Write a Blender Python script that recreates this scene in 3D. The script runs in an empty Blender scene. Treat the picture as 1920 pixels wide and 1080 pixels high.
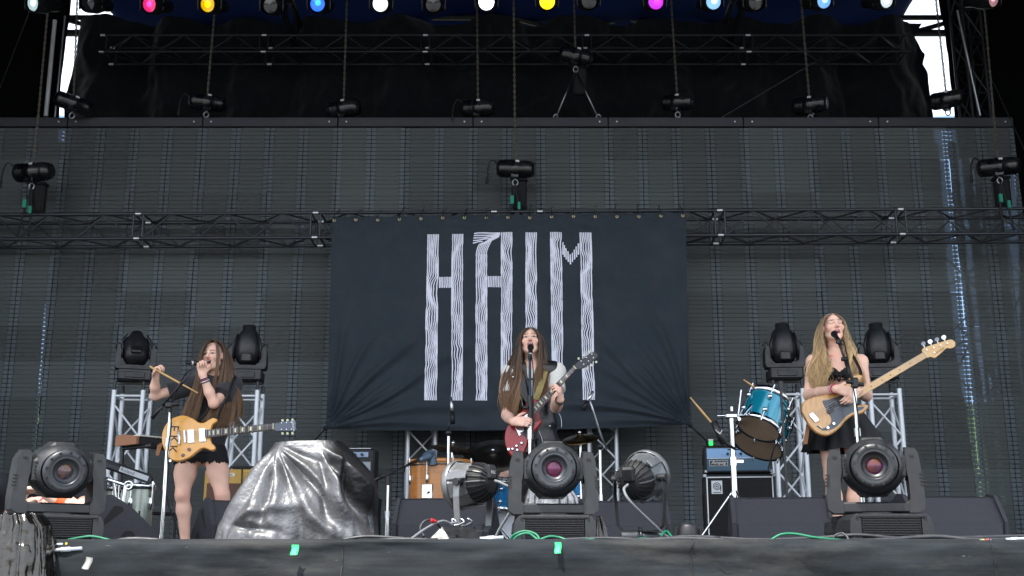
import bpy, math, random
import numpy as np
from mathutils import Vector, Matrix, Quaternion
R = math.radians
SC = bpy.context.scene
COL = SC.collection
# ---------------------------------------------------------------- camera
F_PX, PITCH, CAM_Z = 2150.0, R(13.75), -0.12
cam_d = bpy.data.cameras.new('camera'); cam_d.sensor_width = 36.0; cam_d.lens = 36.0*F_PX/1920.0
cam_d.clip_start = 0.05; cam_d.clip_end = 2000.0
cam = bpy.data.objects.new('camera', cam_d); COL.objects.link(cam)
cam.location = (0, 0, CAM_Z); cam.rotation_euler = (R(90)+PITCH, 0, 0)
SC.camera = cam
cam_d.dof.use_dof = True; cam_d.dof.focus_distance = 8.9; cam_d.dof.aperture_fstop = 5.6
# ---------------------------------------------------------------- sky and sun
SUN_EL = R(63); SUN_AZ = (-0.56, -0.83)
to_sun = Vector((SUN_AZ[0]*math.cos(SUN_EL), SUN_AZ[1]*math.cos(SUN_EL), math.sin(SUN_EL))).normalized()
world = bpy.data.worlds.new('World'); SC.world = world; world.use_nodes = True
wn = world.node_tree.nodes; wl = world.node_tree.links
wn.clear()
sky = wn.new('ShaderNodeTexSky'); sky.sky_type = 'NISHITA'; sky.sun_disc = False
sky.sun_elevation = SUN_EL; sky.sun_rotation = math.atan2(SUN_AZ[0], SUN_AZ[1])
sky.air_density = 1.0; sky.dust_density = 2.5; sky.ozone_density = 1.0
bg = wn.new('ShaderNodeBackground'); bg.inputs['Strength'].default_value = 0.14
wo = wn.new('ShaderNodeOutputWorld')
# thin bright summer cloud over the whole sky
tcw = wn.new('ShaderNodeTexCoord'); cn = wn.new('ShaderNodeTexNoise'); cn.inputs['Scale'].default_value = 2.6; cn.inputs['Detail'].default_value = 7; cn.inputs['Roughness'].default_value = 0.6
cr_ = wn.new('ShaderNodeMapRange'); cr_.inputs[1].default_value = 0.35; cr_.inputs[2].default_value = 0.65; cr_.inputs[3].default_value = 0.25; cr_.inputs[4].default_value = 0.95
cm = wn.new('ShaderNodeMix'); cm.data_type = 'RGBA'; cm.inputs[7].default_value = (6.6, 6.9, 7.4, 1)
wl.new(tcw.outputs['Generated'], cn.inputs[0]); wl.new(cn.outputs[0], cr_.inputs[0]); wl.new(cr_.outputs[0], cm.inputs[0]); wl.new(sky.outputs[0], cm.inputs[6])
wl.new(cm.outputs[2], bg.inputs[0]); wl.new(bg.outputs[0], wo.inputs[0])
sun_d = bpy.data.lights.new('sun', 'SUN'); sun_d.energy = 3.2; sun_d.angle = R(0.55); sun_d.color = (1.0, 0.955, 0.89)
sun = bpy.data.objects.new('sun', sun_d); COL.objects.link(sun)
sun.rotation_euler = to_sun.to_track_quat('Z', 'Y').to_euler(); sun.location = (-6, -8, 20)
SC.view_settings.view_transform = 'Standard'; SC.view_settings.look = 'None'
SC.view_settings.gamma = 1.0; SC.view_settings.exposure = 1.55
SC.render.engine = 'CYCLES'
SC.cycles.use_denoising = True
SC.cycles.max_bounces = 7; SC.cycles.diffuse_bounces = 4; SC.cycles.glossy_bounces = 3
SC.cycles.transparent_max_bounces = 10; SC.cycles.transmission_bounces = 4
SC.cycles.sample_clamp_indirect = 6.0
# ---------------------------------------------------------------- helpers
rnd = random.Random(7)
cP, sP = math.cos(PITCH), math.sin(PITCH)
def at(px, py, Y):
    """world point seen at photo pixel (1920x1080) on the upright plane at distance Y"""
    a = (px-960.0)/F_PX; b = (540.0-py)/F_PX
    # b = (-Y sP + z cP)/(Y cP + z sP)
    z = Y*(sP + b*cP)/(cP - b*sP)
    return Vector((a*(Y*cP+z*sP), Y, z+CAM_Z))
def ppm(px, py, Y):
    z = at(px, py, Y).z-CAM_Z
    return F_PX/(Y*cP+z*sP)
def lin(h):
    h = h.lstrip('#'); c = [int(h[i:i+2], 16)/255.0 for i in (0, 2, 4)]
    return tuple(x/12.92 if x <= 0.04045 else ((x+0.055)/1.055)**2.4 for x in c)
MATS = {}
def mat(name, col, rough=0.6, metal=0.0, var=0.0, scale=12.0, bump=0.0, bscale=None, spec=0.5, coat=0.0, emis=None, estr=0.0, dirt=0.0, attr=None, sheen=0.0, stretch=None):
    if name in MATS: return MATS[name]
    m = bpy.data.materials.new(name); m.use_nodes = True
    nt = m.node_tree; N = nt.nodes; L = nt.links
    b = N['Principled BSDF']
    if isinstance(col, str): col = lin(col)
    b.inputs['Base Color'].default_value = (*col, 1)
    b.inputs['Roughness'].default_value = rough; b.inputs['Metallic'].default_value = metal
    b.inputs['Specular IOR Level'].default_value = spec
    if coat: b.inputs['Coat Weight'].default_value = coat; b.inputs['Coat Roughness'].default_value = 0.08
    if sheen: b.inputs['Sheen Weight'].default_value = sheen
    tc = N.new('ShaderNodeTexCoord'); src = tc.outputs['Object']
    if stretch:
        mp = N.new('ShaderNodeMapping'); mp.inputs['Scale'].default_value = stretch; L.new(src, mp.inputs[0]); src = mp.outputs[0]
    base = None
    if attr:
        a = N.new('ShaderNodeVertexColor'); a.layer_name = attr; base = a.outputs['Color']
    if var or dirt:
        n1 = N.new('ShaderNodeTexNoise'); n1.inputs['Scale'].default_value = scale; n1.inputs['Detail'].default_value = 5; n1.inputs['Roughness'].default_value = 0.65
        L.new(src, n1.inputs['Vector'])
        if var:
            mr = N.new('ShaderNodeMapRange'); mr.inputs[1].default_value = 0.3; mr.inputs[2].default_value = 0.7
            mr.inputs[3].default_value = 1-var; mr.inputs[4].default_value = 1+var; L.new(n1.outputs[0], mr.inputs[0])
            mx = N.new('ShaderNodeMix'); mx.data_type = 'RGBA'; mx.blend_type = 'MULTIPLY'; mx.inputs[0].default_value = 1
            if base: L.new(base, mx.inputs[6])
            else: mx.inputs[6].default_value = (*col, 1)
            L.new(mr.outputs[0], mx.inputs[7]); base = mx.outputs[2]
            rr = N.new('ShaderNodeMapRange'); rr.inputs[1].default_value = 0.3; rr.inputs[2].default_value = 0.7
            rr.inputs[3].default_value = max(0.02, rough-0.12); rr.inputs[4].default_value = min(1, rough+0.12)
            L.new(n1.outputs[0], rr.inputs[0]); L.new(rr.outputs[0], b.inputs['Roughness'])
        if dirt:
            n2 = N.new('ShaderNodeTexNoise'); n2.inputs['Scale'].default_value = scale*0.35; n2.inputs['Detail'].default_value = 8; n2.inputs['Roughness'].default_value = 0.75
            L.new(src, n2.inputs['Vector'])
            rp = N.new('ShaderNodeMapRange'); rp.inputs[1].default_value = 0.52; rp.inputs[2].default_value = 0.72; rp.inputs[3].default_value = 0; rp.inputs[4].default_value = dirt
            L.new(n2.outputs[0], rp.inputs[0])
            mx2 = N.new('ShaderNodeMix'); mx2.data_type = 'RGBA'; L.new(rp.outputs[0], mx2.inputs[0])
            if base: L.new(base, mx2.inputs[6])
            else: mx2.inputs[6].default_value = (*col, 1)
            mx2.inputs[7].default_value = (0.20, 0.18, 0.155, 1); base = mx2.outputs[2]
    if base: L.new(base, b.inputs['Base Color'])
    if bump:
        n3 = N.new('ShaderNodeTexNoise'); n3.inputs['Scale'].default_value = bscale or scale*4; n3.inputs['Detail'].default_value = 4
        L.new(src, n3.inputs['Vector'])
        bp = N.new('ShaderNodeBump'); bp.inputs['Strength'].default_value = bump; bp.inputs['Distance'].default_value = 0.01
        L.new(n3.outputs[0], bp.inputs['Height']); L.new(bp.outputs[0], b.inputs['Normal'])
    if emis:
        if isinstance(emis, str): emis = lin(emis)
        b.inputs['Emission Color'].default_value = (*emis, 1); b.inputs['Emission Strength'].default_value = estr
    MATS[name] = m
    return m
def wm(o):
    return (wm(o.parent) @ o.matrix_basis) if o.parent else o.matrix_basis.copy()
def frame_of(d, up=Vector((0, 0, 1))):
    """orthonormal x,y perpendicular to direction d"""
    d = d.normalized()
    if abs(d.dot(up)) > 0.97: up = Vector((0, 1, 0)) if abs(d.y) < 0.9 else Vector((1, 0, 0))
    x = up.cross(d).normalized(); y = d.cross(x).normalized()
    return x, y
class MB:
    def __init__(s): s.v = []; s.f = []; s.m = []; s.sm = []; s.c = []
    def add(s, vs, fs, mi=0, smooth=False, M=None, col=None):
        o = len(s.v)
        s.v += [(M @ Vector(p)) if M is not None else Vector(p) for p in vs]
        s.f += [tuple(i+o for i in f) for f in fs]; s.m += [mi]*len(fs); s.sm += [smooth]*len(fs)
        if col is not None: s.c += [col]*len(vs)
        return s
    def box(s, c, d, M=None, mi=0, bev=0.0):
        x, y, z = (d[0]/2, d[1]/2, d[2]/2); cx, cy, cz = c
        if bev <= 0:
            vs = [(cx+a*x, cy+b*y, cz+e*z) for a in (-1, 1) for b in (-1, 1) for e in (-1, 1)]
            fs = [(0, 1, 3, 2), (4, 6, 7, 5), (0, 4, 5, 1), (2, 3, 7, 6), (0, 2, 6, 4), (1, 5, 7, 3)]
            return s.add(vs, fs, mi, False, M)
        b_ = min(bev, x*0.98, y*0.98, z*0.98)
        # chamfered box: 24 verts
        vs = []; idx = {}
        for a in (-1, 1):
            for b in (-1, 1):
                for e in (-1, 1):
                    for k in range(3):
                        p = [a*x, b*y, e*z]
                        for j in range(3):
                            if j != k: p[j] -= (a, b, e)[j]*b_
                        idx[(a, b, e, k)] = len(vs); vs.append((cx+p[0], cy+p[1], cz+p[2]))
        fs = []
        for k in range(3):
            o1, o2 = (k+1) % 3, (k+2) % 3
            for sg in (-1, 1):
                q = []
                for (i, j) in ((-1, -1), (1, -1), (1, 1), (-1, 1)):
                    t = [0, 0, 0]; t[k] = sg; t[o1] = i; t[o2] = j; q.append(idx[(*t, k)])
                fs.append(tuple(q if sg > 0 else q[::-1]))
        for k in range(3):
            o1, o2 = (k+1) % 3, (k+2) % 3
            for i in (-1, 1):
                for j in (-1, 1):
                    q = []
                    for e, kk in ((-1, o1), (1, o1), (1, o2), (-1, o2)):
                        t = [0, 0, 0]; t[k] = e; t[o1] = i; t[o2] = j; q.append(idx[(*t, kk)])
                    fs.append(tuple(q if i*j < 0 else q[::-1]))
        for a in (-1, 1):
            for b in (-1, 1):
                for e in (-1, 1):
                    q = [idx[(a, b, e, k)] for k in range(3)]
                    fs.append(tuple(q if a*b*e > 0 else q[::-1]))
        return s.add(vs, fs, mi, False, M)
    def cyl(s, p0, p1, r0, r1=None, n=12, mi=0, caps=True, smooth=True, M=None):
        p0 = Vector(p0); p1 = Vector(p1); r1 = r0 if r1 is None else r1
        x, y = frame_of(p1-p0)
        vs = []
        for p, r in ((p0, r0), (p1, r1)):
            for i in range(n):
                a = 2*math.pi*i/n; vs.append(p+x*(r*math.cos(a))+y*(r*math.sin(a)))
        fs = [(i, (i+1) % n, n+(i+1) % n, n+i) for i in range(n)]
        s.add(vs, fs, mi, smooth, M)
        if caps:
            s.add(vs[:n], [tuple(range(n))[::-1]], mi, False, M); s.add(vs[n:], [tuple(range(n))], mi, False, M)
        return s
    def tube(s, pts, r, n=8, mi=0, M=None, caps=True, smooth=True, col=None):
        pts = [Vector(p) for p in pts]; k = len(pts)
        rs = r if isinstance(r, (list, tuple)) else [r]*k
        vs = []; px = None
        for i, p in enumerate(pts):
            d = (pts[min(i+1, k-1)]-pts[max(i-1, 0)])
            if d.length < 1e-9: d = Vector((0, 0, 1))
            d.normalize()
            if px is None: x, y = frame_of(d)
            else:
                x = px-d*px.dot(d)
                if x.length < 1e-6: x, y = frame_of(d)
                x.normalize(); y = d.cross(x)
            px = x
            for j in range(n):
                a = 2*math.pi*j/n; vs.append(p+x*(rs[i]*math.cos(a))+y*(rs[i]*math.sin(a)))
        fs = [(i*n+j, i*n+(j+1) % n, (i+1)*n+(j+1) % n, (i+1)*n+j) for i in range(k-1) for j in range(n)]
        s.add(vs, fs, mi, smooth, M, col)
        if caps:
            o = len(s.v)-len(vs)
            s.f += [tuple(o+j for j in range(n))[::-1], tuple(o+(k-1)*n+j for j in range(n))]; s.m += [mi]*2; s.sm += [False]*2
        return s
    def lathe(s, prof, n=24, mi=0, M=None, smooth=True, sx=1.0, sy=1.0):
        """prof: (r, z) list around z"""
        vs = []
        for r, z in prof:
            for i in range(n):
                a = 2*math.pi*i/n; vs.append((r*math.cos(a)*sx, r*math.sin(a)*sy, z))
        k = len(prof)
        fs = [(i*n+j, i*n+(j+1) % n, (i+1)*n+(j+1) % n, (i+1)*n+j) for i in range(k-1) for j in range(n)]
        return s.add(vs, fs, mi, smooth, M)
    def disc(s, r, z, n=24, mi=0, M=None):
        return s.add([(r*math.cos(2*math.pi*i/n), r*math.sin(2*math.pi*i/n), z) for i in range(n)], [tuple(range(n))], mi, False, M)
    def ball(s, c, r, nu=16, nv=10, mi=0, M=None):
        r = r if isinstance(r, (list, tuple)) else (r, r, r)
        vs = [(c[0], c[1], c[2]-r[2])]
        for i in range(1, nv):
            t = math.pi*i/nv
            for j in range(nu):
                a = 2*math.pi*j/nu
                vs.append((c[0]+r[0]*math.sin(t)*math.cos(a), c[1]+r[1]*math.sin(t)*math.sin(a), c[2]-r[2]*math.cos(t)))
        vs.append((c[0], c[1], c[2]+r[2])); e = len(vs)-1
        fs = [(0, 1+(j+1) % nu, 1+j) for j in range(nu)]
        for i in range(nv-2):
            for j in range(nu):
                a = 1+i*nu+j; b = 1+i*nu+(j+1) % nu; fs.append((a, b, b+nu, a+nu))
        o = 1+(nv-2)*nu
        fs += [(e, o+j, o+(j+1) % nu) for j in range(nu)]
        return s.add(vs, fs, mi, True, M)
    def plate(s, out, t, M=None, mi=0, smooth=False, bev=0.0):
        """outline in local xy (ccw), thickness t along z from 0; optional rounded rim"""
        n = len(out)
        if bev:
            cx = sum(p[0] for p in out)/n; cy = sum(p[1] for p in out)/n
            def inset(d):
                res = []
                for i in range(n):
                    a = Vector(out[i-1]); b = Vector(out[i]); c = Vector(out[(i+1) % n])
                    e = (c-a); e.normalize(); nn = Vector((-e.y, e.x)); res.append((b.x+nn.x*d, b.y+nn.y*d))
                return res
            rings = [(inset(bev), 0), (inset(bev*0.3), bev*0.3), (out, bev), (out, t-bev), (inset(bev*0.3), t-bev*0.3), (inset(bev), t)]
        else: rings = [(out, 0), (out, t)]
        vs = [(p[0], p[1], z) for o, z in rings for p in o]
        k = len(rings)
        fs = [(i*n+j, i*n+(j+1) % n, (i+1)*n+(j+1) % n, (i+1)*n+j) for i in range(k-1) for j in range(n)]
        s.add(vs, fs, mi, bool(bev) or smooth, M)
        s.add(vs[:n], [tuple(range(n))[::-1]], mi, False, M); s.add(vs[(k-1)*n:], [tuple(range(n))], mi, False, M)
        return s
    def grid(s, fn, nu, nv, mi=0, smooth=True, M=None, closed_u=False):
        vs = [fn(i/nu, j/nv) for j in range(nv+1) for i in range(nu+1)]
        w = nu+1
        fs = [(j*w+i, j*w+i+1, (j+1)*w+i+1, (j+1)*w+i) for j in range(nv) for i in range(nu)]
        return s.add(vs, fs, mi, smooth, M)
    def mesh(s, name, mats):
        me = bpy.data.meshes.new(name)
        me.from_pydata([tuple(p) for p in s.v], [], s.f)
        if not isinstance(mats, (list, tuple)): mats = [mats]
        for m in mats: me.materials.append(m)
        me.polygons.foreach_set('material_index', s.m); me.polygons.foreach_set('use_smooth', s.sm)
        if s.c:
            ca = me.color_attributes.new('Col', 'FLOAT_COLOR', 'POINT')
            ca.data.foreach_set('color', [x for c in s.c for x in (*c, 1.0)])
        me.update(); return me
    def build(s, name, mats, parent=None, world=False):
        if world and parent is not None:
            inv = wm(parent).inverted(); s.v = [inv @ Vector(p) for p in s.v]
        return link(name, s.mesh(name, mats), parent)
def link(name, me, parent=None):
    o = bpy.data.objects.new(name, me); COL.objects.link(o)
    if parent is not None: o.parent = parent
    return o
def tag(o, label=None, cat=None, group=None, kind=None):
    if label: o['label'] = label
    if cat: o['category'] = cat
    if group: o['group'] = group
    if kind: o['kind'] = kind
    return o
def empty(name, loc=(0, 0, 0), rz=0.0, label=None, cat=None, group=None, rot=None):
    o = bpy.data.objects.new(name, None); COL.objects.link(o); o.empty_display_size = 0.1
    o.location = loc
    o.rotation_euler = rot if rot is not None else (0, 0, rz)
    return tag(o, label, cat, group)
def copy_thing(o, loc, rz=0.0, label=None, group=None, rot=None):
    c = o.copy(); COL.objects.link(c); c.location = loc
    c.rotation_euler = rot if rot is not None else (0, 0, rz)
    if label: c['label'] = label
    if group: c['group'] = group
    for ch in o.children:
        d = ch.copy(); COL.objects.link(d); d.parent = c
        for g in ch.children:
            e = g.copy(); COL.objects.link(e); e.parent = d
    return c
def struct(o): return tag(o, kind='structure')
def fbm(x, y, seed=0, oct=4):
    from mathutils import noise
    return noise.fractal(Vector((x, y, seed*7.31)), 1.0, 2.0, oct)
def smoothpath(pts, n=8):
    """Catmull-Rom through 3-D points"""
    P = [Vector(p) for p in pts]; P = [P[0]*2-P[1]]+P+[P[-1]*2-P[-2]]
    out = []
    for i in range(1, len(P)-2):
        for k in range(n):
            t = k/n; a, b, c, d = P[i-1], P[i], P[i+1], P[i+2]
            out.append(0.5*((2*b)+(c-a)*t+(2*a-5*b+4*c-d)*t*t+(3*b-a-3*c+d)*t**3))
    out.append(P[-2].copy()); return out
# ---------------------------------------------------------------- common materials
M_BLACKMET = mat('black powder coat', '#17191c', 0.42, 0.0, var=0.18, scale=30, spec=0.5)
M_CHROME = mat('chrome', '#d9dde0', 0.12, 1.0, var=0.04, scale=40)
M_ALU = mat('aluminium tube', '#c9cdd0', 0.38, 1.0, var=0.10, scale=25, bump=0.03)
M_RUBBER = mat('black rubber', '#101114', 0.7, 0.0, var=0.15, scale=40)
M_BLKPLASTIC = mat('black plastic', '#15161a', 0.45, 0, var=0.12, scale=30)
# ================================================================ the setting
def plane_obj(name, x0, x1, y0, y1, z, m, nx=1, ny=1):
    b = MB(); b.grid(lambda u, v: (x0+(x1-x0)*u, y0+(y1-y0)*v, z), nx, ny, smooth=False)
    return struct(b.build(name, m))
M_PITGROUND = mat('trodden ground', '#6f6f6c', 0.9, 0, var=0.25, scale=2.0, bump=0.4)
plane_obj('ground', -400, 400, -400, 400, -1.75, M_PITGROUND)
M_DECK = mat('stage deck ply', '#26272a', 0.75, 0, var=0.2, scale=6, dirt=0.35, bump=0.1)
b = MB(); b.box((0, 12.35, -0.06), (19, 14.3, 0.12)); DECK = struct(b.build('stage_deck', M_DECK))
# grass bank behind the stage
M_BANK = mat('dry grass bank', '#6f7338', 0.95, 0, var=0.45, scale=0.6, bump=0.6)
b = MB()
b.grid(lambda u, v: (-60+120*u, 34+40*v, -1.8+10.5*min(1, v*1.6)+1.0*fbm(u*9, v*4, 3)), 60, 20)
struct(b.build('hill', M_BANK))
# skirt along the stage edge
def skirt_material():
    m = mat('black vinyl skirt', '#15181b', 0.82, 0, bump=0.5, bscale=11, spec=0.25); nt = m.node_tree; N = nt.nodes; L = nt.links; b = N['Principled BSDF']
    tc = N.new('ShaderNodeTexCoord')
    def noise(sc, st, det, lo, hi, a, c):
        mp = N.new('ShaderNodeMapping'); mp.inputs['Scale'].default_value = st; L.new(tc.outputs['Object'], mp.inputs[0])
        n = N.new('ShaderNodeTexNoise'); n.inputs['Scale'].default_value = sc; n.inputs['Detail'].default_value = det; n.inputs['Roughness'].default_value = .7; L.new(mp.outputs[0], n.inputs[0])
        r = N.new('ShaderNodeMapRange'); r.inputs[1].default_value = lo; r.inputs[2].default_value = hi; r.inputs[3].default_value = a; r.inputs[4].default_value = c; L.new(n.outputs[0], r.inputs[0]); return r.outputs[0]
    dust = noise(1.1, (1, 1, 5), 8, .50, .74, 0, .38); scuff = noise(22, (.45, 1, 3.5), 4, .70, .76, 0, .6); streak = noise(3.0, (.6, 1, 9), 6, .35, .7, .6, 1.5)
    m0 = N.new('ShaderNodeMix'); m0.data_type = 'RGBA'; m0.blend_type = 'MULTIPLY'; m0.inputs[0].default_value = 1; m0.inputs[6].default_value = (*lin('#1c2125'), 1); L.new(streak, m0.inputs[7])
    m1 = N.new('ShaderNodeMix'); m1.data_type = 'RGBA'; L.new(dust, m1.inputs[0]); L.new(m0.outputs[2], m1.inputs[6]); m1.inputs[7].default_value = (.105, .098, .085, 1)
    m2 = N.new('ShaderNodeMix'); m2.data_type = 'RGBA'; L.new(scuff, m2.inputs[0]); L.new(m1.outputs[2], m2.inputs[6]); m2.inputs[7].default_value = (.34, .33, .30, 1)
    L.new(m2.outputs[2], b.inputs['Base Color']); return m
M_SKIRT = skirt_material()
PROF = [(0.22, 0.004), (0.08, 0.006), (0.02, 0.004), (-0.004, -0.004), (-0.012, -0.022), (-0.016, -0.06), (-0.020, -0.14), (-0.015, -0.45), (0.0, -1.0), (0.0, -1.74)]
def skirt_pt(u, v):
    x = -9.4+18.8*u; k = v*(len(PROF)-1); i = min(int(k), len(PROF)-2); t = k-i
    dy = PROF[i][0]*(1-t)+PROF[i+1][0]*t; dz = PROF[i][1]*(1-t)+PROF[i+1][1]*t
    w = min(1, max(0, (v-0.18)*3))
    dy += w*(0.036*fbm(x*1.1, dz*2.5, 1)+0.018*fbm(x*3.2, dz*9, 2)+0.006*fbm(x*9, dz*22, 4))
    dz += (0.012*fbm(x*1.3, 0, 5)+0.006*fbm(x*6, v*3, 6))*w
    return (x, 5.2+dy-0.05, dz+0.002)
b = MB(); b.grid(skirt_pt, 420, 27)
SKIRT = tag(b.build('stage_skirt', M_SKIRT), 'dusty black vinyl skirt wrapped over the front edge of the stage', 'stage skirt')
for k, (px, w_) in enumerate(((1298, .006), (95, .006), (1860, .005), (640, .004))):
    xs = at(px, 1050, 5.15).x; bb = MB()
    bb.grid(lambda u, v: tuple(Vector(skirt_pt((xs+(u-.5)*w_+9.4+.006*math.sin(v*9+k))/18.8, .16+v*.8))+Vector((0, -.005, .002))), 2, 40); bb.build('seam', mat('seam dark', '#090a0b', .7), SKIRT)
# green glow tape and white tape on the skirt
M_GLOW = mat('green gaffer tape', '#35f07a', 0.5, emis='#30f080', estr=0.12)
M_WHITETAPE = mat('white tape', '#8f8f8a', 0.6, var=0.1)
def tape(px, py, w, h, m, label, grp=None, rz=0.0):
    p = at(px, py, 5.10); bb = MB()
    bb.grid(lambda u, v: ((u-.5)*w+0.002*math.sin(v*5), -0.018*v*v+0.004*math.sin(u*7), (0.5-v)*h), 6, 8)
    o = bb.build('tape_mark', m); o.location = p; o.rotation_euler = (0, rz, 0)
    return tag(o, label, 'tape', grp)
tape(553, 1031, 0.030, 0.042, M_GLOW, 'small square of green tape on the skirt below the silver tarp', 'tape marks on the stage edge')
tape(1046, 1027, 0.027, 0.046, M_GLOW, 'small square of green tape on the skirt below the centre spotlight', 'tape marks on the stage edge')
tape(165, 1056, 0.028, 0.05, M_WHITETAPE, 'short vertical strip of pale tape holding the skirt near the silver bag', 'tape marks on the stage edge', 0.15)
# ---------------------------------------------------------------- roof, side walls, rear drapes
M_ROOF = mat('blue roof canopy', '#07163c', 0.95, 0, spec=0.03, var=0.25, scale=3, bump=0.3, bscale=6)
def roof_pt(u, v):
    x = -11+22*u; y = 2.5+15.7*v
    return (x, y, 9.6-0.04*min(abs(x), 5)+1.0*min(1, max(0, (abs(x)-6.5)/0.4))*((y-2.5)/15.7)**3-0.05*(y-2.5)+0.10*math.sin(y*2.1)*math.sin(x*1.7)+0.05*fbm(x, y, 8))
b = MB(); b.grid(roof_pt, 90, 60); tag(b.build('stage_roof', M_ROOF), 'blue fabric canopy stretched over the stage roof beams', 'roof canopy')
M_DRAPE = mat('black serge drape', '#12161a', 0.95, 0, spec=0.05, var=0.25, scale=9, bump=0.15, sheen=0.15)
M_DRAPE2 = mat('black masking cloth', '#0a0b0d', 0.95, 0, spec=0.05, var=0.2, scale=7, bump=0.1)
def drape(name, label, z0, z1, Y, left, right, m, folds=14, amp=0.10, nu=160, nv=30, group=None, seed=0, cat='drape'):
    """left / right: functions z -> X"""
    def fn(u, v):
        z = z0+(z1-z0)*v; xl = left(z); xr = right(z); x = xl+(xr-xl)*u
        s_ = x+0.22*fbm(x*0.8, z*0.7, seed)+0.10*(z-z0)*math.sin(seed+x*0.6)
        y = Y+amp*(math.sin(s_*folds*0.5)*0.55+0.55*fbm(s_*folds*0.16, z*0.35, seed+1)+0.25*fbm(s_*3.0, z*2.2, seed+2))
        return (x, y, z)
    bb = MB(); bb.grid(fn, nu, nv)
    return tag(bb.build(name, m), label, cat, group)
def edge(pts, Y):
    """pixel edge -> X(z) on plane Y"""
    q = sorted([(at(x, y, Y).z, at(x, y, Y).x) for x, y in pts]); zs = [a for a, _ in q]; xs = [c for _, c in q]
    return lambda z: float(np.interp(z, zs, xs))
zL = 5.8; zT = 8.30
YB = 16.6
drape('rear_curtain', 'long black folded curtain hanging behind the top of the video wall', zL, zT, YB,
      edge([(150, 10), (152, 46), (143, 90), (134, 120), (126, 150), (121, 178), (120, 240)], YB),
      edge([(1745, -40), (1738, 30), (1720, 60), (1741, 94), (1738, 112), (1747, 130), (1752, 170), (1757, 215), (1760, 240)], YB), M_DRAPE, nu=330, nv=60, seed=3, amp=0.26, folds=10)
drape('side_curtain', 'black masking cloth hanging left of the rear curtain', zL+.1, 9.3, YB-0.25, lambda z: -9.5,
      edge([(133, 30), (125, 70), (119, 140), (116, 180), (113, 260)], YB-0.25), M_DRAPE2, folds=8, nu=60, seed=11, group='side masking cloths')
drape('side_curtain', 'black masking cloth hanging right of the gap of bright sky', zL+.1, 9.3, YB-0.25,
      edge([(1760, 10), (1763, 26), (1771, 48), (1780, 110), (1792, 218), (1796, 260)], YB-0.25), lambda z: 9.5, M_DRAPE2, folds=8, nu=60, seed=13, group='side masking cloths')
# masking cloths behind the video wall, with slits of daylight between them
YM = 16.1
def mask(ea, eb, label, seed, zt=6.05):
    """ea, eb: edge pixels as (x, y) lists, or a plain X"""
    fa = edge(ea, YM) if isinstance(ea, list) else (lambda z: ea); fb = edge(eb, YM) if isinstance(eb, list) else (lambda z: eb)
    def fn(u, v):
        z = zt*v; x = fa(z)+(fb(z)-fa(z))*u
        k = 0.018*fbm(0.0 if u < .5 else 5.0, z*2.2, seed)+0.012*fbm(u*2, z*7, seed+1)
        return (x+k, YM+0.05*math.sin(x*9+seed)+0.03*fbm(x*2, z, seed), z)
    w = fb(3)-fa(3); bb = MB(); bb.grid(fn, max(4, int(w*8)), 60)
    tag(bb.build('masking_cloth', M_DRAPE2), label, 'drape', 'masking cloths behind the video wall')
s1a = [(1765, 300), (1777, 480), (1787, 570), (1793, 650), (1822, 850), (1834, 960)]; s1b = [(1776, 300), (1794, 480), (1812, 570), (1821, 650), (1848, 850), (1858, 960)]
s2a = [(1795, 300), (1813, 500), (1824, 570), (1831, 650), (1860, 850), (1874, 960)]; s2b = [(1806, 300), (1828, 500), (1841, 570), (1851, 650), (1879, 850), (1889, 960)]
s3a = [(1820, 300), (1846, 500), (1853, 600), (1865, 700), (1888, 850), (1898, 960)]; s3b = [(1820.5, 300), (1849, 500), (1860, 600), (1875, 700), (1895, 850), (1902, 960)]
s4a = [(1872, 250), (1884, 400), (1893, 500), (1910, 640), (1930, 900)]; s4b = [(1896, 250), (1908, 400), (1914, 500), (1916, 640), (1931, 900)]
mask(-9.2, [(108, 270), (99, 420), (85, 560), (80, 640), (72, 760), (60, 900)], 'black cloth behind the video wall left of the narrow slit of daylight', 1)
mask([(109, 270), (101, 420), (89, 560), (84, 640), (78, 760), (66, 900)], s1a, 'wide black cloth behind the middle of the video wall', 2)
mask(s1b, s2a, 'narrow black cloth strip between the two blue slits at the right', 3)
mask(s2b, s3a, 'black cloth strip beyond the second blue slit at the right', 4)
mask(s3b, s4a, 'black cloth strip between the thin slit and the far right opening', 6)
mask(s4b, 9.2, 'black cloth at the far right end behind the video wall', 5)
M_DIMSHEET = mat('added dimming sheet', '#1a2230', 0.9); _n = M_DIMSHEET.node_tree  # added see-through sheets that dim and blue the daylight behind the slits
_t = _n.nodes.new('ShaderNodeBsdfTransparent'); _t.inputs[0].default_value = (.30, .45, .66, 1); _m = _n.nodes.new('ShaderNodeMixShader'); _m.inputs[0].default_value = 0.8
_n.links.new(_n.nodes['Principled BSDF'].outputs[0], _m.inputs[1]); _n.links.new(_t.outputs[0], _m.inputs[2]); _n.links.new(_m.outputs[0], _n.nodes['Material Output'].inputs[0])
for x0, x1, lb in ((-8.6, -6.2, 'dark added dimming sheet behind the left slit of the video wall'), (5.6, 8.8, 'dark added dimming sheet behind the right slits of the video wall')):
    bb = MB(); bb.grid(lambda u, v: (x0+(x1-x0)*u, 17.1+.05*math.sin(u*9)+.04*fbm(u*4, v*6, 3), 6.88*v), 20, 30); tag(bb.build('dimming_sheet', M_DIMSHEET), lb, 'dimming sheet', 'added dimming sheet')
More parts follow.
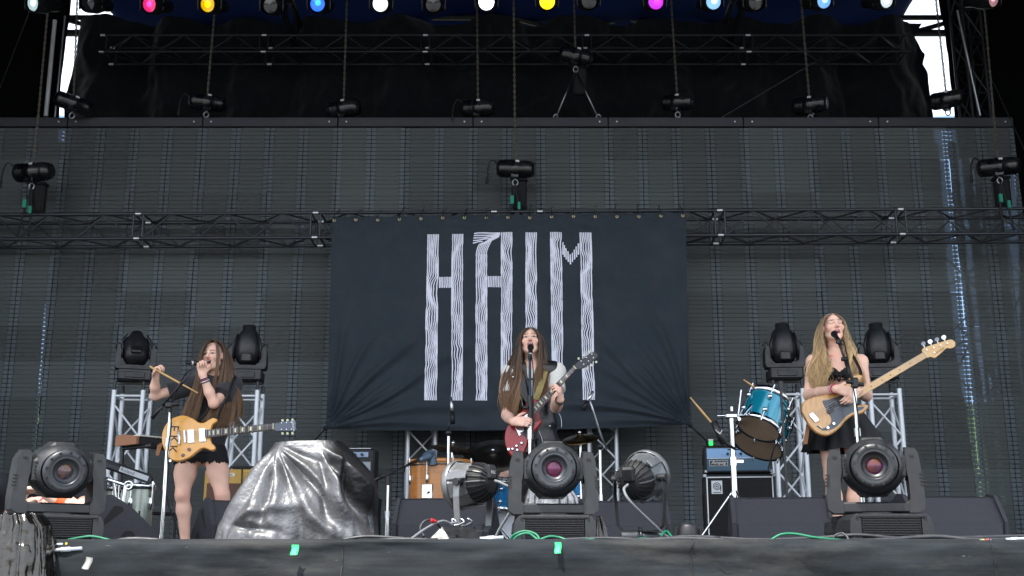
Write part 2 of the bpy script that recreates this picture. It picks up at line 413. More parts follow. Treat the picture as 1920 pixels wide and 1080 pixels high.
# side walls of the stage house, scrim
for sx, lb in ((-1, 'tall black scrim closing the left wing of the stage'), (1, 'tall black scrim closing the right wing of the stage')):
    def fn(u, v, sx=sx): 
        return (sx*(9.0+0.08*math.sin(u*60)+0.05*fbm(u*6, v*4, 2)), 9.5+7.0*u, 9.3*v)
    bb = MB(); bb.grid(fn, 80, 20); tag(bb.build('wing_scrim', M_DRAPE2), lb, 'drape', 'wing scrims')
# ================================================================ sticks: shared unit tubes
UNIT = {}
def stick(name, a, b, r, m, parent=None, n=10):
    a = Vector(a); b = Vector(b); key = (m.name, n)
    if key not in UNIT:
        q = MB(); q.cyl((0, 0, 0), (0, 0, 1), 1.0, n=n); UNIT[key] = q.mesh(name, m)
    o = link(name, UNIT[key], parent); d = b-a
    o.location = a; o.rotation_mode = 'QUATERNION'; o.rotation_quaternion = d.to_track_quat('Z', 'Y'); o.scale = (r, r, d.length)
    return o
M_TRUSSBLK = mat('black truss tube', '#3a3e44', 0.28, 0.45, var=0.2, scale=8, dirt=0.12)
M_DARKTRUSS = mat('dark steel', '#1d1e20', 0.5, 0.4, var=0.2, scale=6)
def truss_section(root, x0, L, h, dpt, m, rc=0.022, rb=0.011, bays=6, end=True):
    """box truss section along local X, centred on y=z=0"""
    hy, hz = dpt/2, h/2
    for y in (-hy, hy):
        for z in (-hz, hz): stick('chord', (x0, y, z), (x0+L, y, z), rc, m, root)
    e = 0.07; w = (L-2*e)/bays
    for k in range(bays):
        a, c = x0+e+k*w, x0+e+(k+1)*w; up = (k % 2 == 0)
        for y, fl in ((-hy, 0), (hy, 1)):
            q = up ^ (fl == 1)
            stick('brace', (a, y, -hz if q else hz), (c, y, hz if q else -hz), rb, m, root, 8)
        for z, fl in ((-hz, 0), (hz, 1)):
            q = up ^ (fl == 1)
            stick('brace', (a, -hy if q else hy, z), (c, hy if q else -hy, z), rb, m, root, 8)
    if end:
        for x in (x0+e*0.9, x0+L-e*0.9):
            for y in (-hy, hy): stick('upright', (x, y, -hz), (x, y, hz), rb*1.25, m, root, 8)
            for z in (-hz, hz): stick('upright', (x, -hy, z), (x, hy, z), rb*1.25, m, root, 8)
        for y in (-hy, hy):
            for z in (-hz, hz): stick('coupler', (x0-0.035, y, z), (x0+0.035, y, z), rc*1.25, M_ALU, root, 10)
# ================================================================ video wall
def led_material(name, c1, c2, transp):
    m = bpy.data.materials.new(name); m.use_nodes = True; nt = m.node_tree; N = nt.nodes; L = nt.links
    b = N['Principled BSDF']; out = N['Material Output']
    tc = N.new('ShaderNodeTexCoord')
    wv = N.new('ShaderNodeTexWave'); wv.wave_type = 'BANDS'; wv.bands_direction = 'X'; wv.inputs['Scale'].default_value = 22; wv.inputs['Distortion'].default_value = 0
    L.new(tc.outputs['Object'], wv.inputs[0])
    n1 = N.new('ShaderNodeTexNoise'); n1.inputs['Scale'].default_value = 6; n1.inputs['Detail'].default_value = 6; n1.inputs['Roughness'].default_value = .7; L.new(tc.outputs['Object'], n1.inputs[0])
    oi = N.new('ShaderNodeObjectInfo')
    ad = N.new('ShaderNodeMath'); ad.operation = 'MULTIPLY_ADD'; ad.inputs[1].default_value = 0.55; L.new(n1.outputs[0], ad.inputs[0]); L.new(oi.outputs['Random'], ad.inputs[2])
    mr = N.new('ShaderNodeMapRange'); mr.inputs[1].default_value = 0.1; mr.inputs[2].default_value = 1.5; mr.inputs[3].default_value = 0.62; mr.inputs[4].default_value = 1.38
    L.new(ad.outputs[0], mr.inputs[0])
    mx = N.new('ShaderNodeMix'); mx.data_type = 'RGBA'; mx.inputs[6].default_value = (*lin(c1), 1); mx.inputs[7].default_value = (*lin(c2), 1); L.new(wv.outputs[0], mx.inputs[0])
    m2 = N.new('ShaderNodeMix'); m2.data_type = 'RGBA'; m2.blend_type = 'MULTIPLY'; m2.inputs[0].default_value = 1; L.new(mx.outputs[2], m2.inputs[6]); L.new(mr.outputs[0], m2.inputs[7])
    L.new(m2.outputs[2], b.inputs['Base Color']); b.inputs['Roughness'].default_value = 0.55; b.inputs['Specular IOR Level'].default_value = 0.4
    if transp:
        tr = N.new('ShaderNodeBsdfTransparent'); ms = N.new('ShaderNodeMixShader'); ms.inputs[0].default_value = transp
        L.new(b.outputs[0], ms.inputs[1]); L.new(tr.outputs[0], ms.inputs[2]); L.new(ms.outputs[0], out.inputs[0])
    return m
M_LED = led_material('led louvre', '#464c4d', '#4c5253', 0.20)
M_LEDPLATE = led_material('led end plate', '#525b60', '#565f64', 0.13)
M_LEDRIB = mat('led rib', '#23272a', 0.6)
YW = 15.0
T_W = 0.942; T_H = 0.471
ZW = at(960, 240, YW).z
X_SEAM = at(124, 270, YW).x
wall = empty('video_wall', (0, YW, 0), 0, 'huge dark grey mesh video wall of square panels filling the rear of the stage', 'video wall')
b = MB()
P8 = T_H/8
for mdl in (0, 1):
    xa = mdl*T_W/2; xb = xa+T_W/2
    for r_ in range(8):
        z = (r_+0.5)*P8; hh = P8-0.0095; hm = P8-0.0028
        g = 0.004
        b.box((xa+g+0.031, 0.0, z), (0.060, 0.012, hh), mi=1)
        b.box((xb-g-0.031, 0.0, z), (0.060, 0.012, hh), mi=1)
        b.box(((xa+xb)/2, 0.004, z), (T_W/2-0.138, 0.012, hm), mi=0)
    b.box(((xa+xb)/2, 0.014, T_H/2), (0.018, 0.008, T_H), mi=2)
    for xx in (xa+0.035, xb-0.035): b.box((xx, 0.016, T_H/2), (0.012, 0.012, T_H), mi=2)
led_me = b.mesh('panel', [M_LED, M_LEDPLATE, M_LEDRIB])
rows = int(math.ceil(ZW/T_H))
for c in range(-2, 14):
    for r_ in range(rows):
        o = link('panel', led_me, wall); o.location = (X_SEAM+c*T_W, 0.006*math.sin(c*3.1+r_*1.7), ZW-(r_+1)*T_H+0.002)
        o.rotation_euler = (R(0.35*math.sin(c*2.3+r_*5.1)), 0, R(0.3*math.sin(c*5.7+r_*2.9)))
M_RAIL = mat('wall header', '#2d2d34', 0.55, 0.1, var=0.15, scale=4, dirt=0.1)
for k in range(8):
    b = MB(); xa = X_SEAM+(-2+2*k)*T_W
    b.box((xa+T_W, 0.03, ZW+0.08), (2*T_W-0.012, 0.12, 0.135), bev=0.006); o = b.build('header_beam', M_RAIL, wall)
    for q in (0.12, 2*T_W-0.12):
        b = MB(); b.cyl((xa+q, -0.032, ZW+0.08), (xa+q, -0.042, ZW+0.08), 0.012, n=8); b.build('bolt', M_ALU, o)
# ================================================================ roof structure
M_BEAM = mat('black roof steel', '#14161b', 0.6, 0.2, var=0.2, scale=5)
for k, (Y, y_lo, y_hi) in enumerate(((17.6, 62, 33), (13.6, -60, -100), (9.5, -200, -240))):
    za = at(960, y_lo, Y).z; zb = at(960, y_hi, Y).z
    lb = ['dark steel roof girder with V braces just above the rear curtain', 'dark steel roof girder across the middle of the roof', 'dark steel roof girder towards the front of the roof'][k]
    rt = empty('roof_girder', (0, Y, za), 0, lb, 'girder', 'roof girders')
    H = zb-za
    stick('chord', (-9.5, 0, 0), (9.5, 0, 0), 0.06, M_BEAM, rt); stick('chord', (-9.5, 0, H), (9.5, 0, H), 0.045, M_BEAM, rt)
    for i in range(20):
        x = -9.5+0.95*i
        stick('brace', (x, 0, 0 if i % 2 else H), (x+0.95, 0, H if i % 2 else 0), 0.04, M_BEAM, rt)
for k, px in enumerate((-400, 520, 1400, 2300)):
    p = at(px, 20, 15)
    rt = empty('roof_rafter', (p.x, 0, 0), 0, ['outer left roof rafter under the blue canopy', 'roof rafter left of centre under the blue canopy', 'roof rafter right of centre under the blue canopy', 'outer right roof rafter under the blue canopy'][k], 'rafter', 'roof rafters')
    def zr(y): return 9.3-0.077*abs(p.x)-0.05*(y-3.6)-0.15
    stick('chord', (0, 3.8, zr(3.8)), (0, 18, zr(18)), 0.05, M_BEAM, rt); stick('chord', (0, 3.8, zr(3.8)-0.5), (0, 18, zr(18)-0.5), 0.05, M_BEAM, rt)
    for i in range(14):
        y = 4+i; stick('brace', (0, y, zr(y)-(0.5 if i % 2 else 0)), (0, y+1, zr(y+1)-(0 if i % 2 else 0.5)), 0.025, M_BEAM, rt)
# tower seen beside the gap of sky, and scaffold behind the wall
def lattice(name, label, p, w, z0, z1, step, r, m, cat, group=None):
    rt = empty(name, p, 0.2, label, cat, group)
    h = w/2
    for sx in (-h, h):
        for sy in (-h, h): stick('leg', (sx, sy, z0), (sx, sy, z1), r, m, rt)
    z = z0; k = 0
    while z+step <= z1:
        for (a, c) in (((-h, -h), (h, -h)), ((h, -h), (h, h)), ((h, h), (-h, h)), ((-h, h), (-h, -h))):
            if k % 2: a, c = c, a
            stick('brace', (*a, z), (*c, z+step), r*0.55, m, rt, 8); stick('rung', (*a, z), (*c, z), r*0.55, m, rt, 8)
        z += step; k += 1
    return rt
pt = at(1806, 120, 16.25)
lattice('roof_tower', 'dark lattice roof tower beside the bright gap at the upper right', (pt.x, 16.0, 0), 0.30, 0, 9.2, 0.45, 0.028, mat('tower steel', '#2a2d31', 0.45, 0.5, var=0.2), 'tower')
pt = at(1836, 600, 18.0)
M_SCAF = mat('galvanised tube', '#8b8f92', 0.45, 0.8, var=0.2)
lattice('scaffold_tower', 'galvanised scaffold tower glimpsed through the right slits of the video wall', (pt.x, 18.0, -1.7), 1.1, 0, 7.6, 1.0, 0.025, M_SCAF, 'scaffold')
# pale pole and guy wires at the far sides
pp0, pp1 = at(86, 218, 16.2), at(103, 38, 16.2)
tag(stick('pale_pole', pp0, pp1, 0.032, mat('pale painted pole', '#c4c8cc', 0.5)), 'pale slim pole standing by the left sky gap above the wall', 'pole')
tag(stick('thin_pole', at(103, 219, 16.0), at(122, 30, 16.0), 0.014, M_ALU), 'thin metal pole beside the pale pole at the upper left', 'pole')
M_WIRE = mat('steel wire', '#55585b', 0.45, 0.8)
for (a, c, lb) in (((0, 165, 14.0), (55, 22, 12.0), 'thin guy wire slanting across the dark upper left corner'), ((1803, 26, 15.6), (1925, 290, 13.5), 'thin guy wire slanting down at the upper right edge'),
                   ((1345, 165+60, 15.8), (1530, 115, 15.8), 'thin wire running up behind the right chain hoist')):
    tag(stick('guy_wire', at(*a), at(*c), 0.006, M_WIRE, n=6), lb, 'wire', 'guy wires')
ps = at(1803, 40, 15.5)
tag(stick('steel_strut', at(1838, 217, 15.4), at(1795, 20, 15.4), 0.02, M_ALU), 'bright metal strut running down beside the upper right tower', 'strut')
# ================================================================ trusses
YT = 14.3
tc_ = at(970, 420, YT)
truss = empty('banner_truss', (tc_.x, YT+0.2, (at(970, 396, YT).z+at(970, 444, YT).z)/2), R(-1.15), 'long black box truss across the stage carrying the dark banner', 'truss')
SEC = 2.335; SP = 0.60
truss_section(truss, -SP/2, SP, 0.335, 0.40, M_TRUSSBLK, bays=2)
for k in range(3):
    truss_section(truss, SP/2+k*SEC, SEC, 0.335, 0.40, M_TRUSSBLK, bays=6)
    truss_section(truss, -SP/2-(k+1)*SEC, SEC, 0.335, 0.40, M_TRUSSBLK, bays=6)
YU = 15.9
zu = (at(960, 66, YU).z+at(960, 97, YU).z)/2; hu = at(960, 66, YU).z-at(960, 97, YU).z
xu0 = at(192, 80, YU).x; xu1 = at(1706, 80, YU).x
truss2 = empty('upper_truss', (xu0, YU+0.22, zu), 0, 'dim black box truss hanging in front of the rear curtain', 'truss')
nU = 5; LU = (xu1-xu0)/nU
M_UPTRUSS = mat('upper truss tube', '#25282b', 0.42, 0.3, var=0.2, scale=8)
for k in range(nU): truss_section(truss2, k*LU, LU, hu, 0.44, M_UPTRUSS, rc=0.018, rb=0.010, bays=6)
# ================================================================ banner
YBN = 14.02
def bn_edge(u, v):
    """unit square -> photo pixel outline of the cloth"""
    top = Vector((622+663*u, 404-5*u+2.0*math.sin(u*math.pi*16)**2-1.5*math.sin(u*3.1)))
    bot = Vector((611+683*u, 803-7*u+7*math.sin(math.pi*u)**0.6))
    p = top.lerp(bot, v)
    side = math.sin(math.pi*v)*0.5
    p.x += (3.0*side*(0.5-u)*2)*0.6
    return p
RAYL = [(78, 1.0, .9), (66, .8, 1.), (52, 1.2, 1.), (44, .7, .8), (35, .9, 1.), (27, 1.3, 1.), (20, .8, .7), (13, 1.1, 1.), (7, .7, .8)]
RAYR = [(84, .8, .8), (74, 1., 1.), (64, .8, 1.), (57, 1.1, 1.), (49, 1.2, 1.), (41, .9, .8), (32, 1.1, 1.), (24, .7, .8), (16, 1.3, 1.), (9, .8, .8)]
def bn_disp(x, z):
    """x,z metres from the lower-left corner, cloth 4.75 x 2.85"""
    d = 0.0
    for rays, cx, sg in ((RAYL, 0.0, 1), (RAYR, 4.76, -1)):
        dx = (x-cx)*sg; dz = z; r = math.hypot(dx, dz)+1e-4; a = math.degrees(math.atan2(dz, dx))
        for k, (ang, amp, ln) in enumerate(rays):
            a2 = ang+5*math.sin(r*1.7+k)*min(1, r*.6)
            wd = (2.2+1.4*((k*37) % 5)/5.0)
            fade = min(1, r*4)*math.exp(-(r/(1.35*ln+0.25*(k % 3)))**2)
            d += 0.085*amp*fade*math.exp(-((a-a2)/wd)**2)
    d += 0.045*fbm(x*0.9, z*0.9, 21)+0.006*fbm(x*2.4+z, z*3.0, 22)
    d += 0.020*math.exp(-((2.85-z)/0.30)**2)*fbm(x*4, z*8, 24)*2
    d += 0.010*math.exp(-(z/0.5)**2)*math.sin(z*20+1.5*fbm(x*1.2, z, 9))
    return d
BO = at(611, 803, YBN); TOPZ = at(622, 404, YBN).z
def bn(u, v, off=0.0):
    q = bn_edge(u, v); p = at(q.x, q.y, YBN)
    d = bn_disp(u*4.76, (1-v)*2.85)
    tilt = R(1.15)*(p.x-tc_.x)
    return Vector((p.x, YBN-d-tilt-off-0.05*math.sin(math.pi*v)*math.sin(math.pi*u), p.z))
def bn_px(px, py, off=0.004):
    """pixel -> banner surface"""
    u = (px-622)/663.0; v = 0.5
    for _ in range(4):
        e = bn_edge(u, v); e2 = bn_edge(u, v+0.01); e3 = bn_edge(u+0.01, v)
        v += (py-e.y)/((e2.y-e.y)/0.01); e = bn_edge(u, v); u += (px-e.x)/((e3.x-bn_edge(u, v).x)/0.01 if abs(e3.x-e.x) > 1e-6 else 663)
    return bn(u, v, off)
M_BANNER = mat('dark banner cloth', '#252f38', 0.85, 0, var=0.06, scale=3, sheen=0.1, bump=0.05, bscale=60)
banner = empty('banner', (BO.x, YBN, BO.z), 0, 'dark blue-black cloth banner with four tall striped white letters tied to the truss', 'banner')
b = MB(); b.grid(lambda u, v: bn(u, 1-v), 260, 170); b.build('cloth', M_BANNER, banner, True)
M_LETTER = mat('white print', '#e9ebfa', 0.8)
def stripes(mb, xl, xr, y0, y1, n=7, seed=0, cut0=None, cut1=None, steps=70):
    """wavy vertical stripes in pixel space between edge functions xl,xr"""
    for i in range(n):
        ls = []; rs = []
        k0 = y0 if cut0 is None else cut0((i+.5)/n); k1 = y1 if cut1 is None else cut1((i+.5)/n)
        prev = None; run = []
        def flush():
            if len(run) > 2:
                vs = []
                for (a, c, y) in run: vs += [bn_px(a, y), bn_px(c, y)]
                mb.add(vs, [(2*j, 2*j+1, 2*j+3, 2*j+2) for j in range(len(run)-1)], 0, True)
        for s in range(steps+1):
            y = k0+(k1-k0)*s/steps
            w = 0.9*fbm(y*0.018, seed*3.3, seed)+0.35*fbm(y*0.05, seed, seed+4)
            w2 = 0.8*fbm(y*0.026, seed*5.1, seed+2)
            edgefade = max(0.0, min(1, (y-y0)/16.0, (y1-y)/16.0)) if y1-y0 > 60 else 0.35
            sx_ = (i+.5)/n
            t2 = sx_+edgefade*(w*math.sin(math.pi*sx_)*0.38+w2*math.sin(2*math.pi*sx_)*0.15)
            wid = 0.335/n*(1+0.3*fbm(y*0.03, i*2.7, seed+9))
            A, Bx = xl(y), xr(y); W = Bx-A
            run.append((A+W*max(0, t2-wid), A+W*min(1, t2+wid), y))
        flush()
def lerpf(a, c, y0, y1): return lambda y: a+(c-a)*(y-y0)/(y1-y0)
y0, y1 = 438, 751
b = MB(); stripes(b, lerpf(801, 795.5, y0, y1), lerpf(823.5, 819.5, y0, y1), 439, y1, 7, 1); stripes(b, lerpf(847, 845, y0, y1), lerpf(869, 867.5, y0, y1), 438, y1, 7, 2)
stripes(b, lambda y: 823, lambda y: 847, 520, 540.5, 8, 3, steps=8); b.build('letter', M_LETTER, banner, True)
b = MB(); stripes(b, lambda y: 891.5, lambda y: 914, 478, y1, 7, 4); stripes(b, lambda y: 939, lambda y: 961, 436, y1, 7, 5); stripes(b, lambda y: 914.5, lambda y: 939.5, 519, 540, 8, 6, steps=8)
for i in range(7):   # curved shoulder from the left stem into the top bar
    x0_ = 893+i*3.1; ye = 456-i*2.6
    pts = [(x0_, 480), (x0_+1.5, 470), (x0_+6+i*0.4, 459-i*0.8), (x0_+16, ye-1+2), (938-(6-i)*0.4, 437.5+(6-i)*0.3*4)]
    pth = smoothpath([(p[0], p[1], 0) for p in pts], 5)
    vs = []
    for k, p in enumerate(pth):
        d = (pth[min(k+1, len(pth)-1)]-pth[max(k-1, 0)]).normalized(); nrm = Vector((-d.y, d.x))*1.0
        vs += [bn_px(p.x-nrm.x, p.y-nrm.y), bn_px(p.x+nrm.x, p.y+nrm.y)]
    b.add(vs, [(2*j, 2*j+1, 2*j+3, 2*j+2) for j in range(len(pth)-1)], 0, True)
for i in range(5):
    yy = 438+i*4.4; xe = (938, 938, 931, 918, 905)[i]; ye = (.6, 1.8, 3.0, 3.2, 2.6)[i]; pth = [(889-i*0.6+k*(xe-889+i*.6)/6.0, yy-ye*(k/6.0)-.5*math.sin(k*1.1+i)) for k in range(7)]
    vs = []
    for (x, y) in pth: vs += [bn_px(x, y-1.1), bn_px(x, y+1.1)]
    b.add(vs, [(2*j, 2*j+1, 2*j+3, 2*j+2) for j in range(6)], 0, True)
b.build('letter', M_LETTER, banner, True)
b = MB(); stripes(b, lambda y: 985, lambda y: 1007, 436, y1, 7, 7); b.build('letter', M_LETTER, banner, True)
b = MB(); stripes(b, lerpf(1031, 1035, 436, y1), lerpf(1053.5, 1057, 436, y1), 436, y1, 7, 8); stripes(b, lerpf(1086, 1092, 436, y1), lerpf(1109, 1115, 436, y1), 436, y1, 7, 9)
stripes(b, lambda y: 1054, lambda y: 1086, 450, 500, 9, 10, cut0=lambda t: 453+26*(1-abs(2*t-1.05)), cut1=lambda t: 476+21*(1-abs(2*t-1)), steps=10)
b.build('letter', M_LETTER, banner, True)
# grommets and ties
M_BRASS = mat('grommet brass', '#b9ac8a', 0.35, 1.0)
for k in range(17):
    u = (k+0.02)/16.0*0.985+0.005; p = bn(u, 0.018, 0.006); bb = MB()
    bb.lathe([(0.008, -0.002), (0.008, 0.003), (0.018, 0.004), (0.022, 0.0), (0.018, -0.002)], 14, M=Matrix.Translation(p) @ Matrix.Rotation(R(90), 4, 'X'))
    bb.build('grommet', M_BRASS, banner, True)
    tz = at(622+663*u, 396-4*u, YT).z
    bb = MB(); bb.tube(smoothpath([p+Vector((0, 0.0, 0.0)), p+Vector((0.0, -0.02, 0.05)), Vector((p.x+0.01, YT+0.0-R(1.15)*(p.x-tc_.x), tz+0.028)), Vector((p.x+0.03+0.02*math.sin(k*9), YT-0.02-R(1.15)*(p.x-tc_.x), tz+0.04+0.03*math.sin(k*5)))], 4), 0.005, 5)
    bb.build('tie', M_RUBBER, banner, True)
for (a, c) in (((611, 803), (588, 828)), ((1293, 796), (1330, 832))):
    bb = MB(); p = at(*a, YBN-0.05); q = at(*c, YBN+0.3); bb.tube([p, q], 0.008, 6); bb.ball(p, 0.03, 10, 6); bb.build('corner_rope', M_RUBBER, banner, True)
# ================================================================ chain hoists
M_HOIST = mat('hoist black paint', '#101216', 0.28, 0.0, var=0.25, scale=10, dirt=0.08, spec=0.6)
M_CHAIN = mat('oily chain', '#6f6a60', 0.4, 0.9, var=0.3, scale=20)
M_STICKER = mat('white sticker', '#c9cbc8', 0.6)
M_BAG = mat('chain bag', '#121314', 0.9, var=0.2)
M_GREENTAPE = mat('teal sling tag', '#1f8a72', 0.7)
M_STEEL = mat('shackle steel', '#9a9fa3', 0.3, 1.0)
def chain_mesh(mb, p0, p1, link_l=0.052, r=0.0075, wdt=0.020):
    p0 = Vector(p0); p1 = Vector(p1); d = (p1-p0); n = max(2, int(d.length/(link_l*0.78))); d.normalize()
    x, y = frame_of(d)
    for i in range(n):
        c = p0+d*(i+.5)*((p1-p0).length/n); a = (x, y)[i % 2]
        hl = link_l/2-wdt*.4
        ring = [c+d*hl+a*wdt*.5, c+d*(hl+wdt*.45), c+d*hl-a*wdt*.5, c-d*hl-a*wdt*.5, c-d*(hl+wdt*.45), c-d*hl+a*wdt*.5]
        mb.tube(ring+[ring[0]], r, 4, caps=False)
def hoist(px, py, Y, ln=0.56, rad=0.115, tilt=0.0, yaw=0.0, label='', bag=False, ztop=8.6, hookz=None, topx=None, cable=1, sling=False, stick_=True):
    p = at(px, py, Y)
    h = empty('chain_hoist', p, 0, label, 'chain hoist', 'chain hoists')
    Mx = Matrix.Rotation(yaw, 4, 'Z') @ Matrix.Rotation(tilt, 4, 'Y') @ Matrix.Rotation(R(90), 4, 'Y')
    b = MB(); hl = ln/2
    b.lathe([(0.0, -hl), (rad*.55, -hl), (rad*.82, -hl+0.02), (rad, -hl+0.05), (rad, -0.035), (rad*1.05, -0.03), (rad*1.05, 0.03), (rad, 0.035), (rad, hl-0.09), (rad*.98, hl-0.07), (rad*.8, hl), (0, hl)], 20, M=Mx)
    b.build('motor_housing', M_HOIST, h)
    b = MB(); b.box((0, 0, 0), (rad*1.5, rad*1.25, ln*.22), M=Mx @ Matrix.Translation((rad*.45, 0, -0.01)), bev=0.01); b.build('gear_case', M_HOIST, h)
    b = MB()
    for q in range(6): b.lathe([(rad*1.012, -0.004), (rad*1.03, 0), (rad*1.012, 0.004)], 20, M=Mx @ Matrix.Translation((0, 0, -hl+0.07+q*0.018)))
    b.build('cooling_fin', M_HOIST, h)
    if stick_:
        b = MB(); b.box((0, 0, 0), (0.035, 0.004, 0.05), M=Mx @ Matrix.Rotation(R(-20), 4, 'Z') @ Matrix.Translation((-rad*0.35, -rad*1.0, 0.02)) ); b.build('sticker', M_STICKER, h)
    b = MB(); chain_mesh(b, (0, 0, rad*.9), ((topx-p.x) if topx is not None else 0.0, 0.0, ztop-p.z)); b.build('chain', M_CHAIN, h)
    # swivel hook / shackle
    hz = (hookz-p.z) if hookz is not None else -rad-0.14
    b = MB(); b.cyl((0, 0, -rad*.8), (0, 0, -rad-0.03), 0.018, n=8)
    b.tube([(0.035*math.sin(t), 0, (-rad-0.07)-0.042*math.cos(t)) for t in [2*math.pi*i/12 for i in range(13)]], 0.010, 6, caps=False)
    b.build('hook', M_STEEL, h)
    if bag:
        b = MB(); b.box((0.06, 0.10, -rad-0.22), (0.19, 0.14, 0.40), bev=0.03); b.box((0.06, 0.10, -rad-0.01), (0.20, 0.15, 0.03)); b.build('chain_bag', M_BAG, h)
    if cable:
        sx = -1
        b = MB(); b.tube(smoothpath([(sx*hl*.9, -0.03, rad*.5), (sx*(hl+.06), -.05, rad*.9), (sx*(hl+.11), -.05, 0.0), (sx*(hl+.12), -.05, -rad*1.2)], 6), 0.010, 6)
        b.cyl((sx*(hl+.12), -.05, -rad*1.15), (sx*(hl+.125), -.05, -rad*1.9), 0.02, n=8); b.build('control_cable', M_RUBBER, h)
    if sling:
        b = MB()
        for s_ in (-1, 1): b.tube([(0, 0, -rad-0.1), (s_*0.05, -0.05, -rad-0.45), (s_*0.07, -0.1, -rad-0.78)], 0.016, 6)
        b.build('sling', mat('round sling', '#25282b', 0.9), h)
        b = MB(); b.box((-0.04, -0.06, -rad-0.33), (0.045, 0.03, 0.11)); b.box((0.05, -0.08, -rad-0.42), (0.035, 0.03, 0.10)); b.build('sling_tag', M_GREENTAPE, h)
    return h
RZ = ZW+0.15
YH = 15.03
hoist(137, 194, YH-0.3, 0.50, 0.11, R(6), R(38), 'black chain hoist above the wall beside the left sky gap', hookz=RZ, cable=0, topx=at(152, 20, YH).x)
hoist(388, 192, YH, 0.50, 0.115, R(-3), R(25), 'black chain hoist above the wall under the yellow lamp', hookz=RZ, topx=at(405, 20, YH).x)
hoist(644, 204, YH, 0.46, 0.125, R(-3), R(-14), 'scuffed black chain hoist on the header left of centre', hookz=RZ, cable=0, topx=at(650, 0, YH).x)
hoist(896, 203, YH, 0.46, 0.120, R(0), R(-8), 'black chain hoist with a looped cable just left of centre on the header', hookz=RZ, topx=at(893, 0, YH).x)
hb = hoist(1079, 106, YH, 0.47, 0.125, R(8), R(10), 'higher chain hoist hanging on a wire bridle above the header', cable=0, bag=True, topx=at(1075, 0, YH).x)
hoist(1270, 192, YH, 0.46, 0.115, R(10), R(-30), 'tilted black chain hoist above the header under the blue lamp', hookz=RZ, cable=0, topx=at(1256, 0, YH).x)
hoist(1518, 197, YH, 0.48, 0.12, R(4), R(-32), 'black chain hoist above the right part of the header', hookz=RZ, cable=0, topx=at(1500, 0, YH).x)
hoist(1775, 187, YH-0.2, 0.46, 0.12, R(4), R(-38), 'black chain hoist silhouetted against the right sky gap', hookz=RZ, cable=0, topx=at(1745, 20, YH).x)
for s_, q in ((-1, (1042, 222)), (1, (1122, 222))):
    bb = MB(); a = at(1079, 131, YH); c = at(*q, YH); bb.tube([a, c], 0.010, 6); bb.tube([c+Vector((0.03*math.sin(t), 0, 0.02-0.04*math.cos(t))) for t in [i*math.pi/6 for i in range(13)]], 0.011, 6); bb.build('bridle_leg', M_STEEL, hb, True)
YH2 = YT+0.1
hoist(62, 323, YH2-0.05, 0.53, 0.125, R(0), R(-12), 'black chain hoist carrying the left end of the banner truss', bag=True, ztop=8.4, topx=at(80, 120, YH2).x, sling=True)
hoist(966, 317, YH2, 0.50, 0.118, R(0), R(4), 'black chain hoist carrying the middle of the banner truss', bag=True, ztop=8.6, topx=at(962, 0, YH2).x, sling=True)
hoist(1872, 313, YH2-0.2, 0.53, 0.118, R(-1), R(-14), 'black chain hoist carrying the right end of the banner truss', bag=True, ztop=8.4, topx=at(1845, 100, YH2).x, sling=True)
# ================================================================ coloured lamps along the top
M_CAN = mat('lamp can black', '#0e0f11', 0.38, 0.1, var=0.2, scale=20)
def par_lamp(px, py, col, strength, label, yaw, lit=True):
    Y = 12.8; p = at(px, py-2, Y)
    d = (Vector((math.sin(yaw)*-1.0, -1.0, -0.42))).normalized()   # beam direction
    h = empty('par_can', p, 0, label, 'stage lamp', 'lamps hung along the top edge')
    q = (-d).to_track_quat('Z', 'Y').to_matrix().to_4x4()
    rr = 0.097
    b = MB(); b.lathe([(rr+0.012, -0.03), (rr+0.02, 0.0), (rr+0.018, 0.17), (rr*0.80, 0.30), (rr*0.78, 0.40), (rr*.5, 0.43), (0, 0.43)], 24, M=q); b.build('can', M_CAN, h)
    if lit: ml = mat('gel '+label[:18]+str(px), col, 0.12, 0.0, var=0.35, scale=30, coat=0.6, emis=col, estr=strength*.42)
    else: ml = mat('dark lens', '#20242a', 0.1, 0.3, coat=0.6)
    b = MB(); b.lathe([(0.0, -0.012), (rr*0.5, -0.006), (rr*.96, 0.004)], 24, M=q); b.build('lens', ml, h)
    if lit:
        b = MB(); b.lathe([(0.0, -0.020), (rr*0.22, -0.019), (rr*0.40, -0.0095)], 16, M=q @ Matrix.Translation((rr*.12*math.sin(px), rr*.12*math.cos(px*1.7), 0))); b.build('hot_spot', mat('hot '+label[:18]+str(px), col, .1, emis=col, estr=strength*2.2), h)
    b = MB(); b.tube(smoothpath([(-rr-0.04, 0.1, -0.03), (-rr-0.04, 0.08, 0.14), (-rr*.6, 0.06, 0.26), (0, 0.06, 0.29), (rr*.6, 0.06, 0.26), (rr+0.04, 0.08, 0.14), (rr+0.04, 0.1, -0.03)], 4), 0.012, 6); b.cyl((0, 0.06, 0.28), (0, 0.06, 0.48), 0.014, n=8); b.build('yoke', M_CAN, h)
    return h
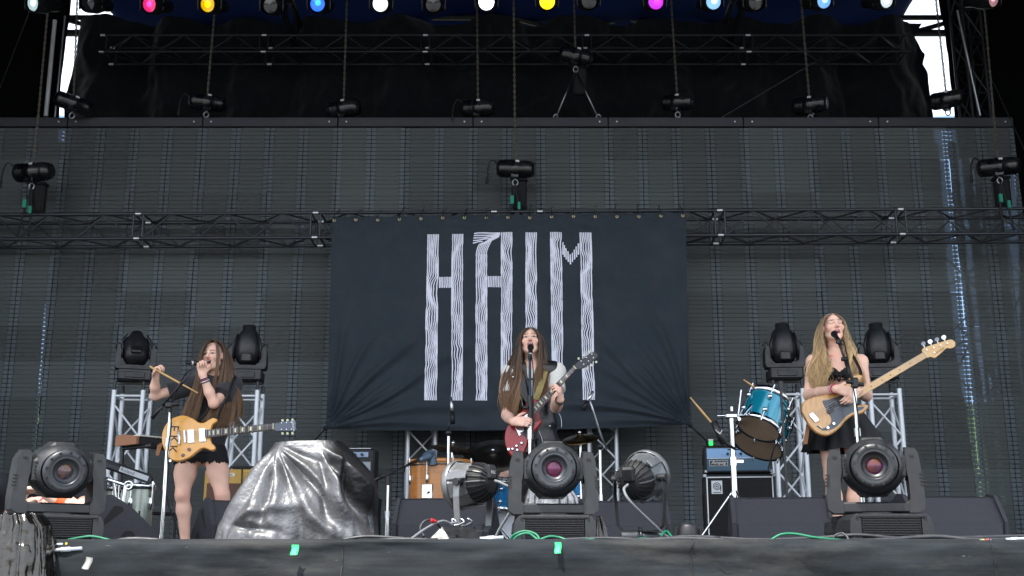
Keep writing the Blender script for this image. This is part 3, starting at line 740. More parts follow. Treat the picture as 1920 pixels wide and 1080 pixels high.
for (px, py, c, s_, lb, yw, lit) in (
    (62, 8, '#b9d3d6', 0.55, 'clear pale lamp at the left end of the lamp row', .5, 1), (165, 8, '#000000', 0, 'unlit dark lamp second from the left end of the row', .35, 0),
    (280, 10, '#d8286e', 0.75, 'pink lamp in the top row', .35, 1), (389, 10, '#d9a800', 0.7, 'amber yellow lamp at the left of the top row', .3, 1),
    (506, 12, '#000000', 0, 'unlit lamp left of the bright blue lamp', .2, 0), (595, 9, '#1f66f5', 0.95, 'deep blue lamp in the top row', .22, 1),
    (713, 9, '#e8f0f6', 1.6, 'white lit lamp right of the deep blue lamp', .12, 1), (812, 10, '#000000', 0, 'unlit lamp between the two white lit lamps', .05, 0),
    (912, 6, '#eef6ff', 7.0, 'brightest white lamp near the middle of the top row', .02, 1), (1026, 5, '#f2dc00', 1.6, 'bright lemon yellow lamp near the middle of the top row', -.03, 1),
    (1105, 4, '#000000', 0, 'unlit lamp between the lemon yellow and purple lamps', -.1, 0), (1230, 5, '#b41ed2', 0.95, 'purple lamp in the top row', -.15, 1),
    (1338, 5, '#7fb2e6', 0.85, 'light blue lamp next to the purple lamp', -.22, 1), (1418, 6, '#000000', 0, 'unlit lamp right of centre in the top row', -.25, 0),
    (1545, 3, '#6fa6ee', 0.75, 'sky blue lamp towards the right of the row', -.32, 1), (1662, 2, '#cfdce2', 0.6, 'pale clear lamp left of the right sky gap', -.4, 1),
    (1862, 0, '#b98a90', 0.35, 'dim pinkish lamp at the right end of the lamp row', -.6, 1)):
    par_lamp(px, py, c, s_, lb, yw, lit)
lp = at(960, -50, 12.85)
tag(stick('lamp_bar', (-7.2, 12.86, lp.z+0.18), (7.2, 12.86, lp.z+0.18), 0.03, M_BLACKMET), 'long black pipe from which the row of lamps hangs', 'pipe')
# ================================================================ stage lights standing on the deck
M_GREYBODY = mat('grey lamp housing', '#202326', 0.40, 0.0, var=0.14, scale=14, dirt=0.10, spec=0.5)
M_DARKBODY = mat('charcoal lamp housing', '#191b1f', 0.45, 0.0, var=0.14, scale=14, dirt=0.05)
M_VENT = mat('vent black', '#060708', 0.7)
def lens_mat(name, c1, c2):
    if name in MATS: return MATS[name]
    m = mat(name, c1, 0.12, 0.0, coat=0.35, spec=0.4); nt = m.node_tree; N = nt.nodes; L = nt.links; b = N['Principled BSDF']
    tc = N.new('ShaderNodeTexCoord'); vo = N.new('ShaderNodeTexVoronoi'); vo.inputs['Scale'].default_value = 90; L.new(tc.outputs['Object'], vo.inputs[0])
    no = N.new('ShaderNodeTexNoise'); no.inputs['Scale'].default_value = 22; L.new(tc.outputs['Object'], no.inputs[0])
    mr = N.new('ShaderNodeMapRange'); mr.inputs[1].default_value = .35; mr.inputs[2].default_value = .65; L.new(no.outputs[0], mr.inputs[0])
    mx = N.new('ShaderNodeMix'); mx.data_type = 'RGBA'; mx.inputs[6].default_value = (*lin(c1), 1); mx.inputs[7].default_value = (*lin(c2), 1); L.new(mr.outputs[0], mx.inputs[0])
    m2 = N.new('ShaderNodeMix'); m2.data_type = 'RGBA'; m2.blend_type = 'MULTIPLY'; m2.inputs[0].default_value = .6; L.new(mx.outputs[2], m2.inputs[6]); L.new(vo.outputs['Color'], m2.inputs[7])
    L.new(m2.outputs[2], b.inputs['Base Color']); return m
def text_mesh(txt, size, m, parent, M, name='lettering', shear=0.0, ext=0.0006):
    cu = bpy.data.curves.new('t', 'FONT'); cu.body = txt; cu.size = size; cu.align_x = 'CENTER'; cu.align_y = 'CENTER'; cu.extrude = ext; cu.shear = shear; cu.resolution_u = 2
    to = bpy.data.objects.new('t', cu); me = bpy.data.meshes.new_from_object(to); bpy.data.objects.remove(to); bpy.data.curves.remove(cu)
    me.name = name; me.materials.clear(); me.materials.append(m)
    me.transform(M); return link(name, me, parent)
def moving_head(loc, rz, body, lens, label, pan=0.0, tilt=0.0, s=1.0):
    h = empty('moving_head_light', loc, rz, label, 'stage light', 'moving head lights along the stage edge')
    h.scale = (s, s, s)
    # base
    b = MB(); b.box((0, 0, 0.068), (0.30, 0.37, 0.116), bev=0.008); b.box((0, -0.02, 0.118), (0.34, 0.36, 0.02), bev=0.006)
    base = b.build('base', body, h)
    for sx in (-1, 1):
        out = [(0.0, 0.006), (0.045, 0.01), (0.055, 0.05), (0.05, 0.10), (0.03, 0.124), (0.0, 0.126)]
        b = MB()
        M = Matrix.Translation((sx*0.145, 0.19, 0)) @ Matrix(((sx, 0, 0, 0), (0, 0, -1, 0), (0, 1, 0, 0), (0, 0, 0, 1)))
        b.plate(out if sx > 0 else out, 0.385, M); b.build('cheek', body, base)
        for zz in (0.022, 0.108):
            b = MB(); b.cyl((sx*0.162, -0.196, zz), (sx*0.162, -0.199, zz), 0.007, n=10); b.build('screw', M_VENT, base)
    b = MB(); b.box((0, -0.187, 0.066), (0.282, 0.004, 0.10)); b.build('grille_back', M_VENT, base)
    for i in range(9):
        b = MB(); b.box((0, -0.192, 0.022+i*0.011), (0.28, 0.010, 0.0035)); b.build('slat', M_DARKBODY, base)
    # yoke
    y = empty('yoke', (0, 0, 0), pan); y.parent = h
    b = MB(); b.box((0, 0, 0.163), (0.42, 0.16, 0.052), bev=0.008); b.cyl((0, 0, 0.12), (0, 0, 0.14), 0.10, n=24); b.build('cross_bar', body, y)
    for sx in (-1, 1):
        out = [(0.150, 0.136), (0.196, 0.136), (0.222, 0.155), (0.225, 0.21), (0.218, 0.33), (0.211, 0.405), (0.198, 0.438), (0.156, 0.442), (0.148, 0.41), (0.148, 0.34), (0.156, 0.30), (0.160, 0.2), (0.150, 0.19)]
        b = MB(); M = Matrix.Translation((0, 0.085, 0)) @ Matrix(((sx, 0, 0, 0), (0, 0, -1, 0), (0, 1, 0, 0), (0, 0, 0, 1)))
        b.plate(out if sx > 0 else [(p[0], p[1]) for p in out], 0.17, M, bev=0.0); arm = b.build('arm', body, y)
        b = MB(); b.cyl((sx*0.150, 0, 0.372), (sx*0.199, 0, 0.372), 0.083, 0.078, n=28); b.build('arm_cap', body, arm) if False else b.build('arm_cap', body, y)
        for i in range(4):
            b = MB(); b.box((sx*(0.2165+0.0015*i), -0.083, 0.318-i*0.017), (0.022, 0.012, 0.007), M=None); b.build('vent', M_VENT, y)
        b = MB(); b.box((sx*0.178, -0.087, 0.405), (0.020, 0.006, 0.010)); b.build('latch', M_VENT, y)
    # head
    hd = empty('head', (0, 0, 0.355), 0, rot=(tilt, 0, pan)); hd.parent = h
    Mh = Matrix.Rotation(R(90), 4, 'X')    # lathe z -> -y (front)
    b = MB(); b.lathe([(0.0, -0.19), (0.085, -0.19), (0.115, -0.17), (0.134, -0.10), (0.138, -0.02), (0.138, 0.05), (0.134, 0.10), (0.122, 0.128), (0.108, 0.148)], 32, M=Mh, sx=1.07, sy=1.0); b.build('housing', body, hd)
    b = MB(); b.box((0, 0.01, 0.105), (0.15, 0.22, 0.075), bev=0.03); b.build('top_shell', body, hd)
    b = MB(); b.box((0, 0.01, -0.11), (0.16, 0.22, 0.05), bev=0.02); b.build('bottom_shell', body, hd)
    b = MB(); b.lathe([(0.108, 0.146), (0.108, 0.156), (0.102, 0.167), (0.080, 0.176), (0.077, 0.172), (0.068, 0.178), (0.063, 0.176), (0.060, 0.158), (0.046, 0.150), (0.038, 0.146)], 36, M=Mh); b.build('front_ring', mat(body.name+' ring', '#2a2e33' if body is M_GREYBODY else '#1b1e22', 0.4, var=0.12, scale=20), hd)
    b = MB(); b.lathe([(0.0, 0.162), (0.02, 0.160), (0.039, 0.148)], 28, M=Mh); b.build('lens', lens, hd)
    for i in range(12):
        a = i*math.pi/6+0.15
        b = MB(); b.box((0, -0.170, 0.0925), (0.012, 0.010, 0.012), M=Matrix.Rotation(a, 4, 'Y')); b.build('notch', M_VENT, hd)
    for sx in (-1, 1):
        b = MB(); b.box((sx*0.122, -0.055, 0.0), (0.046, 0.13, 0.125), bev=0.016); b.build('side_shell', body, hd)
        for i in range(5):
            b = MB(); b.box((sx*0.124, -0.121, 0.036-i*0.018), (0.030, 0.006, 0.007), M=None); b.build('vent', M_VENT, hd)
    return h
def onfloor(px, Y): 
    p = at(px, 1000, Y); return Vector((p.x, Y, 0.0))
L_A = lens_mat('coated lens violet', '#40364a', '#6a4a3e'); L_B = lens_mat('coated lens pink', '#7c1f48', '#4a1538'); L_C = lens_mat('coated lens magenta', '#54184a', '#5e2a18')
moving_head(onfloor(99, 5.42), R(33), M_GREYBODY, L_A, 'grey moving head light at the left corner with a crew member behind it', tilt=R(6), s=0.92)
moving_head(onfloor(1036, 5.62), R(2), M_GREYBODY, L_B, 'grey moving head light at the centre with a pink lens', tilt=R(0), s=0.96)
moving_head(onfloor(1645, 5.55), R(3), M_DARKBODY, L_C, 'charcoal moving head light in front of the bass player with a magenta lens', pan=R(-17), tilt=R(0), s=0.98)
# ---- wash lights on the towers
def wash_light(loc, rz, label, tilt=0.0):
    h = empty('wash_light', loc, rz, label, 'stage light', 'wash lights on the truss towers')
    body = M_DARKBODY
    b = MB(); b.box((0, 0, 0.065), (0.34, 0.32, 0.12), bev=0.012); b.box((0, -0.166, 0.06), (0.20, 0.012, 0.06), bev=0.004); b.build('base', body, h)
    out = [(0.19, 0.135), (0.205, 0.17), (0.205, 0.30), (0.19, 0.36), (0.165, 0.37), (0.15, 0.33), (0.15, 0.22), (0.10, 0.175), (-0.10, 0.175), (-0.15, 0.22), (-0.15, 0.33), (-0.165, 0.37), (-0.19, 0.36), (-0.205, 0.30), (-0.205, 0.17), (-0.19, 0.135)]
    M = Matrix.Translation((0, 0.09, 0)) @ Matrix(((1, 0, 0, 0), (0, 0, -1, 0), (0, 1, 0, 0), (0, 0, 0, 1)))
    b = MB(); b.plate(out, 0.18, M); b.build('yoke', body, h)
    for sx in (-1, 1):
        b = MB(); b.tube([(sx*0.178+0.028*math.cos(t), 0, 0.375+0.045*math.sin(t)) for t in [math.pi*i/8 for i in range(9)]], 0.009, 6); b.build('handle', body, h)
    hd = empty('head', (0, 0, 0.30), 0, rot=(tilt, 0, 0)); hd.parent = h
    if tilt < 0.8 and tilt > -0.8:
        b = MB(); b.lathe([(0.0, -0.12), (0.075, -0.115), (0.115, -0.08), (0.140, -0.01), (0.145, 0.06), (0.138, 0.12), (0.115, 0.20), (0.088, 0.25), (0.070, 0.262), (0.070, 0.315), (0.060, 0.318), (0.055, 0.29), (0, 0.288)], 28, M=None); b.build('housing', body, hd)
        b = MB(); b.box((0, -0.12, -0.05), (0.12, 0.05, 0.10), bev=0.015); b.build('access_door', M_BLKPLASTIC, hd)
    for i in range(2):
        for sy in (-1, 1):
            b = MB(); b.tube([(sy*0.146*math.cos(0.6*i-0.3), -0.146*abs(math.sin(0.6*i+0.5)), -0.06), (sy*0.15*math.cos(0.6*i-.3), -0.15*abs(math.sin(0.6*i+.5)), 0.08), (sy*0.11*math.cos(.6*i-.3), -.11*abs(math.sin(.6*i+.5)), 0.21)], 0.008, 6); b.build('rib', body, hd)
    b = MB(); b.cyl((-0.17, 0, 0), (-0.13, 0, 0), 0.04, n=16); b.cyl((0.13, 0, 0), (0.17, 0, 0), 0.04, n=16); b.build('pivot', body, hd)
    return h
# ---- aluminium towers
M_TOWER = mat('satin aluminium', '#ccd1d6', 0.34, 0.2, var=0.10, scale=18, dirt=0.05)
def tower(px, Y, H, w, rz, label, py=900):
    p = at(px, py, Y)
    rt = empty('truss_tower', (p.x, Y, 0), rz, label, 'truss tower', 'aluminium truss towers'); h = w/2; r = 0.025
    for sx in (-h, h):
        for sy in (-h, h): stick('leg', (sx, sy, 0.03), (sx, sy, H), r, M_TOWER, rt, 12)
    z = 0.12; k = 0; st = 0.36
    while z+st < H+0.02:
        for i, (a, c) in enumerate((((-h, -h), (h, -h)), ((h, -h), (h, h)), ((h, h), (-h, h)), ((-h, h), (-h, -h)))):
            if (k+i) % 2: a, c = c, a
            stick('brace', (*a, z), (*c, z+st), 0.011, M_TOWER, rt, 8)
        z += st; k += 1
    for zz in (0.10, H-0.06):
        for (a, c) in (((-h, -h), (h, -h)), ((h, -h), (h, h)), ((h, h), (-h, h)), ((-h, h), (-h, -h))): stick('rung', (*a, zz), (*c, zz), 0.013, M_TOWER, rt, 8)
    b = MB(); b.box((0, 0, 0.014), (w+0.16, w+0.16, 0.022)); b.build('foot_plate', M_BLACKMET, rt)
    b = MB()
    for sx in (-h, h):
        for sy in (-h, h): b.cyl((sx, sy, H), (sx, sy, H+0.09), 0.017, n=8)
    b.box((0, 0, H+0.095), (w+0.04, 0.05, 0.02)); b.build('top_clamp', M_BLACKMET, rt)
    return p.x
HT = 1.70
for (px, Y, rz, lb, wl, tl, wrz) in (
    (236, 12.1, 0.04, 'aluminium truss tower at the far left behind the keyboards', 'wash light with its head tipped back on the far left tower', R(-38), 0.35),
    (452, 12.1, 0.03, 'aluminium truss tower behind the singer with the yellow guitar', 'upright wash light behind the singer with the yellow guitar', 0.0, 0.1),
    (1482, 12.0, -0.05, 'aluminium truss tower behind the teal drums', 'upright wash light on the tower behind the teal drums', 0.0, -0.05),
    (1664, 12.0, -0.04, 'aluminium truss tower to the right of the bass player', 'upright wash light just right of the bass player', 0.0, -0.15)):
    X = tower(px, Y, HT, 0.30, rz, lb)
    wash_light((X, Y, HT+0.105), wrz, wl, tl)
tower(788, 14.55, 2.0, 0.34, 0.12, 'aluminium truss tower behind the banner left of the drums')
tower(1132, 14.55, 2.0, 0.34, -0.10, 'aluminium truss tower behind the banner right of the drums')
# ---- cast floor lamps (PAR)
M_CAST = mat('cast aluminium', '#737577', 0.38, 0.55, var=0.14, scale=16, dirt=0.12, bump=0.04)
M_CASTDK = mat('cast grey', '#5c6064', 0.4, 0.4, var=0.14, scale=16, dirt=0.10)
def cast_par(px, py, Y, d, label, grp, m, text=None, side=1):
    p = at(px, py, Y); d = Vector(d).normalized()
    h = empty('floor_lamp', (p.x, Y, 0), 0, label, 'stage light', grp)
    q = Matrix.Translation((0, 0, p.z)) @ d.to_track_quat('Z', 'Y').to_matrix().to_4x4()     # +z = front of the lamp
    b = MB(); b.lathe([(0.112, -0.03), (0.120, 0.02), (0.128, 0.075), (0.132, 0.085), (0.134, 0.125), (0.124, 0.128), (0.118, 0.10), (0, 0.08)], 10, M=q, smooth=False); b.build('housing', m, h)
    b = MB(); b.lathe([(0.135, 0.088), (0.140, 0.094), (0.140, 0.12), (0.135, 0.126)], 32, M=q); b.build('front_ring', m, h)
    b = MB(); b.disc(0.117, 0.105, 28, M=q); b.build('lens', mat('lamp glass', '#8f9496', 0.08, 0.6, coat=1), h)
    b = MB(); b.lathe([(0.0, -0.125), (0.052, -0.125), (0.085, -0.105), (0.104, -0.065), (0.110, -0.03)], 24, M=q); b.build('rear_cap', M_VENT, h)
    for i in range(22):
        a = 2*math.pi*i/22
        b = MB(); b.plate([(0.060, -0.128), (0.090, -0.110), (0.110, -0.068), (0.116, -0.028), (0.104, -0.028), (0.090, -0.08), (0.060, -0.11)], 0.006, M=q @ Matrix.Rotation(a, 4, 'Z') @ Matrix(((1, 0, 0, 0), (0, 0, 1, -0.003), (0, 1, 0, 0), (0, 0, 0, 1)))); b.build('fin', m if i % 11 == 0 else M_DARKBODY, h)
    b = MB(); b.box((0, -0.05, -0.115), (0.075, 0.085, 0.05), M=q @ Matrix.Rotation(R(180), 4, 'Z'), bev=0.012); b.build('socket_cap', M_DARKBODY, h)
    for i in range(3):
        a = 2*math.pi*(i+0.15)/3
        b = MB(); b.box((0.126, 0, 0.03), (0.016, 0.05, 0.14), M=q @ Matrix.Rotation(a, 4, 'Z'), bev=0.005); b.build('rib', m, h)
    # U bracket of flat bar
    h.scale = (.93, .93, .93)
    ax = d.cross(Vector((0, 0, 1))).normalized(); c = Vector((0, 0, p.z))
    zl = 0.075
    pts = [c+ax*0.150, c+ax*0.155+Vector((0, 0, -0.08)), Vector((ax.x*0.14, ax.y*0.14, zl+0.03)), Vector((ax.x*0.11, ax.y*0.11, zl)), Vector((-ax.x*0.11, -ax.y*0.11, zl)), Vector((-ax.x*0.14, -ax.y*0.14, zl+0.03)), c-ax*0.155+Vector((0, 0, -0.08)), c-ax*0.150]
    b = MB(); wv = Vector((0, 0, 1)).cross(ax)*0.020
    for k in range(len(pts)-1):
        a, e = pts[k], pts[k+1]; nn = (e-a).normalized().cross(wv.normalized())*0.003
        b.add([a-wv-nn, a+wv-nn, a+wv+nn, a-wv+nn, e-wv-nn, e+wv-nn, e+wv+nn, e-wv+nn], [(0, 1, 5, 4), (1, 2, 6, 5), (2, 3, 7, 6), (3, 0, 4, 7), (0, 3, 2, 1), (4, 5, 6, 7)])
    b.build('bracket', m if text else M_BLACKMET, h)
    for s_ in (-1, 1):
        b = MB(); b.cyl(c+ax*s_*0.120, c+ax*s_*0.165, 0.022, n=14); b.build('pivot_knob', M_BLKPLASTIC, h)
    b = MB(); b.cyl((0, 0, zl-0.06), (0, 0, zl+0.02), 0.012, n=8); b.tube([(0.0, 0.03*math.cos(t), 0.038+0.034*math.sin(t)) for t in [2*math.pi*i/14 for i in range(15)]], 0.009, 6, caps=False); b.build('clamp', M_BLACKMET, h)
    if text:
        text_mesh(text, 0.026, mat('pale ink', '#a9adb0', 0.6), h, q @ Matrix.Rotation(R(180), 4, 'X') @ Matrix.Translation((0.0, -0.05, 0.1408)) )
    # power lead
    b = MB(); t0 = c-d*0.15
    b.tube(smoothpath([t0, t0-d*0.05+Vector((0, 0, -0.02)), t0-d*0.08+Vector((0.06*side, 0, -0.09)), Vector((0.13*side, -0.05, 0.05)), Vector((0.16*side, -0.10, 0.02)), Vector((0.02*side, -0.14, 0.012))], 6), 0.008, 8); b.build('power_lead', mat('grey lead', '#6b6f72', 0.6), h)
    return h
cast_par(888, 898, 6.05, (-0.72, 0.52, -0.05), 'sunlit silver cast floor lamp in front of the maple drum', 'cast floor lamps', M_CAST, '750', 1)
cast_par(1198, 888, 6.05, (0.50, 0.80, 0.28), 'dark grey cast floor lamp on a pipe seen from behind', 'cast floor lamps', M_CASTDK, None, 1)
# bar under the second lamp, sandbag-like triangular block under the first
p0 = onfloor(1165, 6.05); p1 = onfloor(1242, 6.05)
b = MB(); b.cyl(p0+Vector((0, 0, 0.04)), p1+Vector((0, 0, 0.04)), 0.026, n=14); tag(b.build('floor_pipe', mat('scuffed black pipe', '#3d4145', 0.4, 0.4, var=0.25, dirt=0.15)), 'short scuffed pipe lying under the dark grey floor lamp', 'pipe')
c0 = onfloor(840, 5.62)
b = MB(); b.add([(-0.10, -.04, 0.002), (0.02, -.06, 0.002), (0.16, .02, 0.002), (0.14, .14, .002), (-.06, .12, .002), (-0.03, 0.0, 0.075), (0.13, 0.05, 0.068), (0.11, 0.09, 0.066), (-0.02, 0.08, 0.07)], [(0, 1, 5), (1, 2, 6, 5), (2, 3, 7, 6), (3, 4, 8, 7), (4, 0, 5, 8), (5, 6, 7, 8), (4, 3, 2, 1, 0)])
o = b.build('ballast_block', M_BLACKMET); o.location = c0; tag(o, 'black wedge shaped ballast block under the silver floor lamp', 'block')
b = MB()
b.tube(smoothpath([(c0.x+0.0, 5.55, 0.09)]+[(c0.x+0.02+0.025*k*0.5+0.022*math.cos(k*2.1), 5.56+0.01*math.sin(k*1.7), 0.095+0.018*math.sin(k*2.1)) for k in range(9)], 5), 0.0045, 6)
tag(b.build('wire_coil', M_STEEL), 'small tangled coil of safety wire on the ballast block', 'wire coil')
# small black uplight near the bass rig
p = onfloor(1290, 5.45); b = MB(); e = empty('small_uplight', p, 0, 'small black uplight lamp on the deck left of the bass rig', 'stage light')
b.lathe([(0.0, 0.0), (0.048, 0.0), (0.05, 0.03), (0.044, 0.07), (0.036, 0.085), (0.030, 0.080), (0, 0.075)], 20); b.build('can', M_BLKPLASTIC, e)
for sx in (-1, 1):
    b = MB(); b.box((sx*0.055, 0, 0.035), (0.008, 0.03, 0.06), bev=0.003); b.build('bracket', M_BLKPLASTIC, e)
# ================================================================ monitor wedges
M_WEDGE = mat('wedge paint', '#2c2d33', 0.62, 0, var=0.10, scale=30, bump=0.12, bscale=120)
M_WEDGE2 = mat('wedge grille cloth', '#383a40', 0.75, 0, var=0.10, scale=60, bump=0.1, bscale=200)
def wedge(px, Y, rz, label, w=0.60, dz=1.0):
    p = onfloor(px, Y)
    h = empty('monitor_wedge', p, rz, label, 'stage monitor', 'stage monitor wedges')
    prof = [(-0.19, 0.012), (-0.205, 0.15*dz), (-0.10, 0.31*dz), (-0.03, 0.325*dz), (0.27, 0.10*dz), (0.28, 0.012)]
    # end panels with a curved top
    Mx = lambda x0: Matrix.Translation((x0, 0, 0)) @ Matrix(((0, 0, 1, 0), (1, 0, 0, 0), (0, 1, 0, 0), (0, 0, 0, 1)))
    b = MB(); b.plate(prof, w-0.05, Mx(-w/2+0.025)); b.build('cabinet', M_WEDGE, h)
    for x0 in (-w/2, w/2-0.025):
        b = MB(); pr = [(-0.20, 0.0), (-0.218, 0.16*dz), (-0.11, 0.325*dz), (-0.02, 0.34*dz), (0.10, 0.27*dz), (0.20, 0.18*dz), (0.29, 0.09*dz), (0.30, 0.0)]
        b.plate(pr, 0.025, Mx(x0)); s_ = b.build('end_panel', M_WEDGE, h)
        b = MB(); hp = [(-0.09, 0.13*dz), (-0.07, 0.13*dz), (0.06, 0.24*dz), (0.05, 0.265*dz), (0.0, 0.27*dz)]
        b.plate(hp, 0.027, Mx(x0-0.001)); b.build('handle_slot', M_VENT, s_)
        b = MB(); b.cyl((x0-0.002, 0.10, 0.07), (x0+0.027, 0.10, 0.07), 0.045, n=20); b.build('port', M_VENT, s_)
    b = MB(); b.add([(-w/2+0.04, -0.2055, 0.015), (w/2-0.04, -0.2055, 0.015), (w/2-0.04, -0.2085, 0.148*dz), (-w/2+0.04, -0.2085, 0.148*dz)], [(0, 1, 2, 3)]); b.build('rear_panel', M_WEDGE2, h)
    return h
wedge(196, 7.7, R(-62), 'monitor wedge turned sideways behind the left moving head light')
wedge(448, 7.9, R(30), 'monitor wedge at the feet of the singer with the yellow guitar', 0.5)
wedge(838, 7.6, R(-9), 'monitor wedge behind the silver floor lamp', 0.62)
wedge(1168, 7.7, R(4), 'monitor wedge behind the dark grey floor lamp', 0.56, 0.96)
wedge(1462, 7.5, R(-7), 'monitor wedge in front of the bass rig', 0.62)
wedge(1772, 7.4, R(6), 'monitor wedge at the right end of the stage', 0.62)
# ================================================================ amplifiers
def boxpart(name, c, d, m, parent, bev=0.006, rz=0.0):
    b = MB(); b.box((0, 0, 0), d, bev=bev); o = b.build(name, m, parent); o.location = c; o.rotation_euler = (0, 0, rz); return o
M_TWEED = mat('tweed covering', '#b3904a', 0.8, var=0.15, scale=60)
M_BROWNGRILLE = mat('brown grille cloth', '#5b4238', 0.9, var=0.12, scale=90, stretch=(1, 1, 6))
M_TOLEX = mat('black tolex', '#121316', 0.6, var=0.2, scale=80, bump=0.15, bscale=200)
M_SILVERGRILLE = mat('silver grille cloth', '#8f969a', 0.85, var=0.1, scale=120)
M_IVORY = mat('ivory plate', '#cfc8b4', 0.5)
p = at(452, 880, 11.2); fz = 0.30
e = empty('flight_case', (p.x, 11.2, 0), 0.05, 'black flight case under the tweed amplifier', 'flight case')
boxpart('case_body', (0, 0, 0.15), (0.72, 0.40, 0.28), M_TOLEX, e)
for sx in (-1, 1):
    boxpart('edge_trim', (sx*0.352, -0.192, 0.15), (0.03, 0.03, 0.285), M_ALU, e, 0.003)
e = empty('combo_amplifier', (p.x, 11.2, fz-0.005), 0.05, 'tweed combo amplifier with a brown grille behind the bare legs', 'amplifier')
ah = p.z-fz
boxpart('cabinet', (0, 0.05, ah/2), (0.66, 0.26, ah), M_TWEED, e, 0.02); boxpart('grille', (0, -0.083, ah/2-0.05), (0.60, 0.01, ah-0.17), M_BROWNGRILLE, e, 0.003)
boxpart('badge', (-0.10, -0.084, ah-0.055), (0.12, 0.006, 0.035), M_IVORY, e, 0.002); text_mesh('FENDER', 0.022, M_BLKPLASTIC, e, Matrix.Translation((-0.10, -0.0885, ah-0.055)) @ Matrix.Rotation(R(90), 4, 'X'))
b = MB(); b.tube([(-0.12, 0.05, ah), (-0.11, 0.05, ah+0.03), (0.11, 0.05, ah+0.03), (0.12, 0.05, ah)], 0.012, 8); b.build('handle', M_RUBBER, e)
b = MB(); b.tube(smoothpath([(0.02, -0.05, ah+0.01), (0.03, -0.1, ah-0.05), (0.04, -0.1, ah*.5), (0.08, -0.11, 0.02)], 6), 0.007, 6); b.build('lead', M_RUBBER, e)
p = at(655, 843, 11.4)
e = empty('flight_case', (p.x, 11.4, 0), -0.06, 'black flight case under the silver-grilled amplifier', 'flight case'); boxpart('case_body', (0, 0, 0.28), (0.60, 0.40, 0.55), M_TOLEX, e); boxpart('edge_trim', (0.29, -0.19, 0.28), (0.03, 0.03, 0.555), M_ALU, e, 0.003)
e = empty('combo_amplifier', (p.x, 11.4, 0.56), -0.06, 'black combo amplifier with a silver grille behind the silver tarp', 'amplifier'); ah = p.z-0.56
boxpart('cabinet', (0, 0.03, ah/2), (0.54, 0.25, ah), M_TOLEX, e, 0.015); boxpart('grille', (0, -0.098, ah/2-0.05), (0.47, 0.01, ah-0.16), M_SILVERGRILLE, e, 0.003)
boxpart('control_panel', (-0.02, -0.099, ah-0.06), (0.46, 0.008, 0.05), mat('blue grey panel', '#7f93a8', 0.4, 0.5), e, 0.002); boxpart('top_strip', (0.06, -0.07, ah+0.003), (0.34, 0.02, 0.008), M_ALU, e, 0.002)
for i in range(6):
    b = MB(); b.cyl((-0.2+i*0.07, -0.103, ah-0.06), (-0.2+i*0.07, -0.125, ah-0.06), 0.014, n=12); b.build('knob', M_BLKPLASTIC, e)
# bass rig
YBR = 10.4
cb = at(1384, 891, YBR); X0 = cb.x
M_AMPBLUE = mat('amp panel blue-grey', '#6f8fb0', 0.35, 0.6, var=0.06); M_AMPGRILLE = mat('amp grille', '#3f5a6c', 0.8, var=0.12, scale=80); M_CABGRILLE = mat('cab grille', '#0e1012', 0.9, var=0.2, scale=90)
e = empty('bass_cabinet', (X0, YBR, 0), R(-7), 'black bass speaker cabinet with a square white logo', 'speaker cabinet'); H = cb.z; W = 0.63
boxpart('cabinet', (0, 0.06, H/2), (W, 0.38, H), M_TOLEX, e, 0.012); boxpart('grille', (0, -0.134, H/2), (W-0.06, 0.012, H-0.06), M_CABGRILLE, e, 0.004)
for (c, d) in (((0, -0.1425, H-0.028), (W-0.05, 0.006, 0.010)), ((-W/2+0.03, -0.1425, H/2), (0.010, 0.006, H-0.05)), ((W/2-0.03, -0.1425, H/2), (0.010, 0.006, H-0.05))): boxpart('trim', c, d, M_ALU, e, 0.001)
for sx in (-1, 1): boxpart('corner', (sx*(W/2-0.012), -0.128, H-0.012), (0.035, 0.035, 0.035), M_STEEL, e, 0.006)
boxpart('side_handle', (-W/2-0.003, 0.06, H*0.62), (0.01, 0.12, 0.22), M_VENT, e, 0.003)
lg = boxpart('logo_plate', (-W/2+0.115, -0.143, H-0.115), (0.095, 0.006, 0.115), mat('logo white', '#c9ced2', 0.5), e, 0.001)
MB1 = mat('logo black', '#101214', 0.6)
b = MB()
for (r0, r1) in ((0.034, 0.028), (0.021, 0.015)):
    for i in range(22):
        a0, a1 = 2*math.pi*i/22, 2*math.pi*(i+1)/22
        b.add([(r0*math.cos(a0), -0.0042, r0*math.sin(a0)+0.008), (r0*math.cos(a1), -0.0042, r0*math.sin(a1)+0.008), (r1*math.cos(a1), -0.0042, r1*math.sin(a1)+0.008), (r1*math.cos(a0), -0.0042, r1*math.sin(a0)+0.008)], [(0, 1, 2, 3)])
b.box((0.033, -0.004, -0.012), (0.008, 0.0012, 0.045)); b.ball((0, -0.003, 0.008), (0.008, 0.002, 0.008), 12, 6); b.box((0, -0.004, -0.045), (0.07, 0.0012, 0.006)); b.build('logo', MB1, lg)
h_ = empty('bass_amplifier', (X0-0.002, YBR, H+0.012), R(-7), 'blue-grey bass amplifier head with white script lettering', 'amplifier'); HH = at(1384, 838, YBR).z-H-0.012; W = 0.60
boxpart('cabinet', (0, 0.05, HH/2), (W, 0.32, HH), M_TOLEX, h_, 0.012); boxpart('control_panel', (0, -0.113, HH*0.73), (W-0.05, 0.008, HH*0.36), M_AMPBLUE, h_, 0.002); boxpart('grille', (0, -0.113, HH*0.30), (W-0.05, 0.008, HH*0.44), M_AMPGRILLE, h_, 0.002)
boxpart('trim', (0, -0.119, HH*0.54), (W-0.05, 0.006, 0.006), M_ALU, h_, 0.001)
for i in range(6):
    b = MB(); b.cyl((-0.09+i*0.058, -0.117, HH*0.70), (-0.09+i*0.058, -0.142, HH*0.70), 0.013, 0.011, n=12); b.build('knob', M_BLKPLASTIC, h_)
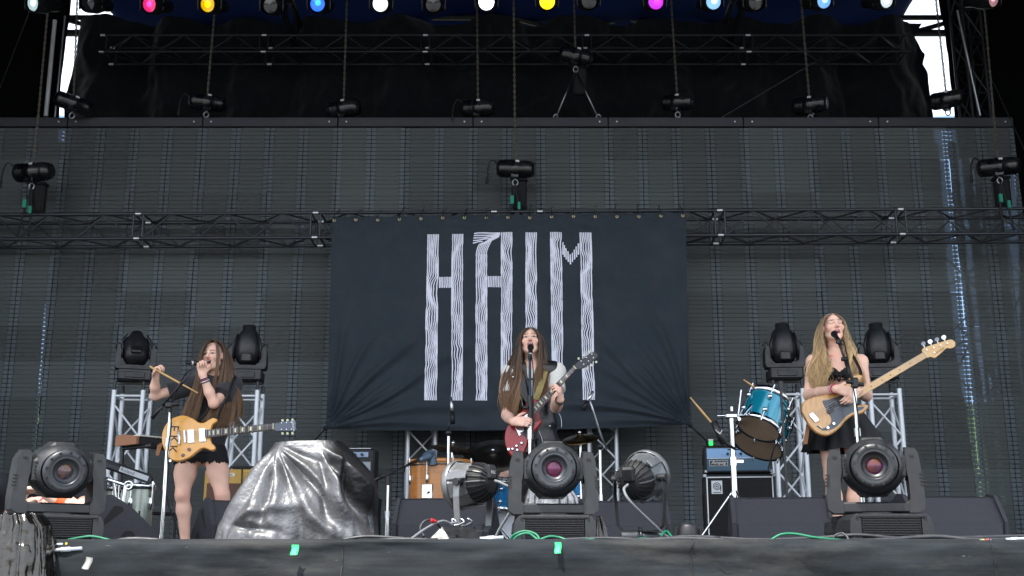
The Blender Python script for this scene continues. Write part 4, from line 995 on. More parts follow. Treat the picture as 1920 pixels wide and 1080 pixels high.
boxpart('vent_slot', (0.02, -0.1175, HH*0.86), (0.22, 0.004, 0.012), M_VENT, h_, 0.001)
bp_ = boxpart('badge', (-0.175, -0.119, HH*0.36), (0.16, 0.005, 0.052), mat('badge black', '#15171a', 0.4), h_, 0.001)
for (c, d) in (((0, -0.003, 0.024), (0.16, 0.003, 0.003)), ((0, -0.003, -0.024), (0.16, 0.003, 0.003)), ((-0.0785, -0.003, 0), (0.003, 0.003, 0.05)), ((0.0785, -0.003, 0), (0.003, 0.003, 0.05))): boxpart('badge_rim', c, d, M_STICKER, bp_, 0)
text_mesh('Ampeg', 0.045, M_STICKER, bp_, Matrix.Translation((0, -0.0035, 0.004)) @ Matrix.Rotation(R(90), 4, 'X'), shear=0.35)
for sx in (-1, 1): boxpart('corner', (sx*(W/2-0.012), -0.100, 0.016), (0.03, 0.03, 0.03), M_STEEL, h_, 0.006)
boxpart('side_handle', (-W/2-0.003, 0.05, HH*.55), (0.01, 0.13, 0.09), M_VENT, h_, 0.003)
t = empty('tuner_pedal', (at(1331, 838, YBR).x, YBR-0.02, H+0.012+HH), 0, 'small tuner with a green lit display on the bass amplifier', 'tuner')
boxpart('body', (0, 0, 0.035), (0.06, 0.08, 0.065), M_BLKPLASTIC, t); boxpart('display', (0, -0.042, 0.026), (0.034, 0.003, 0.035), mat('green display', '#12c83c', 0.4, emis='#18f050', estr=1.1), t, 0.001); boxpart('label_strip', (0, -0.042, 0.056), (0.045, 0.003, 0.014), M_STICKER, t, 0.001)
b = MB(); b.tube(smoothpath([(0.04, 0, 0.05), (0.10, -0.02, 0.06), (0.16, 0, 0.02), (0.24, -.02, 0.005)], 5), 0.006, 6); b.build('lead', M_RUBBER, t)
# ================================================================ drums
M_HOOP = mat('drum chrome', '#cfd4d8', 0.14, 1.0, var=0.03)
def drum(name, loc, rot, rad, ln, shell, headc, label, cat='drum', group=None, lugs=6, hoop=None, dbl=True, badge=False, legs=0.0):
    """axis = local z; bottom head at 0, top at ln"""
    e = empty(name, loc, 0, label, cat, group, rot=rot); hoop = hoop or M_HOOP
    b = MB(); b.lathe([(rad, 0.005), (rad, ln-0.005)], 40); b.build('shell', shell, e)
    for z0, s_ in ((0.0, -1), (ln, 1)):
        b = MB(); b.lathe([(rad*0.985, z0+s_*0.012), (rad+0.012, z0+s_*0.014), (rad+0.014, z0+s_*0.0), (rad+0.014, z0-s_*0.022), (rad+0.003, z0-s_*0.024)], 40); b.build('hoop', hoop, e)
        b = MB(); b.disc(rad*0.99, z0+s_*0.006, 40); b.build('drum_head', headc, e)
    for i in range(lugs):
        a = 2*math.pi*(i+.3)/lugs
        for zf in ((0.26, 0.72) if dbl else (0.66,)):
            b = MB(); M = Matrix.Rotation(a, 4, 'Z') @ Matrix.Translation((rad, 0, ln*zf))
            if dbl: b.ball((0.012, 0, 0), (0.020, 0.020, 0.020), 14, 8, M=M)
            else: b.ball((0.008, 0, 0), (0.016, 0.016, 0.045), 12, 8, M=M)
            b.build('lug', hoop, e)
            zz = 0.0 if zf < 0.5 else ln
            b = MB(); M2 = Matrix.Rotation(a, 4, 'Z'); b.cyl((rad+0.016, 0, ln*zf), (rad+0.018, 0, zz+(0.02 if zz else -0.02)), 0.005, n=6, M=M2); b.cyl((rad+0.018, 0, zz+(0.005 if zz else -0.005)), (rad+0.018, 0, zz+(0.03 if zz else -0.03)), 0.008, n=6, M=M2); b.build('tension_rod', hoop, e)
    if badge:
        b = MB(); b.box((rad*0.98, 0, ln*0.42), (0.02, 0.105, 0.125), M=Matrix.Rotation(R(-122), 4, 'Z'), bev=0.008); b.cyl((rad*0.98, 0, ln*.42), (rad+0.03, 0, ln*.42), 0.02, n=12, M=Matrix.Rotation(R(-122), 4, 'Z')); b.build('badge_plate', M_CHROME, e)
    if legs:
        for i in range(3):
            a = 2*math.pi*i/3+0.5
            b = MB(); b.tube([((rad+0.02)*math.cos(a), (rad+0.02)*math.sin(a), ln*.5), ((rad+0.02)*math.cos(a), (rad+0.02)*math.sin(a), -legs+0.05), ((rad+0.05)*math.cos(a), (rad+0.05)*math.sin(a), -legs)], 0.007, 8); b.build('leg', hoop, e)
    return e
M_MAPLE = mat('maple veneer', '#b9793a', 0.35, var=0.14, scale=5, stretch=(1, 1, 7), coat=0.4)
M_TEAL = mat('teal lacquer', '#0f7d95', 0.22, 0.35, var=0.10, scale=6, stretch=(9, 9, 0.4), coat=0.8)
M_BLUESPK = mat('blue sparkle', '#1a7fc0', 0.25, 0.5, var=0.4, scale=160, coat=0.8)
M_SILSPK = mat('silver sparkle', '#8e968c', 0.32, 0.55, var=0.3, scale=220, coat=0.6)
M_WHITEHEAD = mat('coated head', '#d8dbe2', 0.55); M_CLEARHEAD = mat('smoky clear head', '#a8917c', 0.4, var=0.12, scale=8); M_EBONY = mat('dark head', '#26231f', 0.3)
q = at(826, 868, 9.9); drum('floor_tom', (q.x, 9.9, q.z-0.44), (0, 0, 0.2), 0.265, 0.44, M_MAPLE, M_WHITEHEAD, 'large maple floor tom with chrome lugs behind the silver floor lamp', lugs=8, dbl=False, badge=True, legs=q.z-0.44)
ft_ = bpy.data.objects['floor_tom']
for z_, r_, m_, nm in ((.435, .283, M_MAPLE, 'wood_hoop'), (.405, .276, M_CHROME, 'chrome_band')):
    b = MB(); b.lathe([(r_-.012, z_+.024), (r_, z_+.022), (r_, z_-(.018 if nm == 'wood_hoop' else .0)), (r_-.012, z_-(.020 if nm == 'wood_hoop' else .002))], 44); b.build(nm, m_, ft_)
q = at(948, 925, 10.3); drum('rack_tom', (q.x-0.02, 10.35, q.z-0.12), (0.15, 0.1, 0), 0.15, 0.24, M_BLUESPK, M_WHITEHEAD, 'small blue sparkle tom by the arm of the seated drummer', lugs=6, legs=0.0)
q = at(1004, 985, 10.4); drum('bass_drum', (q.x, 10.42, 0.36), (R(90), 0, 0), 0.345, 0.40, M_BLUESPK, M_WHITEHEAD, 'blue sparkle bass drum with a white front head behind the centre light', lugs=8).location = (q.x, 10.82, 0.36)
q = at(1075, 900, 10.6); drum('rack_tom', (q.x, 10.62, q.z-0.15), (0.1, -0.1, 0), 0.14, 0.22, M_BLUESPK, M_WHITEHEAD, 'small blue sparkle tom mostly hidden right of the centre light', lugs=6)
M_CYM = mat('aged bronze', '#5a4a2e', 0.34, 1.0, var=0.22, scale=9, dirt=0.15)
M_CYMDK = mat('dark bronze', '#33322c', 0.36, 0.9, var=0.22, scale=9)
def cymbal(px, py, Y, rad, tilt, label, m, floor_x=None):
    p = at(px, py, Y); e = empty('cymbal', p, 0, label, 'cymbal', 'cymbals around the drum kit')
    M = Matrix.Rotation(tilt[0], 4, 'X') @ Matrix.Rotation(tilt[1], 4, 'Y')
    b = MB(); b.lathe([(0.004, 0.028), (0.02, 0.027), (0.038, 0.014), (0.05, 0.006), (rad*.6, -0.004), (rad, -0.018), (rad, -0.020), (rad*.6, -0.006), (0.05, 0.004), (0.004, 0.02)], 40, M=M); b.build('plate', m, e)
    b = MB(); b.cyl((0, 0, -0.05), (0, 0, 0.06), 0.007, n=8, M=M); b.ball((0, 0, 0.045), 0.016, 10, 6, M=M); b.build('wing_nut', M_CHROME, e)
    b = MB(); b.cyl((0, 0, -0.04), (0, 0, -0.03-p.z+0.30), 0.012, n=10); b.cyl((0, 0, -p.z+0.33), (0, 0, -p.z+0.05), 0.016, n=10)
    for i in range(3):
        a = i*2.094+0.4; b.cyl((0, 0, -p.z+0.30), (0.28*math.cos(a), 0.28*math.sin(a), -p.z+0.01), 0.009, n=8)
    b.build('stand', M_CHROME, e)
    return e
cymbal(848, 840, 9.9, 0.19, (R(-4), R(9)), 'thin bronze cymbal nearest the maple tom', M_CYM)
cymbal(925, 852, 10.2, 0.27, (R(38), R(-4)), 'large dark ride cymbal tipped towards the audience left of the red guitar', M_CYMDK)
cymbal(1088, 820, 10.2, 0.165, (R(22), R(-8)), 'bronze crash cymbal right of the leather vest', M_CYM)
# teal toms on the right
YTM = 8.25
tm = at(1434, 768, YTM)
ax = Vector((-0.42, -0.30, -0.84)).normalized()       # towards the bottom heads
rotq = (-ax).to_track_quat('Z', 'Y').to_euler()
c1 = at(1422, 802, YTM); drum('rack_tom', c1, rotq, 0.155, 0.25, M_TEAL, M_CLEARHEAD, 'teal lacquered tom with chrome lugs, upper of the tilted pair', lugs=6, group='teal toms')
c2 = at(1416, 820, YTM+0.30); drum('rack_tom', c2+Vector((0.03, 0.06, -0.05)), rotq, 0.185, 0.24, M_TEAL, M_CLEARHEAD, 'larger teal tom, lower of the tilted pair', lugs=6, group='teal toms')
e = empty('drum_stand', onfloor(1381, YTM-0.15), 0, 'chrome drum stand holding the teal toms in front of the bass rig', 'drum stand')
zt = at(1374, 785, YTM-0.15).z
b = MB(); b.cyl((0, 0, 0.25), (0, 0, 0.60), 0.021, n=14); b.cyl((0, 0, 0.6), (0, 0, zt), 0.016, n=14); b.build('post', M_CHROME, e)
b = MB(); b.cyl((0, 0, 0.58), (0, 0, 0.64), 0.027, n=12); b.box((0.04, 0, 0.61), (0.06, 0.02, 0.02)); b.cyl((0, 0, 0.36), (0, 0, 0.40), 0.026, n=12); b.build('collar', M_CHROME, e)
for i in range(3):
    a = i*2.094+0.9; b = MB(); b.cyl((0, 0, 0.42), (0.30*math.cos(a), 0.30*math.sin(a), 0.012), 0.010, n=8); b.build('leg', M_CHROME, e)
b = MB(); b.box((0, 0, zt+0.02), (0.085, 0.04, 0.035), bev=0.008); b.cyl((-0.10, 0, zt+0.02), (0.08, 0, zt+0.025), 0.007, n=10); b.cyl((0.0, -0.03, zt+0.05), (0.0, -0.03, zt+0.08), 0.01, n=8); b.build('clamp', M_CHROME, e)
b = MB(); b.cyl((0.08, 0.0, zt+0.02), (0.20, 0.12, zt+0.14), 0.011, n=10); b.cyl((0.05, 0.03, zt+0.0), (0.10, 0.12, zt+0.22), 0.010, n=10); b.cyl((0.06, 0.02, zt+0.0), (0.17, 0.4, zt-0.02), 0.012, n=10); b.build('tom_arm', M_CHROME, e)
M_STICK = mat('hickory', '#c79d63', 0.45, var=0.08, scale=30)
def drumstick(a, c, label, r=0.0078):
    a = Vector(a); c = Vector(c); d = c-a; b = MB()
    pts = [a, a+d*0.01, a+d*0.60, a+d*0.93, a+d*0.955, a+d*0.975, a+d*0.99, c]; rs = [r*.6, r, r, r*.55, r*.45, r*.75, r*.75, r*.4]
    b.tube(pts, rs, 10); o = b.build('drumstick', M_STICK); return tag(o, label, 'drumstick', 'drumsticks')
e = empty('stick_holder', at(1347, 815, YTM-0.2), 0, 'black tubular drumstick holder clamped to the drum stand', 'stick holder')
h0 = at(1357, 832, YTM-0.2); h1 = at(1338, 790, YTM-0.2)
b = MB(); b.tube([h0, h0+(h1-h0)*.02, h1], [0.020, 0.026, 0.026], 16); b.build('tube', M_BLKPLASTIC, e, True)
b = MB(); b.tube([h0+(h1-h0)*.3+Vector((0, 0, -.02)), at(1378, 842, YTM-0.16)], 0.011, 8); b.build('clamp', M_BLKPLASTIC, e, True)
mm = (h0+h1)/2+Vector((0, -0.027, 0)); b = MB()
for s_ in (-1, 1):
    a = mm+Vector((s_*0.024, 0.006, 0.012)); c = mm+Vector((0.004, -0.001, -0.016)); b.add([a, a+Vector((0, 0, 0.008)), c+Vector((0, 0, 0.008)), c], [(0, 1, 2, 3)])
b.build('logo_mark', M_STICKER, e, True)
drumstick(at(1345, 806, YTM-0.2), at(1294, 745, YTM-0.2), 'drumstick standing in the black holder beside the banner')
drumstick(at(1448, 748, YTM+0.05), at(1394, 712, YTM+0.0), 'drumstick resting on the upper teal tom')
# ================================================================ left keyboards, pad and silver toms
YK = 8.75
M_SYNTHWOOD = mat('synth wood end', '#8a5a3a', 0.5, var=0.18, scale=10, stretch=(1, 1, 6)); M_SYNTH = mat('synth black', '#121315', 0.5, var=0.15)
k0 = at(238, 826, YK)
e = empty('synthesizer', (k0.x, YK, k0.z), R(52), 'black synthesizer with wooden end cheeks on a keyboard stand', 'synthesizer')
# local: x along keys (away), y depth
b = MB(); pr = [(-0.115, -0.03), (0.14, -0.03), (0.14, 0.035), (0.06, 0.045), (-0.115, 0.02)]
Mx = Matrix(((0, 0, 1, 0), (1, 0, 0, 0), (0, 1, 0, 0), (0, 0, 0, 1)))
b.plate(pr, 0.62, Matrix.Translation((0.02, 0, 0)) @ Mx); b.build('chassis', M_SYNTH, e)
for x0 in (-0.002, 0.64):
    b = MB(); b.plate([(-0.125, -0.034), (0.15, -0.034), (0.15, 0.042), (0.06, 0.052), (-0.125, 0.026)], 0.022, Matrix.Translation((x0, 0, 0)) @ Mx); b.build('end_cheek', M_SYNTHWOOD, e)
for i in range(14):
    b = MB(); b.box((0.05+i*0.042, -0.07, 0.035), (0.038, 0.09, 0.012)); b.build('key', mat('ivory key', '#c8c6bd', 0.4), e)
e2 = empty('keyboard_stand', (k0.x, YK, 0), R(52), 'black two-tier keyboard stand at the left with padded arms', 'keyboard stand')
for x0 in (0.06, 0.58):
    b = MB(); b.cyl((x0, -0.20, k0.z-0.05), (x0, 0.16, k0.z-0.05), 0.014, n=10); b.cyl((x0, -0.25, k0.z-0.05), (x0, -0.18, k0.z-0.05), 0.02, n=10); b.build('tier_arm', M_BLKPLASTIC, e2)
    b = MB(); b.cyl((x0, 0.14, 0.02), (x0, 0.14, k0.z+0.0), 0.016, n=10); b.build('post', M_BLACKMET, e2)
    b = MB(); b.cyl((x0, -0.2, 0.02), (x0, 0.22, 0.02), 0.016, n=10); b.build('foot', M_BLACKMET, e2)
b = MB(); b.cyl((0.06, 0.14, 0.3), (0.58, 0.14, 0.3), 0.014, n=10); b.build('cross_bar', M_BLACKMET, e2)
kp = at(236, 884, 8.0)
e = empty('sampling_pad', kp, R(24), 'black electronic drum pad with a pale maker plate on its front edge', 'drum pad'); tl = Matrix.Rotation(R(18), 4, 'Y') @ Matrix.Rotation(R(6), 4, 'X')
b = MB(); b.box((0, 0, 0), (0.36, 0.30, 0.055), M=tl, bev=0.014); b.build('body', mat('pad dark', '#23262b', 0.5, var=0.12), e)
for i in range(3):
    for j in range(2):
        b = MB(); b.box((-0.115+i*0.115, -0.05+j*0.11, 0.03), (0.105, 0.10, 0.012), M=tl, bev=0.004); b.build('pad', M_RUBBER, e)
b = MB(); b.box((0.045, -0.151, 0.004), (0.20, 0.004, 0.034), M=tl); b.build('maker_plate', mat('plate silver', '#aeb2b6', 0.4, 0.3), e)
text_mesh('Roland', 0.034, M_BLKPLASTIC, e, tl @ Matrix.Translation((0.0, -0.1535, 0.004)) @ Matrix.Rotation(R(90), 4, 'X'))
q = at(259, 912, 7.95); drum('floor_tom', (q.x, 7.95, q.z-0.34), (0, 0, 0.5), 0.105, 0.34, M_SILSPK, M_WHITEHEAD, 'tall silver sparkle drum under the electronic pad', lugs=5, dbl=False, legs=q.z-0.34, group='silver sparkle drums')
q = at(194, 916, 8.35); drum('floor_tom', (q.x, 8.35, q.z-0.30), (0, 0, 0.2), 0.11, 0.30, M_SILSPK, M_WHITEHEAD, 'silver sparkle drum half hidden beside the left moving head light', lugs=5, dbl=False, legs=q.z-0.30, group='silver sparkle drums')
b = MB(); e = empty('pad_stand', onfloor(226, 7.75), 0, 'chrome stand with a ring clamp below the electronic pad', 'drum stand'); zz = at(232, 906, 7.75).z
b.cyl((0, 0, 0.2), (0.01, 0, zz-0.02), 0.014, n=10); b.cyl((0, 0, 0.02), (0, 0, 0.25), 0.018, n=10); b.build('post', M_CHROME, e)
b = MB(); b.tube([(0.03+0.026*math.cos(t), 0, zz-0.015+0.026*math.sin(t)) for t in [2*math.pi*i/16 for i in range(17)]], 0.010, 8, caps=False); b.build('ring_clamp', M_CHROME, e)
b = MB(); b.cyl((-0.13, 0, zz+0.03), (0.0, 0, zz-0.01), 0.014, n=10); b.cyl((-0.07, 0.0, zz), (-0.04, 0.02, zz-0.20), 0.012, n=10); b.ball((-0.04, 0, zz-0.12), 0.022, 10, 8); b.build('tilter', M_CHROME, e)
for i in range(3):
    a = i*2.094; b = MB(); b.cyl((0, 0, 0.22), (0.22*math.cos(a), 0.22*math.sin(a), 0.01), 0.009, n=8); b.build('leg', M_CHROME, e)
# ================================================================ implicit modelling of figures
class Vol:
    def __init__(s, lo, hi, h=0.005):
        s.h = h; s.lo = np.array(lo, float); n = np.ceil((np.array(hi)-s.lo)/h).astype(int)+1
        s.a = np.full(n, 0.5, np.float32); s.ax = [s.lo[i]+h*np.arange(n[i]) for i in range(3)]
    def _sl(s, lo, hi):
        r = []
        for i in range(3):
            a = max(0, int((lo[i]-s.lo[i])/s.h)-1); b = min(s.a.shape[i], int((hi[i]-s.lo[i])/s.h)+3)
            if b <= a: return None
            r.append(slice(a, b))
        return tuple(r)
    def op(s, fn, lo, hi, k, mode='u'):
        m = k+3*s.h; sl = s._sl([x-m for x in lo], [x+m for x in hi])
        if sl is None: return
        x = s.ax[0][sl[0]][:, None, None]; y = s.ax[1][sl[1]][None, :, None]; z = s.ax[2][sl[2]][None, None, :]
        d = fn(x, y, z).astype(np.float32); c = s.a[sl]
        if mode == 's': d = -d; 
        if mode == 'u':
            if k > 0: hh = np.clip(0.5+0.5*(c-d)/k, 0, 1); s.a[sl] = c*(1-hh)+d*hh-k*hh*(1-hh)
            else: s.a[sl] = np.minimum(c, d)
        else:   # subtract: max(c, -d)
            if k > 0: hh = np.clip(0.5-0.5*(c-d)/k, 0, 1); s.a[sl] = c*(1-hh)+d*hh+k*hh*(1-hh)
            else: s.a[sl] = np.maximum(c, d)
    def cap(s, a, b, ra, rb=None, k=0.02, sq=1.0, mode='u'):
        a = np.array(a, float); b = np.array(b, float); rb = ra if rb is None else rb; ab = b-a; L2 = max(1e-9, ab@ab)
        R_ = max(ra, rb)
        def fn(x, y, z):
            px, py, pz = x-a[0], y-a[1], z-a[2]
            t = np.clip((px*ab[0]+py*ab[1]+pz*ab[2])/L2, 0, 1)
            return np.sqrt((px-t*ab[0])**2+((py-t*ab[1])/sq)**2+(pz-t*ab[2])**2)-(ra+(rb-ra)*t)
        s.op(fn, np.minimum(a, b)-R_, np.maximum(a, b)+R_, k, mode)
    def ell(s, c, r, Rm=None, k=0.02, mode='u'):
        c = np.array(c, float); r = np.array(r, float); Rm = np.eye(3) if Rm is None else np.array(Rm)
        def fn(x, y, z):
            px, py, pz = x-c[0], y-c[1], z-c[2]
            q = [(Rm[0, i]*px+Rm[1, i]*py+Rm[2, i]*pz)/r[i] for i in range(3)]
            k0 = np.sqrt(q[0]**2+q[1]**2+q[2]**2)+1e-9; k1 = np.sqrt((q[0]/r[0])**2+(q[1]/r[1])**2+(q[2]/r[2])**2)+1e-9
            return k0*(k0-1)/k1
        m = r.max(); s.op(fn, c-m, c+m, k, mode)
    def half(s, p, n, k=0.0):
        """cut away everything on the +n side of the plane at p"""
        p = np.array(p, float); n = np.array(n, float); n /= np.linalg.norm(n)
        x = s.ax[0][:, None, None]; y = s.ax[1][None, :, None]; z = s.ax[2][None, None, :]
        d = ((x-p[0])*n[0]+(y-p[1])*n[1]+(z-p[2])*n[2]).astype(np.float32); s.a = np.maximum(s.a, d)
    def wrinkle(s, amp, f, ang=0.0, seed=0, lo=-9, hi=9):
        x = s.ax[0][:, None, None]; y = s.ax[1][None, :, None]; z = s.ax[2][None, None, :]
        w = np.sin(f*(x*np.cos(ang)+z*np.sin(ang))+2.3*np.sin(5.1*z+3*x+seed)+1.1*np.sin(9*x+4*y+seed*2))*np.sin(f*.37*(z-x*.4)+seed)+0.5*np.sin(f*1.7*(x*np.cos(ang+.6)+z*np.sin(ang+.6))+seed*3+2*np.sin(7*z))
        fade = np.clip((z-lo)/.06, 0, 1)*np.clip((hi-z)/.06, 0, 1)
        s.a = s.a+(amp*w*fade).astype(np.float32)
    def extract(s):
        a = s.a; sg = a < 0; nx, ny, nz = a.shape
        c = np.zeros((nx-1, ny-1, nz-1), np.int8)
        for i in (0, 1):
            for j in (0, 1):
                for k in (0, 1): c += sg[i:nx-1+i, j:ny-1+j, k:nz-1+k]
        act = (c > 0) & (c < 8); I, J, K = np.nonzero(act)
        idx = np.full(act.shape, -1, np.int64); idx[I, J, K] = np.arange(len(I))
        pos = np.zeros((len(I), 3)); cnt = np.zeros(len(I))
        cor = [(i, j, k) for i in (0, 1) for j in (0, 1) for k in (0, 1)]
        for u in range(8):
            for w in range(u+1, 8):
                p, q = cor[u], cor[w]
                if sum(abs(p[t]-q[t]) for t in range(3)) != 1: continue
                va = a[I+p[0], J+p[1], K+p[2]]; vb = a[I+q[0], J+q[1], K+q[2]]; m = (va < 0) != (vb < 0)
                t = np.where(m, va/(va-vb+1e-12), 0)
                for d in range(3): pos[:, d] += np.where(m, p[d]+t*(q[d]-p[d]), 0)
                cnt += m
        pos = pos/cnt[:, None]+np.stack([I, J, K], 1)
        V = s.lo+pos*s.h
        F = []
        for ax_ in range(3):
            sl0 = [slice(None)]*3; sl1 = [slice(None)]*3; sl0[ax_] = slice(0, -1); sl1[ax_] = slice(1, None)
            d = sg[tuple(sl0)] != sg[tuple(sl1)]; inside_first = sg[tuple(sl0)]
            o1, o2 = (ax_+1) % 3, (ax_+2) % 3
            e = np.argwhere(d)
            e = e[(e[:, o1] > 0) & (e[:, o2] > 0) & (e[:, o1] < a.shape[o1]-1) & (e[:, o2] < a.shape[o2]-1)]
            def cell(d1, d2):
                f = e.copy(); f[:, o1] += d1; f[:, o2] += d2; return idx[f[:, 0], f[:, 1], f[:, 2]]
            q = np.stack([cell(-1, -1), cell(0, -1), cell(0, 0), cell(-1, 0)], 1)
            fl = ~inside_first[e[:, 0], e[:, 1], e[:, 2]]
            q[fl] = q[fl][:, ::-1]; F.append(q)
        F = np.concatenate(F); F = F[(F >= 0).all(1)]
        return V, F
def np_mesh(name, V, F, mats, cols=None):
    me = bpy.data.meshes.new(name); nv, nf = len(V), len(F); w = F.shape[1]
    me.vertices.add(nv); me.vertices.foreach_set('co', np.ascontiguousarray(V, np.float32).ravel())
    me.loops.add(nf*w); me.loops.foreach_set('vertex_index', np.ascontiguousarray(F, np.int32).ravel())
    me.polygons.add(nf); me.polygons.foreach_set('loop_start', np.arange(0, nf*w, w, dtype=np.int32))
    try: me.polygons.foreach_set('loop_total', np.full(nf, w, np.int32))
    except Exception: pass
    me.polygons.foreach_set('use_smooth', np.ones(nf, bool))
    for m in (mats if isinstance(mats, (list, tuple)) else [mats]): me.materials.append(m)
    me.update(calc_edges=True); me.validate()
    if cols is not None:
        ca = me.color_attributes.new('Col', 'FLOAT_COLOR', 'POINT')
        ca.data.foreach_set('color', np.concatenate([cols, np.ones((len(cols), 1))], 1).astype(np.float32).ravel())
    return me
def vol_obj(vol, name, m, parent, colfn=None, smooth=1):
    V, F = vol.extract()
    for _ in range(smooth):     # light Laplacian relax
        acc = np.zeros_like(V); n = np.zeros(len(V))
        for i in range(4):
            np.add.at(acc, F[:, i], V[F[:, (i+1) % 4]]); np.add.at(n, F[:, i], 1)
        V = V*0.5+0.5*acc/np.maximum(n, 1)[:, None]
    cols = colfn(V) if colfn else None
    if parent is not None:
        o = np.array(wm(parent).translation); V = V-o
    return link(name, np_mesh(name, V, F, m, cols), parent)
# ---------------------------------------------------------------- body pieces
def unit(v): v = np.array(v, float); return v/np.linalg.norm(v)
def do_hand(vol, wrist, f, n, thumb, curl=0.8, size=1.0, spread=0.0, curls=None, thumb_curl=0.6, thumb_dir=None):
    """f: towards the knuckles, n: the palm faces this way, thumb: side of the thumb"""
    f = unit(f); n = np.array(n, float); n = unit(n-f*np.dot(n, f)); s = np.cross(f, n); s = s if np.dot(s, thumb) > 0 else -s
    w = np.array(wrist, float); S = size
    offs = [0.028, 0.009, -0.010, -0.027]; lens = [0.92, 1.03, 0.97, 0.76]
    curls = curls or [curl]*4
    for i in range(4):
        p = w+f*(0.082-0.006*abs(i-1.2))*S+s*offs[i]*S
        vol.cap(w+s*offs[i]*0.55*S, p, 0.0145*S, 0.0125*S, k=0.012)
        fd = unit(f+s*spread*(1.5-i)*0.3); th = 0.0
        for j, (L, r0, r1) in enumerate(((0.042, .0098, .0090), (0.026, .0088, .0080), (0.021, .0078, .0066))):
            th += curls[i]*(0.9, 1.15, 0.7)[j]
            q = p+(fd*math.cos(th)+n*math.sin(th))*L*lens[i]*S; vol.cap(p, q, r0*S, r1*S, k=0.003); p = q
    tb = w+f*0.022*S+s*0.026*S
    vol.cap(w+f*.01*S, tb, 0.016*S, 0.015*S, k=0.012)
    d = unit(f*0.55+s*0.75+n*0.35) if thumb_dir is None else unit(thumb_dir); e = unit(f*.75-s*.5+n*.5)
    for j, (L, r0, r1) in enumerate(((0.040, .0135, .0110), (0.032, .0105, .0095), (0.024, .0092, .0075))):
        q = tb+d*L*S; vol.cap(tb, q, r0*S, r1*S, k=0.004); tb = q
        d = unit(d*math.cos(thumb_curl*.6)+e*math.sin(thumb_curl*.6))
def head_frame(fwd, up):
    y = unit(fwd); z = np.array(up, float); z = unit(z-y*np.dot(z, y)); x = np.cross(y, z)
    return np.stack([x, y, z], 1)      # columns
def head(vol, c, Rm, S=1.0, mouth=1.0, jaw=0.0):
    c = np.array(c, float)
    P = lambda x, y, z: c+Rm @ (np.array((x, y, z))*S)
    vol.ell(P(0, -.018, .028), np.array((.074, .092, .084))*S, Rm, 0.02)
    vol.ell(P(0, .012, -.030), np.array((.0605, .069, .078))*S, Rm, 0.03)
    for sx in (-1, 1):
        vol.cap(P(sx*.048, .0, -.060), P(sx*.012, .060, -.100-jaw), .020*S, .016*S, 0.02)
        vol.cap(P(sx*.044, .064, .024), P(sx*.014, .078, .023), .011*S, .010*S, 0.014)
        vol.ell(P(sx*.041, .054, -.022), np.array((.024, .022, .022))*S, Rm, 0.02)
    vol.ell(P(0, .062, -.096-jaw), np.array((.019, .018, .017))*S, Rm, 0.018)
    vol.cap(P(0, .080, .014), P(0, .101, -.020), .0085*S, .0115*S, 0.010)
    for sx in (-1, 1): vol.ell(P(sx*.011, .091, -.026), np.array((.009, .011, .008))*S, Rm, 0.006)
    for sx in (-1, 1):
        vol.ell(P(sx*.031, .088, .006), np.array((.017, .014, .010))*S, Rm, 0.010, 's')
        vol.ell(P(sx*.030, .064, .005), np.array((.0145, .0145, .0135))*S, Rm, 0.004)
        vol.ell(P(sx*.077, -.008, -.006), np.array((.010, .020, .031))*S, Rm, 0.008)
    zc = -.059
    a, b_ = .0205, .0150*mouth+0.003
    for k in range(14):
        t0, t1 = 2*math.pi*k/14, 2*math.pi*(k+1)/14
        r = .0058 if math.sin(t0) < 0 else .0048
        vol.cap(P(a*math.cos(t0), .079-.013*math.cos(t0)**2, zc+b_*math.sin(t0)), P(a*math.cos(t1), .079-.013*math.cos(t1)**2, zc+b_*math.sin(t1)), r*S, r*S, 0.006)
    if mouth > 0.2:
        vol.ell(P(0, .082, zc), np.array((.0165, .030, .0120*mouth))*S, Rm, 0.004, 's')
        vol.ell(P(0, .066, zc+.0125*mouth), np.array((.014, .011, .0050))*S, Rm, 0.0)
SKIN = np.array(lin('#e6bba6')); SKIN_R = np.array(lin('#d28f7c'))
